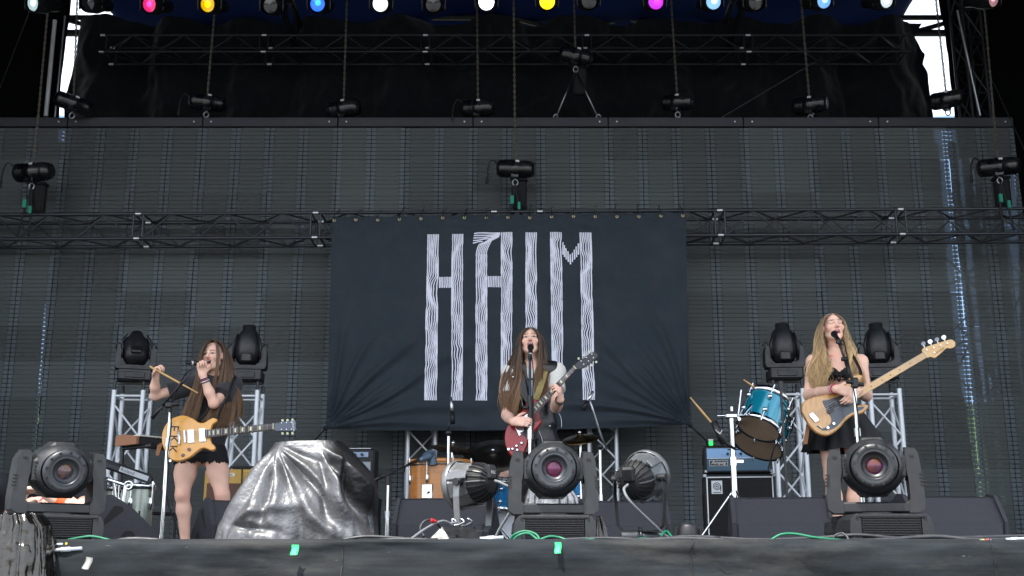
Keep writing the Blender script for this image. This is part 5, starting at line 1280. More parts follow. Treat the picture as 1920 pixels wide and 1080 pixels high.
def skin_color(V, heads, tint=1.0, spots=()):
    col = np.tile(SKIN*tint, (len(V), 1))
    rng = np.sin(V[:, 0]*37+V[:, 2]*23)*np.sin(V[:, 2]*41+V[:, 1]*29)
    col *= (1+0.05*rng)[:, None]
    for (c, rad, cc, amt) in spots:
        w = np.exp(-(((V-np.array(c))/rad)**2).sum(1))[:, None]*amt; col = col*(1-w)+np.array(cc)*w
    for hd in heads:
        q = ((V-np.array(hd['c'])) @ hd['R'])/hd.get('S', 1.0); x, y, z = q[:, 0], q[:, 1], q[:, 2]
        near = (np.abs(x) < .09) & (np.abs(z) < .13) & (y > 0.01)
        def put(w, cc):
            nonlocal col
            w = (np.clip(w, 0, 1)*near)[:, None]; col = col*(1-w)+np.array(cc)*w
        for sx in (-1, 1): put(0.45*np.exp(-(((x-sx*.040)/.022)**2+((z+.028)/.020)**2)), SKIN_R)
        put(0.35*np.exp(-((x/.014)**2+((z+.022)/.012)**2)), SKIN_R)
        m = hd.get('mouth', 1.0); a, b_ = .0205, .0150*m+.003; zc = -.059
        e = np.sqrt((x/a)**2+((z-zc)/b_)**2)
        put(((e > .74) & (e < 1.24) & (y > .05)).astype(float), hd.get('lip', lin('#a8444c')))
        put(((e <= .72) & (y > .035)).astype(float), (0.035, 0.008, 0.010))
        if m > .2: put(((np.abs(x) < .0135) & (np.abs(z-zc-.0110*m+.001) < .0050) & (y > .06) & (e < .9)).astype(float), (0.72, 0.70, 0.66))
        for sx in (-1, 1):
            bx = (x-sx*.030); by = z-(.0255+.003*np.cos(bx*60)-abs(0.0)); put(0.85*((np.abs(bx) < .0195) & (np.abs(by) < .0042)), hd.get('brow', (0.05, 0.030, 0.020)))
            ez = z-.0050; ex = bx
            if hd.get('closed'):
                put(0.75*((np.abs(ex) < .0165) & (np.abs(ez+.003+12*ex*ex*(-1)) < .0026)), (0.035, 0.02, 0.018))
                put(0.25*((np.abs(ex) < .0165) & (np.abs(ez-.004) < .006)), (0.30, 0.14, 0.11))
            else:
                put(0.9*((ex/.0155)**2+(ez/.0062)**2 < 1), (0.45, 0.42, 0.40))
                put(1.0*((ex/.0068)**2+((ez+.0005)/.0066)**2 < 1), (0.03, 0.022, 0.018))
                put(0.85*((np.abs(ex) < .0175) & (np.abs(ez-.0062+ex*ex*14) < .0028)), (0.025, 0.016, 0.014))
    return np.clip(col, 0, 1)
M_SKIN = mat('skin', SKIN.tolist(), 0.52, attr='Col', spec=0.35)
M_SKIN.node_tree.nodes['Principled BSDF'].inputs['Subsurface Weight'].default_value = 0.08
M_SKIN.node_tree.nodes['Principled BSDF'].inputs['Subsurface Radius'].default_value = (0.02, 0.008, 0.005)
def A(px, py, Y): return np.array(at(px, py, Y))
# ---------------------------------------------------------------- hair
M_HAIR = mat('hair', '#3a2a1e', 0.42, attr='Col', spec=0.45)
def hair_obj(name, sheets, parent, seed=1):
    """sheets: dict(L=[(px,py,Y)..], R=[...], n, thick, root col, tip col, wave, r)"""
    g = np.random.default_rng(seed); VV = []; FF = []; CC = []; off = 0
    for sh in sheets:
        Lp = np.array(smoothpath([at(*p) for p in sh['L']], 6)); Rp = np.array(smoothpath([at(*p) for p in sh['R']], 6))
        m = 16; tt = np.linspace(0, 1, m)
        def res(P): 
            u = np.linspace(0, 1, len(P)); return np.stack([np.interp(tt, u, P[:, d]) for d in range(3)], 1)
        Lr, Rr = res(Lp), res(Rp); n = int(sh['n']*1.7)
        for i in range(n):
            n_ = n; nc = sh.get('clumps', max(6, n//30)); ci = int(g.integers(nc)); cr = np.random.default_rng(seed*1000+ci)
            sc_ = (ci+.5)/nc+(cr.random()-.5)*.7/nc; s_ = float(np.clip(sc_+g.normal()*.75/nc, -.04, 1.04))
            sv = np.clip(s_+(sc_-s_)*np.minimum(1, tt*1.3)*.40+(cr.random()-.5)*.10*np.sin(tt*3+cr.random()*6)*tt, -.06, 1.06)[:, None]
            P = Lr*(1-sv)+Rr*sv
            dp = np.clip(cr.random()*.75+g.random()*.35, 0, 1)*sh.get('thick', .03)
            P = P.copy(); P[:, 1] += dp*np.minimum(1, tt*4+0.25)+sh.get('bulge', 0)*4*(s_-.5)**2*np.minimum(1, tt*3)
            w = sh.get('wave', .008); ph = cr.random()*6.28+g.normal()*.35; fr = sh.get('freq', 9)*(.8+.4*cr.random())
            P[:, 0] += w*np.sin(tt*fr+ph)*tt+0.012*(g.random()-.5)*tt*2
            P[:, 1] += w*np.cos(tt*fr*1.1+ph)*tt
            if g.random() < .09: P[:, 0] += (g.random()-.5)*.09*tt**1.5; P[:, 1] += (g.random()-.5)*.05*tt
            P[:, 2] += sh.get('rag', .0)*(g.random()-.8)*tt**2
            e = 1.0 if g.random() < .4 else 0.72+.28*g.random()
            u = np.linspace(0, e, m); Q = np.stack([np.interp(u, tt, P[:, d]) for d in range(3)], 1)
            r = .70*sh.get('r', .0042)*(.7+.6*g.random()); rad = r*np.minimum(1, (1-np.linspace(0, 1, m))*2.2+.18)*np.minimum(1, np.linspace(0, 1, m)*6+.5)
            T = np.gradient(Q, axis=0); T /= np.linalg.norm(T, axis=1)[:, None]+1e-9
            X = np.cross(T, np.array((0.2, 1, 0.1))); X /= np.linalg.norm(X, axis=1)[:, None]+1e-9; Y_ = np.cross(T, X)
            ring = []
            for j in range(3):
                a = 2.094*j+ph; ring.append(Q+X*(rad*math.cos(a))[:, None]+Y_*(rad*math.sin(a))[:, None])
            V = np.stack(ring, 1).reshape(-1, 3); VV.append(V)
            ii = np.arange(m-1)[:, None]*3; jj = np.arange(3)[None, :]
            f = np.stack([ii+jj, ii+(jj+1) % 3, ii+3+(jj+1) % 3, ii+3+jj], -1).reshape(-1, 4)+off; FF.append(f); off += len(V)
            kc = .72+.5*cr.random(); c0 = np.array(sh['root'])*(.75+.5*g.random())*kc; c1 = np.array(sh['tip'])*(.7+.6*g.random())*kc
            k = np.clip((u-sh.get('mix0', .2))/(sh.get('mix1', .8)-sh.get('mix0', .2)), 0, 1)[:, None]
            c = c0*(1-k)+c1*k; CC.append(np.repeat(c, 3, 0))
    V = np.concatenate(VV); F = np.concatenate(FF); C = np.concatenate(CC)
    o = np.array(wm(parent).translation)
    return link(name, np_mesh(name, V-o, F, M_HAIR, np.clip(C, 0, 1)), parent)
# ================================================================ the people
def limb(v, pts, rs, k=0.02, sq=1.0):
    for i in range(len(pts)-1): v.cap(pts[i], pts[i+1], rs[i], rs[i+1], k, sq)
def foot(v, ankle, dirv, r=0.036):
    d = unit(dirv); a = np.array(ankle, float); hl = np.array((a[0], a[1], 0.0))-d*0.04+np.array((0, 0, .038)); toe = np.array((a[0], a[1], 0))+d*0.15+np.array((0, 0, .025))
    v.cap(a, hl, r, .034, .02); v.cap(hl, toe, .036, .024, .02)
DZ = np.array((0, 0, 1.0)); DF = np.array((0, -1.0, 0)); DX = np.array((1.0, 0, 0))
M_BLKCOTTON = mat('faded black cotton', '#2a2a2e', 0.9, var=0.15, scale=20, sheen=0.15)
M_DENIM = mat('black denim', '#101114', 0.9, var=0.15, scale=60)
M_WHITEKNIT = mat('off-white knit', '#cfcdc6', 0.9, var=0.10, scale=90, bump=0.2, bscale=150)
M_LEATHER = mat('black leather', '#1b1d20', 0.34, var=0.2, scale=18, bump=0.12, bscale=40)
M_BOOT = mat('black boot leather', '#121214', 0.4, var=0.2)
M_BLACKSATIN = mat('matte black jersey', '#0d0d10', 0.8, var=0.1)
M_SKIRTCLOTH = mat('black skirt cloth', '#141519', 0.78, var=0.12, scale=9)
# ---------------------------------------------------------------- singer with the yellow guitar
def person_one():
    Y = 8.95; root = empty('person', (at(370, 1000, Y).x, Y, 0), 0, 'singer in a faded black T-shirt and shorts holding a microphone and a drumstick', 'person')
    hc = A(398, 668, Y-0.06)+np.array((0, 0.02, 0)); Rm = head_frame((-0.16, -1.0, 0.06), (-0.05, 0.1, 1)); S = 1.04
    sR = A(362, 722, Y+0.0); sL = A(436, 722, Y+0.02); nk = A(404, 702, Y+0.02); ch = A(398, 745, Y+0.01); wa = A(390, 800, Y+0.01); pe = A(378, 838, Y+0.03)
    eR = A(291, 742, Y-0.10); wR = A(292, 708, Y-0.22); eL = A(401, 757, Y-0.20); wL = A(380, 703, Y-0.27)
    hR = A(352, 850, Y+0.03); hL = A(402, 850, Y+0.03); kR = A(342, 928, Y-0.03); kL = A(417, 928, Y-0.07)
    aR = np.array((at(347, 1000, Y).x, Y+0.02, 0.075)); aL = np.array((at(428, 1000, Y).x, Y-0.05, 0.075))
    v = Vol((sR[0]-0.42, Y-0.50, 0.0), (sL[0]+0.28, Y+0.26, hc[2]+0.16), 0.0048)
    head(v, hc, Rm, S, 0.95)
    limb(v, [hc+Rm @ np.array((0, -.02, -.07)), nk+np.array((0, .01, -.01))], [.050, .052], .03)
    limb(v, [sR, nk-DZ*.04, sL], [.050, .062, .050], .04); limb(v, [ch+DZ*.05, wa], [.125, .108], .05, .66); limb(v, [wa, pe], [.108, .140], .05, .70)
    limb(v, [sR, eR], [.047, .036], .03); limb(v, [eR, (eR+wR)/2+np.array((-.004, 0, 0)), wR], [.037, .036, .026], .02)
    limb(v, [sL, eL], [.047, .037], .03); limb(v, [eL, eL*.6+wL*.4, wL], [.037, .037, .026], .02)
    for h_, k_, a_ in ((hR, kR, aR), (hL, kL, aL)):
        limb(v, [h_, h_*.5+k_*.5, k_], [.084, .075, .053], .05); limb(v, [k_, k_*.68+a_*.32+np.array((0, .012, 0)), a_], [.050, .053, .034], .03); v.ell(k_+np.array((0, -.03, 0)), (.034, .03, .042), None, .02)
        foot(v, a_, (0.05, -1, 0))
    # hand on the stick (fist) and hand on the microphone
    sd = unit(A(372, 738, Y-0.36)-A(280, 686, Y-0.30))
    do_hand(v, wR, (0.15, -0.35, 0.75), (0.85, -0.25, -0.25), np.array((0.2, -.6, .4)), 1.05, thumb_curl=.9)
    do_hand(v, wL, (-0.12, -0.25, 1.0), (0.35, -.9, -.10), np.array((.9, .2, .3)), 1.0, thumb_curl=.8)
    knee = [(kR+np.array((0, -.045, 0)), (.05, .04, .05), SKIN_R, .45), (kL+np.array((0, -.045, 0)), (.05, .04, .05), SKIN_R, .45), (eL, (.05, .05, .05), SKIN_R, .3)]
    hd = [dict(c=hc, R=Rm, S=S, mouth=.95, lip=lin('#b0585c'))]
    vol_obj(v, 'body', M_SKIN, root, lambda V: skin_color(V, hd, 1.0, knee))
    # T-shirt
    t = Vol((sR[0]-0.26, Y-0.32, pe[2]-0.10), (sL[0]+0.26, Y+0.28, nk[2]+0.05), 0.006)
    limb(t, [sR+DZ*.005, nk-DZ*.05, sL+DZ*.005], [.066, .074, .066], .04); limb(t, [ch+DZ*.05, wa, pe-DZ*.02], [.160, .152, .172], .05, .72)
    limb(t, [sR, sR*.30+eR*.70], [.076, .078], .03); limb(t, [sL, sL*.35+eL*.65], [.080, .092], .03)
    t.ell(nk+np.array((0, -.03, .03)), (.075, .10, .075), None, .006, 's'); t.wrinkle(.0048, 34, .5, 1)
    t.half(pe-DZ*.055, (0, 0, -1))
    d = unit(eR-sR); p = sR+d*np.linalg.norm(eR-sR)*.70
    def cutsleeve(s0, e0, f):
        d = unit(e0-s0); p = s0+d*np.linalg.norm(e0-s0)*f
        t.op(lambda x, y, z: np.maximum(-((x-p[0])*d[0]+(y-p[1])*d[1]+(z-p[2])*d[2]), np.sqrt((x-p[0])**2+(y-p[1])**2+(z-p[2])**2)-.108), p-.12, p+.12, 0, 's')
    cutsleeve(sR, eR, .66); cutsleeve(sL, eL, .66)
    hole = sL+np.array((.012, -.035, .045))
    t.ell(hole, (.026, .05, .020), None, 0.004, 's')
    vol_obj(t, 'tshirt', M_BLKCOTTON, root, None, 2)
    # shorts with a ragged hem
    s = Vol((pe[0]-.24, Y-.22, hR[2]-.16), (pe[0]+.24, Y+.28, pe[2]+.08), 0.006)
    limb(s, [pe+DZ*.02, pe-DZ*.03], [.148, .150], .04, .74); limb(s, [hR, hR*.7+kR*.3], [.096, .094], .04); limb(s, [hL, hL*.7+kL*.3], [.096, .094], .04)
    s.op(lambda x, y, z: z-(hR[2]-.075+.008*np.sin(x*90)+.006*np.sin(x*233+y*80)-.03*np.abs(x-pe[0])), (pe[0]-.3, Y-.3, hR[2]-.3), (pe[0]+.3, Y+.3, hR[2]+.0), 0, 's')
    s.wrinkle(.003, 45, 1.2, 4); vol_obj(s, 'shorts', M_DENIM, root, None, 1)
    # bracelets
    d = unit(wL-eL); x, y_ = frame_of(Vector(d))
    for k, (c, off) in enumerate((('#3b2a5a', .030), ('#8a1f38', .042), ('#d0d0c8', .050), ('#2a2a30', .058))):
        b = MB(); c0 = Vector(wL-d*off)
        b.tube([c0+x*(.031*math.cos(a))+y_*(.031*math.sin(a)) for a in [2*math.pi*i/16 for i in range(17)]], .005, 6, caps=False); b.build('bracelet', mat('bracelet '+c, c, .6), root, True)
    br, bt = (0.070, 0.042, 0.027), (0.21, 0.12, 0.062)
    hair_obj('hair', [
        dict(L=[(388, 640, Y-.10), (379, 650, Y-.13), (374, 668, Y-.13), (370, 700, Y-.10), (358, 735, Y-.14), (345, 768, Y-.17), (338, 788, Y-.18)], R=[(397, 637, Y-.10), (382, 650, Y-.15), (377, 668, Y-.15), (383, 705, Y-.14), (376, 740, Y-.18), (366, 772, Y-.19), (358, 792, Y-.19)], n=420, thick=.05, root=br, tip=bt, wave=.013, rag=.10),
        dict(L=[(399, 636, Y-.10), (415, 645, Y-.12), (421, 665, Y-.10), (414, 700, Y-.13), (400, 740, Y-.15), (388, 775, Y-.17), (372, 795, Y-.18)], R=[(402, 636, Y-.09), (419, 645, Y-.06), (427, 670, Y-.04), (434, 705, Y-.09), (446, 740, Y-.10), (449, 765, Y-.10), (444, 785, Y-.09)], n=620, thick=.08, root=br, tip=bt, wave=.013, rag=.12),
        dict(L=[(393, 637, Y-.06), (384, 642, Y-.02), (378, 660, Y+.03), (376, 700, Y+.07), (374, 760, Y+.11)], R=[(404, 637, Y-.05), (416, 644, Y), (425, 664, Y+.03), (436, 700, Y+.06), (446, 760, Y+.09)], n=420, thick=.06, root=br, tip=bt, wave=.013, r=.006),
        dict(L=[(400, 637, Y-.12), (404, 642, Y-.165), (407, 660, Y-.175), (405, 690, Y-.19), (398, 730, Y-.18)], R=[(401, 637, Y-.12), (406, 642, Y-.165), (410, 660, Y-.17), (409, 690, Y-.18), (404, 735, Y-.17)], n=22, thick=.01, clumps=3, root=br, tip=bt, wave=.004)], root, 3)
    return dict(stick=(A(281, 687, Y-.30), A(371, 737, Y-.33)), Y=Y, wL=wL)
# ---------------------------------------------------------------- singer with the red guitar
def person_two():
    Y = 8.75; root = empty('person', (at(1000, 1000, Y).x, Y, 0), 0, 'singer in a black leather vest over a white tee playing the red guitar', 'person')
    hc = A(994, 640, Y-0.02); Rm = head_frame((-0.03, -1.0, 0.20), (-0.04, 0.2, 1)); S = 1.0
    sR = A(957, 700, Y+.0); sL = A(1043, 698, Y+.0); nk = A(998, 680, Y+.03); ch = A(1000, 730, Y+.01); wa = A(1005, 790, Y+.0); pe = A(1008, 830, Y+.02)
    eR = A(950, 779, Y-.10); wR = A(962, 791, 8.26); eL = A(1042, 764, Y-.18); wL = A(1051, 749, 8.36)
    hR = A(988, 842, Y+.02); hL = A(1032, 842, Y+.02); kR = np.array((hR[0]-.03, Y-.03, .50)); kL = np.array((hL[0]+.02, Y+.0, .50)); aR = np.array((hR[0]-.05, Y, .09)); aL = np.array((hL[0]+.04, Y+.05, .09))
    v = Vol((sR[0]-.20, Y-.68, 0.0), (sL[0]+.22, Y+.26, hc[2]+.16), .0048)
    head(v, hc, Rm, S, 1.15, .004)
    limb(v, [hc+Rm @ np.array((0, -.02, -.07)), nk+np.array((0, .01, -.02))], [.046, .048], .03)
    limb(v, [sR, nk-DZ*.05, sL], [.048, .060, .048], .04); limb(v, [ch+DZ*.04, wa], [.120, .105], .05, .66); limb(v, [wa, pe], [.105, .135], .05, .7)
    limb(v, [sR, eR], [.046, .038], .03); limb(v, [eR, eR*.6+wR*.4, wR], [.038, .038, .027], .02)
    limb(v, [sL, eL], [.046, .039], .03); limb(v, [eL, eL*.6+wL*.4, wL], [.039, .038, .028], .02)
    for h_, k_, a_ in ((hR, kR, aR), (hL, kL, aL)): limb(v, [h_, k_, a_], [.085, .054, .036], .05); foot(v, a_, (0, -1, 0))
    do_hand(v, wR, (0.95, -.15, .02), (.15, .9, -.25), np.array((0, -.2, 1)), .55, curls=[.45, .55, .6, .65], thumb_curl=.4)
    do_hand(v, wL, (-.10, -.62, 1.0), (-.85, .25, -.05), np.array((-.1, 1, .2)), .95, curls=[.75, .85, .95, 1.0], thumb_curl=.3, thumb_dir=(-.45, .45, .8))
    hd = [dict(c=hc, R=Rm, S=S, mouth=1.15, lip=lin('#a03c46'))]
    vol_obj(v, 'body', M_SKIN, root, lambda V: skin_color(V, hd, .98))
    # white tee
    t = Vol((sR[0]-.22, Y-.30, wa[2]-.05), (sL[0]+.22, Y+.26, nk[2]+.05), .006)
    limb(t, [sR+DZ*.004, nk-DZ*.055, sL+DZ*.004], [.068, .072, .068], .04); limb(t, [ch+DZ*.05, wa], [.134, .120], .05, .70)
    limb(t, [sR, sR*.42+eR*.58], [.070, .078], .03); limb(t, [sL, sL*.42+eL*.58], [.070, .074], .03)
    t.ell(nk+np.array((0, -.04, .015)), (.070, .10, .085), None, .006, 's'); t.wrinkle(.004, 30, .3, 2)
    for s0, e0, f in ((sR, eR, .52), (sL, eL, .52)):
        d = unit(e0-s0); p = s0+d*np.linalg.norm(e0-s0)*f
        t.op(lambda x, y, z: np.maximum(-((x-p[0])*d[0]+(y-p[1])*d[1]+(z-p[2])*d[2]), np.sqrt((x-p[0])**2+(y-p[1])**2+(z-p[2])**2)-.10), p-.12, p+.12, 0, 's')
    vol_obj(t, 'white_tee', M_WHITEKNIT, root, None, 2)
    # leather vest, open down the front
    l = Vol((sR[0]-.16, Y-.30, pe[2]-.12), (sL[0]+.18, Y+.30, nk[2]+.06), .006)
    limb(l, [sR*.93+sL*.07+DZ*.010, nk-DZ*.05, sL*.93+sR*.07+DZ*.010], [.080, .086, .080], .04); limb(l, [ch+DZ*.05, wa, pe-DZ*.06], [.152, .145, .175], .05, .74)
    for s0, e0 in ((sR, eR), (sL, eL)): l.cap(s0*.80+e0*.20+(s0-ch)*.34, s0*.5+e0*.5+(s0-ch)*.26, .062, .07, .0, 1.0, 's')
    # V opening
    a0, b0 = nk+np.array((0, -.3, .06)), wa+np.array((-.01, -.3, .05))
    def vee(x, y, z):
        f = np.clip((z-b0[2])/(a0[2]-b0[2]), -1, 1.2); return np.maximum(np.abs(x-(b0[0]+(a0[0]-b0[0])*f))-.060*np.maximum(f, 0)-.004, y-(Y-.01))
    l.op(vee, (nk[0]-.1, Y-.3, b0[2]-.3), (nk[0]+.1, Y+.0, nk[2]+.1), 0.004, 's')
    l.ell(nk+np.array((0, -.03, .04)), (.075, .11, .085), None, .006, 's'); l.wrinkle(.0045, 26, .9, 6); l.half(pe-DZ*.085, (0.1, 0, -1))
    vest = vol_obj(l, 'leather_vest', M_LEATHER, root, None, 2)
    # zips, studs, lapels, epaulette
    def yfront(px, py): return Y-.125
    for pts in ([(972, 725), (976, 745), (983, 772)], [(1046, 772), (1052, 785), (1053, 805)], [(1010, 775+32), (1015, 820), (1018, 832)], [(1008, 745), (1016, 730), (1018, 712)]):
        b = MB(); b.tube(smoothpath([at(x, y, yfront(x, y)-.012) for x, y in pts], 4), .0035, 6); b.build('zip', M_STEEL, vest, True)
    for (x, y) in ((1031, 799), (1017, 714), (962, 707)):
        b = MB(); b.ball(at(x, y, yfront(x, y)-.012), .009, 10, 6); b.build('stud', M_CHROME, vest, True)
    b = MB(); e0 = sL+np.array((-.02, -.01, .070)); b.box((0, 0, 0), (.12, .045, .012), M=Matrix.Translation(e0) @ Matrix.Rotation(R(8), 4, 'Y'), bev=.005); b.build('epaulette', M_LEATHER, vest, True)
    for (pts, nm) in (([(981, 700), (976, 722), (970, 732), (985, 752), (992, 765), (990, 745), (986, 720)], 0), ([(1006, 698), (1012, 722), (1020, 730), (1010, 748), (1000, 765), (1003, 745), (1004, 720)], 1)):
        q = [at(x, y, yfront(x, y)-.022) for x, y in pts]; b = MB(); n = len(q); b.add(q+[p+Vector((0, .012, 0)) for p in q], [tuple(range(n)), tuple(range(n, 2*n))[::-1]]+[(i, (i+1) % n, n+(i+1) % n, n+i) for i in range(n)]); b.build('lapel', M_LEATHER, vest, True)
    # jeans and boots
    j = Vol((hR[0]-.2, Y-.26, .10), (hL[0]+.2, Y+.28, pe[2]+.05), .007)
    limb(j, [pe, pe-DZ*.04], [.150, .155], .04, .74); 
    for h_, k_, a_ in ((hR, kR, aR), (hL, kL, aL)): limb(j, [h_, k_, a_+DZ*.05], [.098, .064, .050], .04)
    j.wrinkle(.003, 40, 1.4, 3); vol_obj(j, 'jeans', M_DENIM, root, None, 1)
    for a_ in (aR, aL):
        bo = Vol((a_[0]-.12, a_[1]-.28, 0), (a_[0]+.12, a_[1]+.14, .26), .006); bo.cap(a_+DZ*.12, a_, .054, .050, .02); foot(bo, a_, (0, -1, 0), .05); vol_obj(bo, 'boot', M_BOOT, root)
    d = unit(wL-eL); x, y_ = frame_of(Vector(d)); b = MB(); c0 = Vector(wL-d*.018)
    b.tube([c0+x*(.032*math.cos(a))+y_*(.032*math.sin(a)) for a in [2*math.pi*i/16 for i in range(17)]], .007, 6, caps=False); b.ball(c0+Vector((0, -.034, 0)), (.018, .008, .018), 10, 6); b.build('wristwatch', M_BLKPLASTIC, root, True)
    br, bt = (0.055, 0.033, 0.023), (0.25, 0.14, 0.07)
    hair_obj('hair', [
        dict(L=[(991, 614, Y-.06), (979, 622, Y-.09), (972, 642, Y-.07), (956, 680, Y-.06), (944, 705, Y-.09), (939, 730, Y-.11), (941, 752, Y-.12), (950, 770, Y-.13)], R=[(994, 614, Y-.07), (979, 624, Y-.10), (975, 645, Y-.09), (977, 680, Y-.10), (979, 712, Y-.16), (974, 740, Y-.18), (970, 760, Y-.19), (966, 775, Y-.19)], n=780, thick=.07, root=br, tip=bt, wave=.014, rag=.06, mix0=.30, mix1=.85),
        dict(L=[(996, 614, Y-.07), (1009, 624, Y-.10), (1013, 645, Y-.09), (1010, 680, Y-.11), (1004, 705, Y-.16), (1003, 725, Y-.18), (1008, 745, Y-.18)], R=[(998, 614, Y-.06), (1012, 622, Y-.08), (1018, 642, Y-.07), (1023, 675, Y-.06), (1026, 698, Y-.09), (1025, 718, Y-.13), (1018, 742, Y-.16)], n=520, thick=.06, root=br, tip=bt, wave=.013, rag=.05, mix0=.3, mix1=.9),
        dict(L=[(990, 614, Y-.03), (978, 622, Y+.0), (971, 645, Y+.05), (960, 690, Y+.09), (952, 745, Y+.11)], R=[(1000, 614, Y-.02), (1012, 622, Y+.01), (1018, 645, Y+.05), (1026, 690, Y+.09), (1032, 740, Y+.11)], n=380, thick=.06, root=br, tip=bt, wave=.013, r=.006)], root, 5)
    return dict(Y=Y)
# ---------------------------------------------------------------- bass player
def person_three():
    Y = 8.6; root = empty('person', (at(1568, 1000, Y).x, Y, 0), 0, 'singer with long blonde hair in a black bandeau and skirt resting on the wooden bass', 'person')
    hc = A(1562, 614, Y-.02); Rm = head_frame((0.02, -1.0, 0.16), (-0.05, 0.15, 1)); S = 1.03
    sR = A(1525, 678, Y+.01); sL = A(1614, 678, Y+.01); nk = A(1566, 660, Y+.03); ch = A(1568, 704, Y+.01); wa = A(1570, 752, Y+.02); pe = A(1574, 790, Y+.03)
    eR = A(1517, 741, Y-.06); wR = A(1568, 729, 8.15); eL = A(1624, 742, Y-.10); wL = A(1607, 732, 8.17)
    hR = A(1552, 800, Y+.03); hL = A(1600, 800, Y+.03); kR = A(1560, 893, Y-.02); kL = A(1604, 895, Y+.0); aR = np.array((at(1576, 1000, Y).x, Y+.03, .10)); aL = np.array((at(1606, 1000, Y).x, Y+.05, .10))
    v = Vol((sR[0]-.18, Y-.60, 0.0), (sL[0]+.20, Y+.26, hc[2]+.16), .0048)
    head(v, hc, Rm, S, .75)
    limb(v, [hc+Rm @ np.array((0, -.02, -.07)), nk+np.array((0, .01, -.02))], [.049, .050], .03)
    limb(v, [sR, nk-DZ*.055, sL], [.050, .064, .050], .045); limb(v, [ch+DZ*.04, wa], [.128, .112], .05, .66); limb(v, [wa, pe], [.112, .145], .05, .7)
    for sx in (-1, 1): v.ell(ch+np.array((sx*.065, -.075, -.005)), (.058, .050, .055), None, .04)
    limb(v, [sR, eR], [.050, .042], .03); limb(v, [eR, eR*.6+wR*.4, wR], [.042, .041, .028], .02)
    limb(v, [sL, eL], [.050, .042], .03); limb(v, [eL, eL*.6+wL*.4, wL], [.042, .041, .028], .02)
    for h_, k_, a_ in ((hR, kR, aR), (hL, kL, aL)): limb(v, [h_, k_], [.090, .056], .05); limb(v, [k_, k_*.66+a_*.34+np.array((0, .015, 0)), a_], [.054, .056, .036], .03); foot(v, a_, (0, -1, 0))
    do_hand(v, wR, (.80, -.12, -.22), (.25, .85, -.15), np.array((.15, -.2, 1)), .55, curls=[.35, .5, .6, .6], thumb_curl=.5)
    do_hand(v, wL, (-.55, -.25, -.55), (-.3, .9, -.1), np.array((-.6, -.2, .6)), .5, curls=[.4, .5, .55, .6], thumb_curl=.5)
    hd = [dict(c=hc, R=Rm, S=S, mouth=.75, closed=True, lip=lin('#a0162e'), brow=(.12, .075, .045))]
    red = [(A(1560, 665, Y-.10), (.022, .12, .008), lin('#e0403c'), 0.95), (A(1572, 668, Y-.1), (.12, .2, .05), SKIN_R, .35)]
    vol_obj(v, 'body', M_SKIN, root, lambda V: skin_color(V, hd, 1.03, red))
    # bandeau with cut-outs and straps
    b = Vol((ch[0]-.20, Y-.24, ch[2]-.14), (ch[0]+.20, Y+.20, ch[2]+.14), .005)
    limb(b, [ch+DZ*.02, ch-DZ*.04], [.136, .131], .03, .68)
    for sx in (-1, 1): b.ell(ch+np.array((sx*.065, -.080, -.005)), (.062, .053, .058), None, .03)
    x0, z0 = ch[0], ch[2]
    b.op(lambda x, y, z: -( (z0+.045+.012*np.cos((np.abs(x-x0)-.065)*30)-.03*np.exp(-((x-x0)/.03)**2))-z ), (x0-.2, Y-.24, z0+.0), (x0+.2, Y+.2, z0+.14), 0, 's') if False else None
    a_ = b.ax; X = a_[0][:, None, None]; Z = a_[2][None, None, :]
    top = z0+.030+.020*np.cos(np.clip((np.abs(X-x0)-.070)*28, -3, 3))-.012*np.exp(-((X-x0)/.025)**2); bot = z0-.062+.010*np.abs(X-x0)/.1+.034*np.exp(-((X-x0)/.038)**2)
    b.a = np.maximum(b.a, np.maximum(Z-top, bot-Z).astype(np.float32))
    vol_obj(b, 'bandeau_top', M_BLACKSATIN, root, None, 1)
    for (p0, p1) in (((1568, 694), (1572, 716)), ((1578, 694), (1574, 716)), ((1554, 712), (1590, 712)), ((1563, 702), (1583, 703))):
        q = MB(); q.tube([at(*p0, Y-.135), at((p0[0]+p1[0])/2, (p0[1]+p1[1])/2, Y-.128), at(*p1, Y-.118)], .006, 6); q.build('strap', M_BLACKSATIN, root, True)
    # flared skirt with folds
    def sk(u, w):
        th = 2*math.pi*u; zt, zb = pe[2]+.16, at(1570, 846, Y).z
        f = w; rx = .135+.175*f**1.15; ry = .105+.13*f
        fold = .022*f*math.sin(th*9+1.5*math.sin(th*2))+.010*f*math.sin(th*17+1)
        cx = pe[0]-.005+.045*f
        return (cx+(rx+fold)*math.cos(th), pe[1]+(ry+fold)*math.sin(th), zt+(zb-zt)*w-.03*f*math.cos(th)*-.2+.006*f*math.sin(th*9))
    q = MB(); q.grid(sk, 120, 18); q.build('skirt', M_SKIRTCLOTH, root, True)
    for a_ in (aR, aL):
        bo = Vol((a_[0]-.12, a_[1]-.28, 0), (a_[0]+.12, a_[1]+.14, .20), .006); bo.cap(a_+DZ*.04, a_, .050, .050, .02); foot(bo, a_, (0, -1, 0), .05); vol_obj(bo, 'boot', M_BOOT, root)
    d = unit(wR-eR); x, y_ = frame_of(Vector(d))
    for k, (c, off) in enumerate((('#b02535', .020), ('#c8c8cc', .030), ('#7a1f4a', .038))):
        q = MB(); c0 = Vector(wR-d*off); q.tube([c0+x*(.033*math.cos(a))+y_*(.033*math.sin(a)) for a in [2*math.pi*i/16 for i in range(17)]], .006, 6, caps=False); q.build('bracelet', mat('bracelet '+c, c, .6), root, True)
    br, bt = (0.19, 0.122, 0.072), (0.62, 0.43, 0.22)
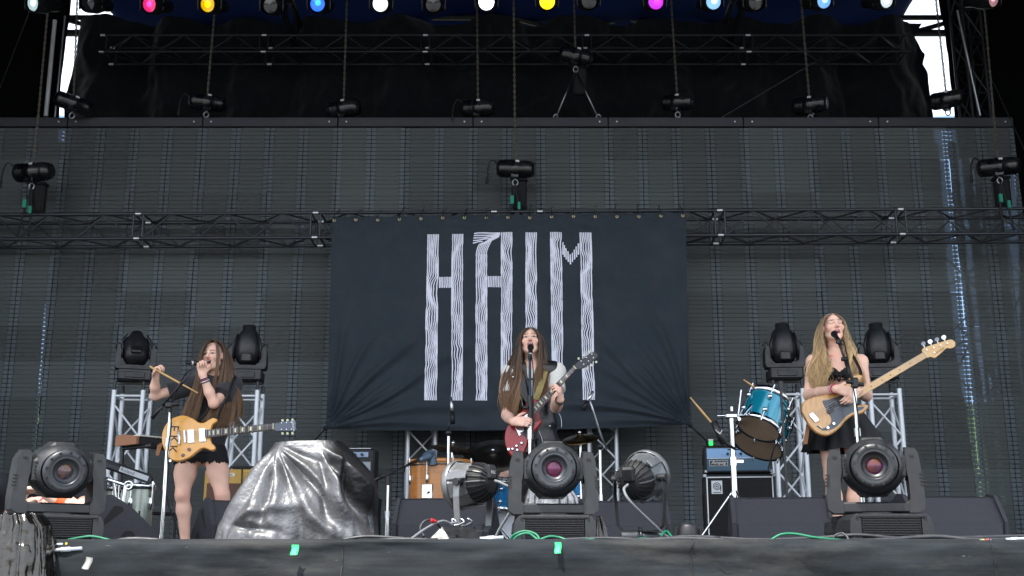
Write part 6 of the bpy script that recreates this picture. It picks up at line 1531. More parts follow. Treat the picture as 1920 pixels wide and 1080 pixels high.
    hair_obj('hair', [
        dict(L=[(1558, 588, Y-.06), (1546, 597, Y-.09), (1539, 618, Y-.07), (1534, 650, Y-.05), (1526, 675, Y-.09), (1523, 700, Y-.12), (1527, 722, Y-.14)], R=[(1561, 587, Y-.07), (1543, 600, Y-.10), (1541, 625, Y-.09), (1547, 655, Y-.11), (1557, 680, Y-.15), (1553, 700, Y-.18), (1544, 724, Y-.18)], n=680, thick=.06, root=br, tip=bt, wave=.026, freq=19, rag=.07, mix0=.15, mix1=.6),
        dict(L=[(1564, 587, Y-.07), (1581, 600, Y-.10), (1586, 622, Y-.09), (1590, 650, Y-.11), (1594, 675, Y-.14), (1600, 695, Y-.16), (1606, 712, Y-.16)], R=[(1566, 588, Y-.06), (1581, 596, Y-.08), (1589, 618, Y-.07), (1598, 648, Y-.06), (1607, 675, Y-.09), (1614, 698, Y-.12), (1618, 715, Y-.12)], n=460, thick=.05, root=br, tip=bt, wave=.024, freq=18, rag=.06, mix0=.15, mix1=.6),
        dict(L=[(1556, 588, Y-.03), (1544, 597, Y+.0), (1538, 618, Y+.05), (1531, 655, Y+.08), (1522, 705, Y+.10)], R=[(1568, 588, Y-.02), (1581, 597, Y+.01), (1588, 618, Y+.05), (1600, 655, Y+.08), (1614, 700, Y+.10)], n=380, thick=.06, root=br, tip=bt, wave=.017, freq=13, r=.006)], root, 8)
    return dict(Y=Y)
# ---------------------------------------------------------------- drummer (mostly hidden) and crew member
def seated_drummer():
    Y = 11.35; root = empty('person', (at(1012, 1000, Y).x, Y, 0), 0, 'seated drummer in a dark shirt hidden behind the singer with the red guitar', 'person')
    x0 = at(1012, 1000, Y).x; pe = np.array((x0, Y, .55)); ch = np.array((x0, Y-.03, .92)); nk = np.array((x0, Y-.04, 1.10)); hc = np.array((x0, Y-.06, 1.25)); Rm = head_frame((0, -1, -.1), (0, 0, 1))
    sR = ch+np.array((-.19, 0, .11)); sL = ch+np.array((.19, 0, .11)); eR = sR+np.array((-.08, -.18, -.20)); wR = A(938, 899, Y-.62); eL = sL+np.array((.06, -.18, -.20)); wL = eL+np.array((-.08, -.26, -.02))
    v = Vol((x0-.52, Y-1.0, .0), (x0+.40, Y+.25, 1.42), .006)
    head(v, hc, Rm, 1.05, 0.0); limb(v, [hc-DZ*.07, nk], [.055, .058], .03); limb(v, [sR, nk-DZ*.05, sL], [.055, .07, .055], .04); limb(v, [ch, pe], [.15, .15], .05, .7)
    limb(v, [sR, eR, eR*.4+wR*.6, wR], [.05, .042, .040, .030], .02); limb(v, [sL, eL, wL], [.05, .042, .03], .02)
    for sx in (-1, 1):
        h_ = pe+np.array((sx*.1, 0, 0)); k_ = np.array((x0+sx*.22, Y-.42, .52)); a_ = np.array((x0+sx*.22, Y-.40, .09)); limb(v, [h_, k_, a_], [.09, .065, .045], .04); foot(v, a_, (0, -1, 0))
    do_hand(v, wR, (-.7, -.6, -.1), (0, -.1, -1), np.array((.4, -.6, 0)), .9); do_hand(v, wL, (0, -1, 0), (0, 0, -1), np.array((-1, 0, 0)), .9)
    vol_obj(v, 'body', M_SKIN, root, lambda V: skin_color(V, [dict(c=hc, R=Rm, S=1.05, mouth=0.0)], .95))
    t = Vol((x0-.40, Y-.4, .40), (x0+.40, Y+.25, 1.15), .008); limb(t, [sR, nk-DZ*.06, sL], [.068, .078, .068], .04); limb(t, [ch, pe], [.168, .175], .05, .74); limb(t, [sR, sR*.4+eR*.6], [.07, .07], .03); limb(t, [sL, sL*.4+eL*.6], [.07, .07], .03); t.half(nk-DZ*.01, (0, -.3, 1)); vol_obj(t, 'shirt', M_DENIM, root)
    j = Vol((x0-.40, Y-.6, .10), (x0+.40, Y+.25, .70), .008)
    for sx in (-1, 1):
        h_ = pe+np.array((sx*.1, 0, 0)); k_ = np.array((x0+sx*.22, Y-.42, .52)); a_ = np.array((x0+sx*.22, Y-.40, .12)); limb(j, [h_, k_, a_], [.10, .075, .06], .04)
    limb(j, [pe, pe-DZ*.02], [.17, .17], .04, .75); vol_obj(j, 'jeans', M_DENIM, root)
    hv = Vol(hc-.18, hc+.18, .006); hv.ell(hc+np.array((0, .02, .035)), (.090, .105, .090), None, 0); hv.half(hc+np.array((0, -.055, .03)), (0, -1, -.7)); vol_obj(hv, 'hair', mat('dark short hair', '#1c1512', .6), root)
    s = empty('drum_stool', (x0, Y+.03, 0), 0, 'round black drum stool under the seated drummer', 'stool'); b = MB(); b.lathe([(0, .37), (.17, .37), (.18, .39), (.18, .41), (.16, .43), (0, .43)], 28); b.build('seat', M_LEATHER, s)
    b = MB(); b.cyl((0, 0, .15), (0, 0, .37), .018, n=10); b.build('post', M_CHROME, s)
    for i in range(3):
        a = i*2.094+.5; b = MB(); b.cyl((0, 0, .25), (.25*math.cos(a), .25*math.sin(a), .012), .010, n=8); b.build('leg', M_CHROME, s)
def crew():
    Y = 6.55; x0 = at(70, 1000, Y).x; root = empty('person', (x0, Y, 0), 0, 'crouching crew member in navy with an orange wristband behind the left light', 'person')
    pe = np.array((x0-.05, Y+.30, .22)); ch = np.array((x0-.03, Y+.05, .50)); nk = np.array((x0-.03, Y-.02, .60)); hc = np.array((x0-.04, Y-.05, .70)); Rm = head_frame((-.1, -1, -.5), (0, -.3, 1))
    hc = A(112, 884, Y+.02); nk = hc+np.array((-.02, .09, -.06)); ch = hc+np.array((-.03, .16, -.10))
    sR = ch+np.array((-.17, 0, .05)); sL = ch+np.array((.17, -.02, .03)); eL = A(152, 960, Y-.20); wL = A(90, 927, Y-.26); eR = sR+np.array((-.06, -.15, -.18)); wR = eR+np.array((.18, -.15, .05))
    v = Vol((x0-.50, Y-.62, .0), (x0+.55, Y+.62, .84), .006)
    head(v, hc, Rm, 1.0, 0.0); limb(v, [hc-DZ*.06, nk], [.055, .06], .03); limb(v, [sR, nk, sL], [.055, .07, .055], .04); limb(v, [ch, pe], [.14, .15], .05, .8)
    limb(v, [sL, eL], [.050, .042], .02); limb(v, [eL, eL*.55+wL*.45, wL], [.050, .046, .033], .02); limb(v, [sR, eR, wR], [.05, .042, .03], .02)
    for sx in (-1, 1):
        k_ = pe+np.array((sx*.17, -.36, .10)); a_ = np.array((k_[0], pe[1]-.18, .08)); limb(v, [pe+np.array((sx*.09, 0, 0)), k_, a_], [.09, .065, .045], .04); foot(v, a_, (0, -1, 0))
    do_hand(v, wL, (-.85, -.2, .35), (-.1, -.4, -.9), np.array((0, -1, .2)), .7); do_hand(v, wR, (.8, -.5, .2), (0, 0, -1), np.array((0, 1, 0)), .7)
    vol_obj(v, 'body', M_SKIN, root, lambda V: skin_color(V, [dict(c=hc, R=Rm, S=1.0, mouth=0.0)], .92))
    M_NAVY = mat('navy fleece', '#14171f', .9, var=.15)
    t = Vol((x0-.50, Y-.45, .0), (x0+.55, Y+.62, .70), .008); limb(t, [sR, nk-DZ*.02, sL], [.075, .08, .075], .04); limb(t, [ch, pe], [.165, .18], .05, .85); limb(t, [sL, sL*.45+eL*.55], [.075, .072], .03); limb(t, [sR, eR], [.07, .06], .03); vol_obj(t, 'fleece', M_NAVY, root)
    j = Vol((x0-.50, Y-.45, .02), (x0+.45, Y+.62, .5), .008)
    for sx in (-1, 1):
        k_ = pe+np.array((sx*.17, -.36, .10)); a_ = np.array((k_[0], pe[1]-.18, .10)); limb(j, [pe+np.array((sx*.09, 0, 0)), k_, a_], [.105, .078, .06], .04)
    vol_obj(j, 'trousers', M_NAVY, root)
    hv = Vol(hc-.18, hc+.18, .006); hv.ell(hc+Rm @ np.array((0, -.02, .035)), (.090, .105, .090), Rm, 0); hv.half(hc+Rm @ np.array((0, .055, .03)), Rm @ np.array((0, 1, -.7))); vol_obj(hv, 'hair', mat('dark short hair', '#1c1512', .6), root)
    d = unit(wL-eL); x, y_ = frame_of(Vector(d)); b = MB(); c0 = Vector(wL-d*.075); b.cyl(c0-Vector(d)*.020, c0+Vector(d)*.020, .052, .047, n=24, caps=False); b.build('wristband', mat('orange wristband', '#f0571c', .6), root, True)
P1 = person_one(); P2 = person_two(); P3 = person_three(); seated_drummer(); crew()
drumstick(P1['stick'][0], P1['stick'][1], 'drumstick gripped in the raised fist of the T-shirted singer')
# ================================================================ guitars
def closed_curve(pts, n=5):
    P = [Vector((p[0], p[1], 0)) for p in pts]; m = len(P); out = []
    for i in range(m):
        a, b, c, d = P[i-1], P[i], P[(i+1) % m], P[(i+2) % m]
        for k in range(n):
            t = k/n; q = 0.5*((2*b)+(c-a)*t+(2*a-5*b+4*c-d)*t*t+(3*b-a-3*c+d)*t**3); out.append((q.x, q.y))
    return out
class Plane:
    """a slightly tilted upright plane; photo pixel -> local coordinates"""
    def __init__(s, px, py, Y, yaw=0.0, lean=0.0):
        s.o = at(px, py, Y); ex = Vector((math.cos(yaw), math.sin(yaw), 0)); ez = Vector((0, math.sin(lean), math.cos(lean))); n = ex.cross(ez); ez = n.cross(ex)
        s.n = n.normalized(); s.ex = ex; s.ez = ez.normalized()          # n points away from... (ex x ez = -y)
        if s.n.y > 0: s.n = -s.n
        s.M = Matrix((( s.ex.x, s.ez.x, s.n.x, s.o.x), (s.ex.y, s.ez.y, s.n.y, s.o.y), (s.ex.z, s.ez.z, s.n.z, s.o.z), (0, 0, 0, 1)))
    def uv(s, px, py):
        c = Vector((0, 0, CAM_Z)); d = at(px, py, 5.0)-c; t = (s.o-c).dot(s.n)/d.dot(s.n); p = c+d*t-s.o; return (p.dot(s.ex), p.dot(s.ez))
    def poly(s, pts, n=0):
        q = [s.uv(*p) for p in (closed_curve(pts, n) if n else pts)]
        a = sum(q[i-1][0]*q[i][1]-q[i][0]*q[i-1][1] for i in range(len(q)))
        return q if a > 0 else q[::-1]
    def plate(s, name, pts, z0, t, m, parent, n=0, bev=0.0, world=True):
        b = MB(); b.plate(s.poly(pts, n), t, s.M @ Matrix.Translation((0, 0, z0)), bev=bev); return b.build(name, m, parent, world)
    def p3(s, px, py, z=0.0): u, v = s.uv(px, py); return s.M @ Vector((u, v, z))
    def rod(s, name, a, c, z0, z1, r, m, parent, n=6):
        b = MB(); b.cyl(s.p3(*a, z0), s.p3(*c, z1), r, n=n); return b.build(name, m, parent, True)
    def knob(s, name, px, py, z, r, h, m, parent):
        b = MB(); b.cyl(s.p3(px, py, z), s.p3(px, py, z+h), r, r*.88, n=16); return b.build(name, m, parent, True)
M_AMBER = mat('amber lacquer', '#dca04c', 0.28, var=0.10, scale=5, coat=0.5); M_CHERRY = mat('cherry red lacquer', '#8a080c', 0.28, var=0.14, scale=7, coat=0.25); M_ASH = mat('natural ash', '#c2935a', 0.3, var=0.22, scale=9, stretch=(5, 1, 1), coat=0.7)
M_ROSEWOOD = mat('rosewood', '#33211c', 0.5, var=0.2, scale=30); M_MAPLENECK = mat('maple neck', '#c9a26a', 0.35, var=0.1, scale=12, coat=0.4); M_PEARL = mat('pearl inlay', '#cfd0a8', 0.3); M_BINDING = mat('cream binding', '#cfc4a8', 0.5)
M_HEADBLK = mat('gloss headstock', '#1a2a40', 0.15, coat=0.8); M_GUARD = mat('worn black pickguard', '#3a424c', 0.35, var=0.15, coat=0.3); M_TUNER = mat('pearloid tuner', '#c6c7a2', 0.35); M_STRING = mat('string wire', '#b5b8bb', 0.3, 1.0)
def neck(P, parent, a0, a1, b0, b1, frets, m, inlay=True, z0=0.012, t=0.022, side=None, nstr=6):
    """a0,a1: body end edges (upper, lower); b0,b1: nut end edges"""
    nk = P.plate('neck', [a0, b0, b1, a1], z0-0.012, t, side or m, parent)
    fb = P.plate('fretboard', [a0, b0, b1, a1], z0+t-0.012, 0.005, m, parent)
    L = lambda e, f: (e[0][0]+(e[1][0]-e[0][0])*f, e[0][1]+(e[1][1]-e[0][1])*f)
    top = z0+t-0.012+0.005
    pos = [1-2**(-k/12.0) for k in range(frets+1)]; mx = pos[-1]; pos = [1-p/mx for p in pos]
    for k in range(1, frets):
        u = L((a0, b0), pos[k]); w = L((a1, b1), pos[k]); P.rod('fret', u, w, top+.0005, top+.0005, .0010, M_STRING, parent, 5)
    if inlay:
        for k in (3, 5, 7, 9, 12, 15, 17, 19):
            if k >= frets: continue
            f0 = pos[k-1]*.72+pos[k]*.28; f1 = pos[k-1]*.28+pos[k]*.72
            def q(f, s): a = L((a0, b0), f); c = L((a1, b1), f); return (a[0]+(c[0]-a[0])*s, a[1]+(c[1]-a[1])*s)
            if inlay == 'dot': 
                P.knob('inlay', *q((f0+f1)/2, .5), top, .0045, .0012, M_BLKPLASTIC, parent)
            else: P.plate('inlay', [q(f0, .16), q(f1, .24), q(f1, .76), q(f0, .84)], top, .0012, M_PEARL, parent)
    P.plate('nut', [b0, (b0[0]+(b0[0]-a0[0])*.012, b0[1]+(b0[1]-a0[1])*.012), (b1[0]+(b1[0]-a1[0])*.012, b1[1]+(b1[1]-a1[1])*.012), b1], top-.004, .008, M_BINDING, parent)
    return top
def strings(P, parent, brA, brB, b0, b1, z0, z1, n=6):
    for i in range(n):
        s = .1+.8*i/(n-1); a = (brA[0]+(brB[0]-brA[0])*s, brA[1]+(brB[1]-brA[1])*s); c = (b0[0]+(b1[0]-b0[0])*s, b0[1]+(b1[1]-b0[1])*s)
        P.rod('string', a, c, z0, z1, .0007+.0003*(i < n//2), M_STRING, parent, 5)
# ---- yellow double cutaway guitar
g1 = empty('electric_guitar', at(350, 822, 8.55), 0, 'amber yellow double cutaway electric guitar with dark letters stuck on its body', 'guitar')
P = Plane(350, 822, 8.55, 0.0, 0.10)
body1 = [(303, 820), (307, 802), (320, 785.5), (342, 778.7), (360, 783.7), (373, 792), (383, 791.7), (392, 786), (400, 783), (407, 786.5), (405, 791), (398.5, 796), (395, 804), (394.5, 816), (395.5, 828), (402.5, 836.5), (402.5, 842.5), (395, 844.7), (386, 841), (378, 841), (369, 847), (358, 856), (346, 862), (331.7, 864.7), (320, 861), (311.5, 850), (305, 836)]
P.plate('body', body1, -0.042, 0.042, M_AMBER, g1, n=4, bev=0.008)
ftop = neck(P, g1, (386, 807.5), (386, 821), (512.8, 795.3), (512.8, 806.8), 21, M_ROSEWOOD, True, z0=.014, side=M_BINDING)
hs = P.plate('headstock', [(513, 795.3), (520, 794.3), (540, 790.5), (553, 789.5), (556.5, 793), (555, 800), (557, 806.5), (552, 808.5), (540, 808.5), (520, 808.8), (513, 806.8)], .004, .014, M_HEADBLK, g1)
for k in range(3):
    for (yy, dy) in ((794.5-k*.6, -5.5), (806.5-k*.2, 7)):
        x = 529+k*9.3; P.knob('tuner_post', x, yy, .018, .0035, .010, M_CHROME, g1); P.plate('tuner_button', [(x-1.7+1, yy+dy-2), (x+2.2+1, yy+dy-2), (x+2.2+1, yy+dy+2), (x-1.7+1, yy+dy+2)], .006, .008, M_TUNER, g1)
text_mesh('Gibson', 0.030, M_STICKER, hs, P.M @ Matrix.Translation((*P.uv(551, 799), .0185)) @ Matrix.Rotation(R(-80), 4, 'Z')).matrix_basis = wm(hs).inverted()
for (cx, cy) in ((358.3, 818.5), (379.7, 816.3)):
    f = P.plate('pickup', [(cx-6.3, cy-11.6), (cx+5.2, cy-12.4), (cx+6.3, cy+11), (cx-5.2, cy+12)], .002, .008, M_CHROME, g1); P.plate('pickup_ring', [(cx-7.2, cy-12.6), (cx+6.2, cy-13.4), (cx+7.3, cy+12), (cx-6.2, cy+13)], -.001, .005, M_BINDING, f)
P.plate('bridge', [(344.5, 808), (348, 807.7), (349.5, 830), (346, 830.3)], .002, .012, M_CHROME, g1, bev=.002); P.plate('tailpiece', [(333.5, 807.5), (338, 807), (339.5, 834), (335, 834.5)], .002, .013, M_CHROME, g1, bev=.003)
for (x, y) in ((354.8, 842.8), (343.4, 853.5)): P.knob('control_knob', x, y, .0, .013, .014, mat('speed knob', '#5a3214', .3, coat=.6), g1)
P.knob('toggle_switch', 335.5, 843, .0, .004, .012, M_CHROME, g1); P.knob('output_jack', 318, 863, -.025, .01, .01, M_CHROME, g1)
strings(P, g1, (347, 809), (348, 829), (512.8, 796), (512.8, 806), .015, ftop+.003)
MLET = mat('dark sticker letters', '#2c2420', .6)
for ch_, (x, y) in zip('EKK', ((326, 803), (325, 823), (322.5, 842))):
    text_mesh(ch_, 0.098, MLET, g1, wm(g1).inverted() @ P.M @ Matrix.Translation((*P.uv(x, y), .0008)) @ Matrix.Rotation(R(-93), 4, 'Z'))
b = MB(); b.tube(smoothpath([P.p3(406, 787, -.03), at(414, 765, 8.70), at(430, 735, 8.78), at(437, 714, 8.86), at(440, 706, 8.96), at(430, 715, 9.10)], 6), [.010]*31, 6); b.build('strap', M_BLKPLASTIC, g1, True)
b = MB(); q0 = at(304, 832, 8.60); b.add([q0+Vector((-.035, 0, -.01)), q0+Vector((.01, 0, .02)), q0+Vector((-.02, .005, -.09)), q0+Vector((-.045, .005, -.085)), q0+Vector((-.035, .006, -.01)), q0+Vector((.01, .006, .02)), q0+Vector((-.02, .011, -.09)), q0+Vector((-.045, .011, -.085))], [(0, 3, 2, 1), (4, 5, 6, 7), (0, 1, 5, 4), (1, 2, 6, 5), (2, 3, 7, 6), (3, 0, 4, 7)]); b.build('strap_end', mat('tan leather', '#8a5b36', .6), g1, True)
# ---- red guitar
g2 = empty('electric_guitar', at(975, 810, 8.33), 0, 'cherry red electric guitar with pointed horns played by the singer in the leather vest', 'guitar')
P = Plane(985, 800, 8.33, -0.06, 0.10)
body2 = [(951, 799), (961, 785), (972, 776), (981, 767), (988, 755), (995, 749), (1004, 748.5), (1008.5, 751), (1005, 757), (1001, 766), (1001.5, 778), (1003, 789), (1009, 787.5), (1015.5, 787), (1015, 792), (1008, 802), (999, 812), (992, 825), (987.5, 838), (980, 852), (966, 859), (954, 850), (947.5, 834), (946.5, 815)]
P.plate('body', body2, -.035, .035, M_CHERRY, g2, n=4, bev=.009)
ft2 = neck(P, g2, (993.5, 769), (1001.5, 778.5), (1074.8, 688), (1080, 694.2), 22, M_ROSEWOOD, True, z0=.010, side=M_CHERRY)
h2 = P.plate('headstock', [(1074.8, 688), (1083, 680), (1090, 675), (1108, 662.5), (1114, 660.5), (1119, 664), (1121, 669), (1113, 677), (1097, 690), (1088, 692.5), (1080, 694.2)], .002, .014, mat('ebony headstock', '#0b0c0f', .25), g2)
for k in range(3):
    f = k/2.0
    for (ax_, ay_, dx, dy) in ((1088+20*f, 677-13*f, -3.0, -4.0), (1096+18*f, 686-12*f, 4.0, 5.5)):
        P.knob('tuner_post', ax_+(1.5 if dx < 0 else -1.5), ay_+(1.5 if dx < 0 else -1.5), .016, .0035, .010, M_CHROME, g2); P.plate('tuner_button', [(ax_+dx-2, ay_+dy-1.5), (ax_+dx+1.5, ay_+dy-2), (ax_+dx+2, ay_+dy+1.5), (ax_+dx-1.5, ay_+dy+2)], .004, .008, M_TUNER, g2)
P.plate('pickguard', [(985, 785), (1000, 782), (1003, 793), (997, 808), (988, 822), (980, 815), (976, 800)], .0005, .003, M_BLKPLASTIC, g2)
for (cx, cy) in ((990, 786), (975, 802)): P.plate('pickup', [(cx-7, cy-6), (cx+.5, cy-10), (cx+8, cy+6), (cx, cy+10)], .003, .009, M_CHROME, g2)
P.plate('bridge', [(965, 798), (969, 796), (977, 816), (973, 818)], .001, .013, M_CHROME, g2, bev=.002)
for (x, y) in ((978, 831), (968.5, 836.5), (961, 842), (970, 844)): P.knob('control_knob', x, y, .0, .012, .014, M_BLKPLASTIC, g2); P.knob('knob_cap', x, y, .0142, .008, .001, M_CHROME, g2)
P.knob('output_jack', 953.5, 842.5, .0, .010, .010, M_CHROME, g2)
strings(P, g2, (967, 800), (974, 816), (1075.5, 689), (1079.5, 693.5), .013, ft2+.003)
b = MB()
for (pp) in ([(1003, 751, 8.40), (1010, 735, 8.52), (1016, 715, 8.60), (1021, 697, 8.66), (1024, 684, 8.76), (1012, 690, 8.92)],):
    c = smoothpath([at(*p) for p in pp], 6); w = Vector((.026, 0, .005))
    vs = [q for p in c for q in (p-w, p+w)]; b.add(vs, [(2*i, 2*i+1, 2*i+3, 2*i+2) for i in range(len(c)-1)], 0, True)
    vs = [q+Vector((0, .004, 0)) for p in c for q in (p-w, p+w)]; b.add(vs, [(2*i+2, 2*i+3, 2*i+1, 2*i) for i in range(len(c)-1)], 0, True)
b.build('strap', mat('khaki strap', '#8d7f4f', .8, var=.1), g2, True)
# ---- bass
g3 = empty('bass_guitar', at(1560, 775, 8.22), 0, 'natural ash bass guitar with a dark pickguard and maple neck', 'guitar')
P = Plane(1560, 775, 8.22, -0.05, 0.10)
body3 = [(1503.5, 764), (1508, 752), (1524, 744), (1545, 740), (1562, 736), (1580, 726), (1592, 709), (1602, 702.5), (1612, 701.5), (1618, 705), (1614, 713), (1605, 724), (1601, 737), (1602, 750), (1606, 759), (1614, 758.5), (1622, 757.5), (1628, 759.5), (1627, 766), (1618, 774.5), (1600, 779), (1587, 788), (1574, 803), (1558, 814.5), (1545, 816.5), (1532, 812), (1520, 801), (1511, 787), (1504.5, 774)]
P.plate('body', body3, -.042, .042, M_ASH, g3, n=4, bev=.010)
P.plate('pickguard', [(1542, 753), (1549, 750.5), (1565, 746), (1580, 741), (1594, 748), (1604, 763), (1617, 762), (1620, 765), (1611, 770.5), (1598, 773.5), (1584, 783), (1569, 800), (1553, 806.5), (1539, 806), (1551, 799.5), (1558, 792), (1558, 783), (1551, 771)], .0005, .003, M_GUARD, g3, n=3)
ft3 = neck(P, g3, (1586, 745.5), (1594.5, 755.5), (1729.6, 662.2), (1736.2, 671.6), 20, M_MAPLENECK, 'dot', z0=.010, side=M_MAPLENECK)
h3 = P.plate('headstock', [(1729.6, 662), (1729, 655), (1737, 650.8), (1761, 643.2), (1776, 638.5), (1784, 637.8), (1790, 643), (1789, 650.6), (1781, 654), (1774, 653.6), (1762, 664), (1751.8, 671.6), (1744, 669.6), (1736.2, 671.6)], -.004, .015, M_MAPLENECK, g3, n=3)
for k in range(4):
    x, y = 1736+k*12.8, 657.5-k*4.0; P.knob('tuner_post', x, y, .011, .0055, .014, M_CHROME, g3); P.rod('tuner_shaft', (x-1, y-4), (x-4, y-11), -.006, -.006, .0035, M_CHROME, g3)
    P.plate('tuner_key', closed_curve([(x-9, y-14), (x-4.5, y-17.5), (x-.5, y-15), (x-1.5, y-10.5), (x-6.5, y-9.5)], 3), -.009-(k % 2)*.0, .006, M_CHROME if k % 2 else mat('dark chrome', '#6b6f73', .25, 1.0), g3)
P.knob('string_tree', 1751, 662, .011, .006, .006, M_CHROME, g3)
text_mesh('Fender', .032, mat('brown script', '#6a4a22', .6), h3, wm(h3).inverted() @ P.M @ Matrix.Translation((*P.uv(1760, 658.5), .0115)) @ Matrix.Rotation(R(31), 4, 'Z'), shear=.3)
for (cx, cy) in ((1560.5, 762), (1556.5, 771)):
    P.plate('pickup', [(cx-7.5, cy+.2), (cx+3, cy-5.8), (cx+7.5, cy-.5), (cx-3, cy+5.5)], .003, .011, M_BLKPLASTIC, g3, bev=.002)
P.plate('bridge', [(1516, 778), (1524, 773.5), (1536, 788), (1528, 793)], .001, .012, M_CHROME, g3, bev=.002)
for (x, y) in ((1562.5, 795), (1551.5, 803)): P.knob('control_knob', x, y, .003, .011, .016, M_CHROME, g3)
P.rod('output_jack', (1540, 803), (1533, 798), .004, .010, .007, M_CHROME, g3)
strings(P, g3, (1520, 776), (1530, 790), (1730, 663), (1736, 671), .015, ft3+.003, 4)
b = MB(); b.tube(smoothpath([P.p3(1616, 706, -.02), at(1612, 692, 8.36), at(1602, 672, 8.46), at(1596, 660, 8.56), at(1590, 664, 8.72)], 6), [.011]*25, 6); b.build('strap', M_BLKPLASTIC, g3, True)
b = MB(); q0 = at(1512, 796, 8.27); b.add([q0+Vector((0, 0, 0)), q0+Vector((.03, 0, .01)), q0+Vector((-.0, .005, -.14)), q0+Vector((-.03, .005, -.14)), q0+Vector((0, .006, 0)), q0+Vector((.03, .006, .01)), q0+Vector((-.0, .011, -.14)), q0+Vector((-.03, .011, -.14))], [(0, 3, 2, 1), (4, 5, 6, 7), (0, 1, 5, 4), (1, 2, 6, 5), (2, 3, 7, 6), (3, 0, 4, 7)]); b.build('strap_end', mat('tan leather', '#8a5b36', .6), g3, True)
# ================================================================ microphones and stands
M_GRILLE = mat('mic grille', '#1c1d20', 0.5, 0.4, var=0.2, scale=200)
def mic_body(root, tip, tail, m=M_BLKPLASTIC, r=0.024, ring=True):
    tip = Vector(tip); tail = Vector(tail); d = (tip-tail).normalized()
    b = MB(); b.tube([tail, tail+d*.01, tip-d*.055, tip-d*.05], [.009, .012, .018, .020], 14); b.build('mic_body', m, root, True)
    b = MB(); q = (d).to_track_quat('Z', 'Y').to_matrix().to_4x4(); b.lathe([(.0, r*.95), (r*.5, r*.85), (r*.88, r*.45), (r, 0), (r*.96, -.012), (.019, -.026)], 18, M=Matrix.Translation(tip-d*r) @ q); b.build('mic_grille', M_GRILLE, root, True)
    if ring:
        b = MB(); b.cyl(tail+d*.045, tail+d*.058, .0165, n=14); b.build('ring', M_STICKER, root, True)
def tripod(root, X, Y, z0=.30, L=.30, m=M_BLACKMET, a0=.5):
    for i in range(3):
        a = a0+i*2.094; b = MB(); b.cyl((X, Y, z0), (X+L*math.cos(a), Y+L*math.sin(a), .012), .009, n=8); b.build('leg', m, root, True)
def round_base(root, X, Y):
    b = MB(); b.lathe([(0, .028), (.03, .028), (.05, .018), (.125, .012), (.13, .004), (.13, .0)], 28, M=Matrix.Translation((X, Y, 0))); b.build('base', M_BLACKMET, root, True)
# left vocal stand with boom
YS = 8.42; f0 = onfloor(297, YS); zt = at(319, 768, YS).z; f0.x = at(310, 900, YS).x
e = empty('microphone_stand', f0, 0, 'chrome microphone stand with a black boom beside the yellow guitar', 'microphone stand', 'microphone stands')
b = MB(); b.cyl((f0.x, YS, .02), (f0.x, YS, at(300, 845, YS).z), .0155, n=14); b.build('lower_tube', M_CHROME, e, True)
b = MB(); b.cyl((f0.x, YS, at(300, 845, YS).z), (f0.x, YS, zt), .0115, n=14); b.build('upper_tube', M_CHROME, e, True)
b = MB(); b.cyl((f0.x, YS, at(300, 838, YS).z), (f0.x, YS, at(300, 822, YS).z), .022, n=14); b.build('collar', M_ALU, e, True)
round_base(e, f0.x, YS)
b = MB(); p0, p1 = at(285, 784, YS-.03), at(366, 689, YS-.12); b.tube([p0, p0+(p1-p0)*.25], .013, 10); b.tube([p0+(p1-p0)*.25, p1], .008, 10); b.build('boom', M_BLACKMET, e, True)
b = MB(); b.cyl((f0.x, YS-.03, zt-.02), (f0.x, YS-.03, zt+.06), .018, n=12); b.box((f0.x, YS-.04, zt+.03), (.06, .05, .05), bev=.01); b.cyl((f0.x+.02, YS-.05, zt+.03), (f0.x+.075, YS-.05, zt+.035), .014, .018, n=10); b.build('boom_clutch', M_BLKPLASTIC, e, True)
b = MB(); b.cyl(at(337, 722, YS-.09), at(343, 716, YS-.095), .012, n=10); b.build('cable_clip', M_BLKPLASTIC, e, True)
b = MB(); b.tube(smoothpath([p1, at(345, 705, YS-.08), at(322, 760, YS-.02), at(321, 800, YS-.02), at(314, 850, YS-.02), at(316, 880, YS-.01), at(312, 930, YS), at(330, 985, YS+.02), at(338, 1016, YS+.02)], 6), .005, 6); b.build('cable', M_RUBBER, e, True)
mh = empty('microphone', at(362, 681, P1['Y']-.30), 0, 'black handheld microphone with a white band at the lips of the T-shirted singer', 'microphone', 'vocal microphones')
mic_body(mh, at(383, 682, P1['Y']-.24), at(348, 680, P1['Y']-.34))
# centre straight stand
YS = 8.30; X = at(994, 800, YS).x
e = empty('microphone_stand', (X, YS, 0), 0, 'straight microphone stand in front of the singer with the red guitar', 'microphone stand', 'microphone stands')
zc = at(994, 783, YS).z
b = MB(); b.cyl((X, YS, .02), (X, YS, zc), .0155, n=14); b.build('lower_tube', M_CHROME, e, True)
b = MB(); b.cyl((X, YS, at(994, 824, YS).z), (X, YS, at(994, 806, YS).z), .024, n=14); b.build('collar', M_ALU, e, True)
b = MB(); b.cyl((X, YS, zc-.01), (X, YS, at(994, 742, YS).z), .019, n=12); b.cyl((X-.02, YS-.02, at(994, 765, YS).z), (X-.055, YS-.02, at(994, 765, YS).z), .016, n=10); b.build('clutch', M_BLKPLASTIC, e, True)
b = MB(); b.cyl((X, YS, at(994, 745, YS).z), (X, YS-.0, at(994, 672, YS).z), .010, n=12); b.build('upper_tube', mat('dark blue-black tube', '#1b2a3c', .3, .5), e, True)
b = MB(); b.box((X, YS, at(994, 711, YS).z), (.045, .02, .014), bev=.004); b.cyl((X, YS-.005, at(994, 676, YS).z), (X, YS-.005, at(994, 664, YS).z), .016, n=10); b.build('mic_clip', M_BLKPLASTIC, e, True)
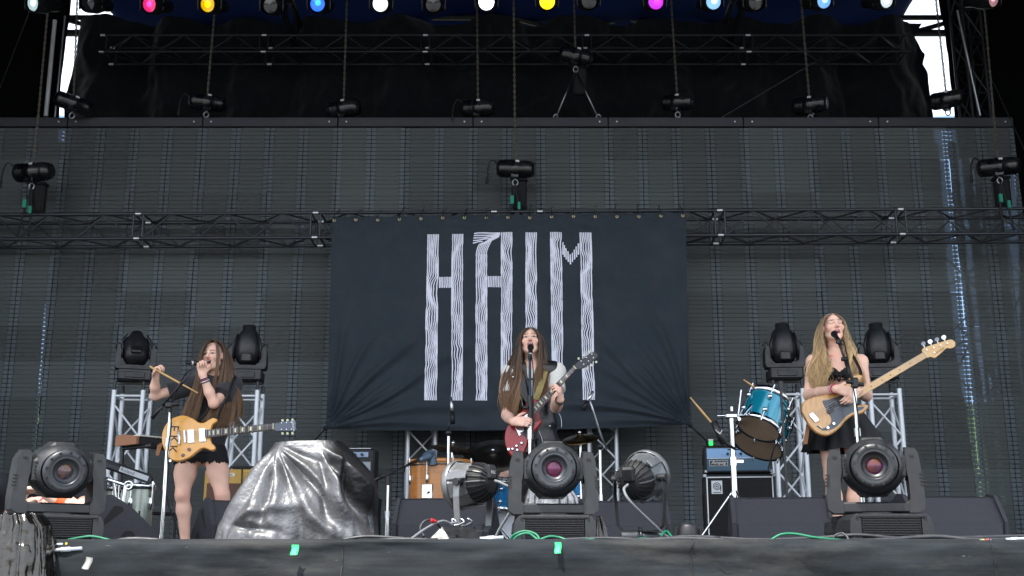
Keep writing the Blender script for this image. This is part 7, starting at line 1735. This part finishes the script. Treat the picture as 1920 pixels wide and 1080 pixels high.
b = MB(); b.tube(smoothpath([at(997, 668, YS-.02), at(1000, 700, YS-.03), at(999, 740, YS-.03), at(1000, 775, YS-.02), at(997, 850, YS-.02), at(1000, 1000, YS-.02)], 6), .004, 6); b.build('cable', M_RUBBER, e, True)
round_base(e, X, YS)
mh = empty('microphone', at(995, 655, YS), 0, 'black microphone at the lips of the singer with the red guitar', 'microphone', 'vocal microphones'); mic_body(mh, at(995, 648, YS+.13), at(994.5, 672, YS-.03), r=.025)
# right vocal stand
YS = 8.02; X = at(1604, 760, YS).x
e = empty('microphone_stand', (X, YS, 0), 0, 'chrome microphone stand with a black tilted boom at the bass player', 'microphone stand', 'microphone stands')
zc = at(1600, 723, YS).z
b = MB(); b.cyl((X, YS, .02), (X, YS, at(1605, 818, YS).z), .0165, n=14); b.build('lower_tube', M_CHROME, e, True)
b = MB(); b.cyl((X, YS, at(1605, 818, YS).z), (X, YS, zc), .0135, n=14); b.build('upper_tube', M_CHROME, e, True)
b = MB(); b.cyl((X, YS, at(1605, 818, YS).z), (X, YS, at(1605, 803, YS).z), .023, n=14); b.build('collar', M_ALU, e, True)
p0, p1 = Vector((X, YS-.01, zc)), at(1572, 641, YS+.02)
b = MB(); b.tube([p0+(p0-p1)*.02, p0+(p1-p0)*.55], .013, 10); b.tube([p0+(p1-p0)*.5, p1], .009, 10); b.build('boom', M_BLACKMET, e, True)
b = MB(); b.box((X, YS-.02, zc+.015), (.05, .045, .075), bev=.01); b.cyl((X-.02, YS-.03, zc+.02), (X-.06, YS-.03, zc+.025), .016, n=10); b.cyl((X+.01, YS-.03, zc+.01), (X+.06, YS-.03, zc+.0), .012, n=10); b.build('boom_clutch', M_BLKPLASTIC, e, True)
c_ = p0+(p1-p0)*.60; b = MB(); b.cyl(c_-Vector((.022, 0, 0)), c_+Vector((.022, 0, 0)), .016, n=12); b.build('cable_clip', M_BLKPLASTIC, e, True)
b = MB(); b.cyl(p1-Vector((0, 0, .012)), p1+Vector((.0, 0, .012)), .018, n=12); b.build('mic_clip', M_BLKPLASTIC, e, True)
b = MB(); b.tube(smoothpath([p1, at(1582, 640, YS-.03), at(1587, 662, YS-.03), at(1592, 685, YS-.03), at(1606, 760, YS-.03), at(1610, 800, YS-.03), at(1616, 900, YS-.02), at(1622, 1010, YS-.02)], 6), .005, 6); b.build('cable', M_RUBBER, e, True)
round_base(e, X, YS)
mh = empty('microphone', at(1570, 632, YS+.1), 0, 'black microphone at the red lips of the bass player', 'microphone', 'vocal microphones'); mic_body(mh, at(1563, 625, YS+.34), at(1577, 645, YS+.0), r=.025)
# low stand with a boom left of the maple drum
YS = 9.2; X = at(727, 930, YS).x; zc = at(727, 905, YS).z
e = empty('microphone_stand', (X, YS, 0), 0, 'short chrome stand with a boom reaching to the maple drum', 'microphone stand', 'microphone stands')
b = MB(); b.cyl((X, YS, .02), (X, YS, at(724, 965, YS).z), .017, n=12); b.build('lower_tube', M_CHROME, e, True); b = MB(); b.cyl((X, YS, at(724, 965, YS).z), (X, YS, zc), .011, n=12); b.build('upper_tube', M_CHROME, e, True)
b = MB(); b.cyl((X, YS, at(724, 970, YS).z), (X, YS, at(724, 958, YS).z), .022, n=12); b.build('collar', M_ALU, e, True)
b = MB(); b.tube([at(698, 904, YS-.02), at(716, 892, YS-.01)], .014, 10); b.tube([at(705, 899, YS-.02), at(784, 864, YS+.3)], .008, 10); b.build('boom', M_BLACKMET, e, True)
b = MB(); b.cyl((X, YS-.02, zc-.02), (X, YS-.02, zc+.05), .022, n=12); b.build('boom_clutch', M_BLKPLASTIC, e, True); round_base(e, X, YS)
b = MB(); b.tube(smoothpath([at(700, 903, YS-.03), at(740, 888, YS+.1), at(757, 886, YS+.15), at(762, 872, YS+.2), at(785, 860, YS+.3)], 5), .005, 6); b.build('cable', M_RUBBER, e, True)
mh = empty('drum_microphone', at(795, 855, YS+.35), 0, 'fat blue-grey drum microphone over the maple tom', 'microphone'); a_, c_ = at(786, 864, YS+.32), at(808, 852, YS+.42)
b = MB(); b.tube([a_, a_+(c_-a_)*.3, a_+(c_-a_)*.6, c_], [.018, .024, .040, .044], 16); b.build('mic_body', mat('blue grey mic', '#56697a', .4, .3), mh, True)
b = MB(); q = at(812, 872, YS+.42); b.cyl(c_+Vector((0, 0, .03)), q, .040, .034, n=16); b.build('capsule', mat('blue grey mic', '#56697a', .4, .3), mh, True)
# overhead stands
def overhead(px, Y, z_top_px, tip, tail, label, mlabel, rest):
    X = at(px, 900, Y).x; zt = at(px, z_top_px, Y).z
    e = empty('microphone_stand', (X, Y, 0), 0, label, 'microphone stand', 'microphone stands')
    b = MB(); b.cyl((X, Y, .15), (X, Y, zt), .013, n=12); b.build('upper_tube', M_CHROME, e, True); b = MB(); b.cyl((X, Y, .1), (X, Y, zt*.55), .018, n=12); b.build('lower_tube', M_CHROME, e, True); tripod(e, X, Y, .45, .38, M_CHROME)
    b = MB(); b.tube([at(*p) for p in rest], .009, 10); b.build('boom', M_ALU if px > 1000 else M_BLACKMET, e, True); b = MB(); b.ball((X, Y-.01, zt), .028, 12, 8); b.build('boom_clutch', M_BLKPLASTIC, e, True)
    m_ = empty('overhead_microphone', at(*tip), 0, mlabel, 'microphone', 'overhead drum microphones'); b = MB(); b.tube([at(*tip), at(*tip)+(at(*tail)-at(*tip))*.45], [.020, .018], 12); b.build('capsule', M_GRILLE, m_, True); b = MB(); b.tube([at(*tip)+(at(*tail)-at(*tip))*.42, at(*tail)], [.015, .011], 12); b.build('mic_body', M_ALU, m_, True)
overhead(840, 9.6, 812, (849, 794, 9.55), (846, 745, 9.6), 'slim black overhead stand behind the silver floor lamp', 'overhead microphone hanging in front of the second letter', [(840, 815, 9.6), (841, 800, 9.6), (845, 790, 9.58)])
overhead(1126, 9.9, 838, (1093, 768, 9.75), (1112, 734, 9.8), 'chrome overhead stand behind the dark grey floor lamp', 'overhead microphone with a foam tip in front of the last letter', [(1105, 748, 9.8), (1112, 770, 9.82), (1126, 815, 9.88), (1138, 842, 9.95)])
# slim stand in front of the teal toms
X = at(1466, 760, 8.0).x; e = empty('microphone_stand', (X, 8.0, 0), 0, 'slim dark stand rising in front of the teal toms', 'microphone stand', 'microphone stands')
b = MB(); b.cyl((X, 8.0, .02), (X, 8.0, at(1466, 728, 8.0).z), .010, n=10); b.build('tube', M_BLACKMET, e, True); b = MB(); b.cyl((X, 8., at(1466, 728, 8).z), (X, 8., at(1466, 715, 8.).z), .016, n=10); b.build('mic_clip', M_BLKPLASTIC, e, True); round_base(e, X, 8.0)
b = MB(); b.tube(smoothpath([(X, 8.0, at(1466, 750, 8.).z), at(1478, 775, 7.98), at(1470, 810, 8.05), at(1452, 840, 8.1), at(1440, 880, 8.2)], 6), .005, 6); b.build('cable', M_RUBBER, e, True)
# ================================================================ silver tarpaulin and foil bags
M_FOIL = mat('silver polythene', '#808182', 0.27, 0.85, bump=0.25, bscale=26)
M_FOIL2 = mat('silver and black sheeting', '#9a9a98', 0.47, 0.72, bump=0.45, bscale=44, attr='Col')
M_FOILDK = mat('silver black polythene', '#4d4b48', 0.17, 0.95, bump=0.3, bscale=40)
from mathutils import noise as _nz
def ridged(x, y, z, o=4):
    s = 0; a = 1; f = 1.0
    for _ in range(o): s += a*(1-abs(_nz.noise(Vector((x*f, y*f, z*f))))*2); a *= .5; f *= 2.05
    return s
def mound(name, label, m, Y, depth, sil, apex, nu=260, nv=110, amp=.030, seed=0, zb=0.004, cat='tarpaulin', fold=1.0, group=None, dark=None, crumple=.09, creases=None, pleats=0.0):
    """sil: photo outline left and right per height"""
    Ls = [at(x, y, Y) for x, y in sil[0]]; Rs = [at(x, y, Y) for x, y in sil[1]]
    zl = [p.z for p in Ls]; zr = [p.z for p in Rs]; zt = max(zl[-1], zr[-1]); base = zb
    ap = at(*apex, Y-depth*.35)
    def fn(u, v):
        z = base+(zt-base)*min(1, v/.80)**.9 if v < .80 else zt
        xl = float(np.interp(z, zl, [p.x for p in Ls])); xr = float(np.interp(z, zr, [p.x for p in Rs]))
        k = 1.0 if v < .80 else max(0.0, 1-(v-.80)/.20)
        cx, hw = (xl+xr)/2, (xr-xl)/2*k; th = 2*math.pi*u
        c, s_ = math.cos(th), math.sin(th); e = .75
        ex = abs(c)**e*(1 if c > 0 else -1); ey = abs(s_)**e*(1 if s_ > 0 else -1)
        tz = (z-base)/(zt-base); d = depth*(1-.45*tz**1.6)*k
        p = Vector((cx+hw*ex, Y-ey*d, z))
        q = p-ap; ang = math.atan2(q.z, q.x+1e-6)+.5*math.atan2(q.y, q.x+1e-6); r = q.length
        f = 0.0
        if creases:
            a2 = math.degrees(math.atan2(-q.z, q.x))      # 0 = right, 90 = straight down
            for (ax_, az_, ang0, wid, am, ln) in creases:
                c0 = at(ax_, az_, Y-depth*.4); dx, dz = p.x-c0.x, c0.z-p.z; rr = math.hypot(dx, dz); aa = math.degrees(math.atan2(dz, dx))
                dl = (aa-ang0-7*math.sin(rr*7+ang0)*min(1, rr*2)); lat = rr*math.radians(dl)
                f += am*math.exp(-(lat/(wid*(.35+rr*1.4)))**2)*min(1, rr*7)*math.exp(-(rr/ln)**4)
            if s_ < -.2: f *= 0.3
        if pleats: f += 1.3*pleats*(abs(math.sin(th*8+2.4*_nz.noise(Vector((th*2, z*3, seed)))+z*5))-.5)*(.4+.8*abs(_nz.noise(Vector((th*3, z*4, seed+4)))))
        dsp = amp*fold*f
        dsp += amp*.35*_nz.noise(Vector((p.x*2.6+seed, p.y*2.6, p.z*2.6)))+amp*crumple*(ridged(p.x*7, p.y*7+seed, p.z*7, 3)-1)
        bot = max(0, 1-tz*4.5); dsp += amp*.7*bot*(ridged(p.x*6, p.y*6, 2.0, 3)-.8)
        nrm = Vector((ex*.9, -ey, .25+.8*(v > .75))); nrm.normalize(); edge_ = .25 if abs(c) > .97 else 1
        p = p+nrm*dsp*edge_
        if p.z < base: p.z = base
        return p
    b = MB(); b.grid(fn, nu, nv)
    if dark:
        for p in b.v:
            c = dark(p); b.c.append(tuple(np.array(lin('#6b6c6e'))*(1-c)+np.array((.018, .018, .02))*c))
    o = b.build(name, m); return tag(o, label, cat, group)
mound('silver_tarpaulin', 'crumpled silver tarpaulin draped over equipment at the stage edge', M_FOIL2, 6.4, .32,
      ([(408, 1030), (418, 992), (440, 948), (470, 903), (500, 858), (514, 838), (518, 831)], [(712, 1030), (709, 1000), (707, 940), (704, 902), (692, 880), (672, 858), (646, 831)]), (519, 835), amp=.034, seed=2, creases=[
        (519, 835, 128, .05, .9, .5), (519, 835, 112, .035, -.9, .7), (519, 835, 101, .04, 1.0, .75), (519, 835, 92, .028, -.8, .6), (519, 835, 80, .04, .9, .8), (519, 835, 66, .03, -1.1, .8), (519, 835, 56, .035, 1.1, .8), (519, 835, 47, .025, -1.0, .7), (519, 835, 36, .03, .8, .6), (519, 835, 20, .03, -.6, .4),
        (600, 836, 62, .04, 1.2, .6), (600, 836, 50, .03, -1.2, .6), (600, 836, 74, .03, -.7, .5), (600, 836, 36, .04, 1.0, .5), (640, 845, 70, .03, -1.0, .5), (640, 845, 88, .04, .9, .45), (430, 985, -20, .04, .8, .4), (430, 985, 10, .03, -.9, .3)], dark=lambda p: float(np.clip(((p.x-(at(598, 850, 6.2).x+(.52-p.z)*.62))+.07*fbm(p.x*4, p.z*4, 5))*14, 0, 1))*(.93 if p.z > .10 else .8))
mound('foil_cover', 'silver and black plastic bag crumpled over the left front corner of the stage', M_FOILDK, 5.06, .16,
      ([(-30, 1100), (-20, 1040), (-10, 985), (-6, 968)], [(96, 1100), (92, 1040), (86, 985), (72, 966)]), (62, 966), nu=200, nv=90, amp=.026, seed=9, zb=-.32, cat='plastic bag', fold=.8, crumple=.28, pleats=1.0, group='foil covers')
mound('foil_cover', 'shiny foil bag heaped behind the centre moving head light', M_FOIL, 6.3, .14,
      ([(978, 1030), (982, 960), (986, 930), (996, 905)], [(1096, 1030), (1088, 960), (1084, 935), (1070, 915)]), (1000, 910), nu=140, nv=60, amp=.022, seed=5, crumple=.2, pleats=.8, cat='plastic bag', group='foil covers')
mound('foil_cover', 'small scrap of foil bag at the foot of the centre light', M_FOILDK, 5.75, .05,
      ([(1112, 1016), (1114, 990), (1118, 968)], [(1142, 1016), (1136, 990), (1126, 968)]), (1120, 970), nu=90, nv=40, amp=.012, seed=7, pleats=.8, cat='plastic bag', group='foil covers')
# ================================================================ cables along the stage edge
M_CABLE = mat('black cable', '#24272c', 0.5, var=0.15, scale=20, dirt=.15); M_GREENCABLE = mat('green cable', '#0c6a4b', 0.5, var=.1); M_GREYPLUG = mat('pale connector', '#b4bcc4', .45, var=.08); M_REDTAPE = mat('red tape', '#c0202a', .6); M_YELTAPE = mat('yellow tape', '#d8b420', .6)
def cable(name, pts, r, m, label, grp=None, cat='cable'):
    b = MB(); b.tube(smoothpath([at(x, y, Y) for x, y, Y in pts], 7), r, 8); return tag(b.build(name, m), label, cat, grp)
G = 'cables along the stage edge'
cable('cable', [(-40, 1022, 5.30), (150, 1030, 5.22), (205, 1018, 5.22), (245, 1011, 5.24), (300, 1014, 5.24), (360, 1026, 5.20), (440, 1027, 5.18), (520, 1023, 5.18), (640, 1018, 5.2), (780, 1019, 5.2), (860, 1014, 5.2), (930, 1020, 5.18), (1000, 1022, 5.18)], .011, M_CABLE, 'thick black cable rising beside the left light along the edge', G)
cable('cable', [(560, 1021, 5.26), (700, 1017, 5.24), (800, 1016, 5.22), (900, 1014, 5.22), (960, 1019, 5.2), (1060, 1018, 5.2), (1200, 1013, 5.22), (1290, 1010, 5.22), (1400, 1016, 5.2), (1500, 1015, 5.2), (1640, 1013, 5.22), (1750, 1006, 5.24), (1830, 1012, 5.22), (1960, 1010, 5.22)], .010, M_CABLE, 'long black cable running along the right half of the edge', G)
cable('cable', [(1140, 1014, 5.3), (1240, 1010, 5.3), (1300, 1006, 5.3), (1420, 1012, 5.28), (1540, 1008, 5.28), (1610, 1003, 5.26), (1700, 1010, 5.25), (1800, 1008, 5.3), (1960, 1004, 5.3)], .008, M_CABLE, 'thin black cable looping below the bass rig', G)
cable('cable', [(765, 1015, 5.3), (800, 990, 5.4), (830, 977, 5.5), (850, 985, 5.55)], .006, mat('grey lead', '#6b6f72', .6), 'pale grey lead arching below the maple drum', G)
cable('cable', [(795, 1006, 5.35), (788, 990, 5.4), (798, 976, 5.42), (815, 977, 5.45), (826, 990, 5.5)], .0055, M_CABLE, 'short black lead with a band of red tape', G)
b = MB(); b.cyl(at(808, 975, 5.43), at(816, 978, 5.45), .008, n=10); tag(b.build('tape_band', M_REDTAPE), 'red tape band wrapped round the short black lead', 'tape')
for k, pts in enumerate(([(955, 1015, 5.3), (965, 1002, 5.28), (985, 996, 5.28), (1005, 1002, 5.26), (1010, 1014, 5.24), (990, 1018, 5.22), (940, 1018, 5.22), (900, 1018, 5.24)], [(958, 1017, 5.26), (972, 1004, 5.25), (990, 1000, 5.25), (1003, 1008, 5.24), (1012, 1016, 5.22)])):
    cable('green_cable', pts, .0055, M_GREENCABLE, ['outer loop of green cable in front of the centre light', 'inner loop of green cable in front of the centre light'][k], 'green cables')
for k, (pts, lb) in enumerate((([(1010, 1013, 5.25), (1030, 1006, 5.26), (1050, 1008, 5.26), (1070, 1014, 5.24), (1115, 1011, 5.24)], 'green cable hump right of the centre light foot'), ([(1240, 1004, 5.35), (1250, 996, 5.5), (1262, 1010, 5.32)], 'green cable falling from the dark grey lamp'), ([(1170, 1012, 5.28), (1210, 1010, 5.28), (1246, 1012, 5.26)], 'green cable by the short scuffed pipe'),
    ([(1446, 1012, 5.22), (1465, 1002, 5.22), (1490, 1001, 5.22), (1530, 1008, 5.2), (1580, 1013, 5.2)], 'green cable in front of the bass monitor'), ([(100, 1018, 5.28), (150, 1008, 5.26), (175, 1006, 5.26), (208, 1013, 5.24)], 'green cable at the foot of the left light'), ([(325, 1021, 5.22), (352, 1020, 5.22), (362, 1014, 5.22), (378, 1018, 5.22), (420, 1021, 5.2)], 'green cable at the singer with the yellow guitar'), ([(1735, 1013, 5.22), (1780, 1013, 5.22)], 'green cable end at the right monitor'))):
    cable('green_cable', pts, .0055, M_GREENCABLE, lb, 'green cables')
def plug(x0, y0, x1, y1, Y, label, r=.012, bands=()):
    e = empty('cable_connector', at((x0+x1)/2, (y0+y1)/2, Y), 0, label, 'connector', 'cable connectors'); a, c = at(x0, y0, Y), at(x1, y1, Y)
    b = MB(); b.tube([a, a+(c-a)*.3, a+(c-a)*.31, a+(c-a)*.62, a+(c-a)*.63, c], [r*.8, r*.8, r, r, r*.75, r*.75], 12); b.build('shell', M_GREYPLUG, e, True)
    for k, (f, m) in enumerate(bands): b = MB(); b.cyl(a+(c-a)*f, a+(c-a)*(f+.09), r*1.08, n=12); b.build('band', m, e, True)
plug(94, 1022, 134, 1020, 5.16, 'pale connector beside the foil bag at the left corner', .010, ((.75, M_YELTAPE),)); plug(96, 1032, 154, 1028, 5.13, 'long white sleeved connector on the thick cable at the left', .010)
plug(238, 1023, 282, 1021, 5.16, 'pale connector right of the left light', .010); plug(900, 1011, 944, 1008, 5.26, 'pale connector left of the green loops', .012); plug(1816, 1016, 1858, 1013, 5.16, 'banded connector at the right of the edge', .007, ((.3, M_STICKER), (.6, M_YELTAPE), (.8, M_REDTAPE))); plug(1886, 1012, 1920, 1010, 5.17, 'grey connector at the far right of the edge', .009)

cable('cable', [(300, 1019, 5.3), (420, 1016, 5.28), (540, 1014, 5.27), (660, 1015, 5.27), (760, 1011, 5.27), (880, 1016, 5.25), (1010, 1014, 5.26), (1130, 1009, 5.27), (1260, 1014, 5.24), (1350, 1008, 5.26)], .007, M_CABLE, 'thin black cable lying behind the thick one along the middle', G)
cable('cable', [(1560, 1016, 5.2), (1566, 1004, 5.2), (1580, 1000, 5.2), (1590, 1010, 5.18), (1586, 1024, 5.17), (1580, 1030, 5.17)], .005, M_CABLE, 'short black tail dangling over the edge in front of the bass player', G)
cable('cable', [(640, 1012, 5.5), (690, 1006, 5.5), (760, 1010, 5.45), (820, 1012, 5.4)], .008, M_CABLE, 'black cable behind the silver tarpaulin corner', G)
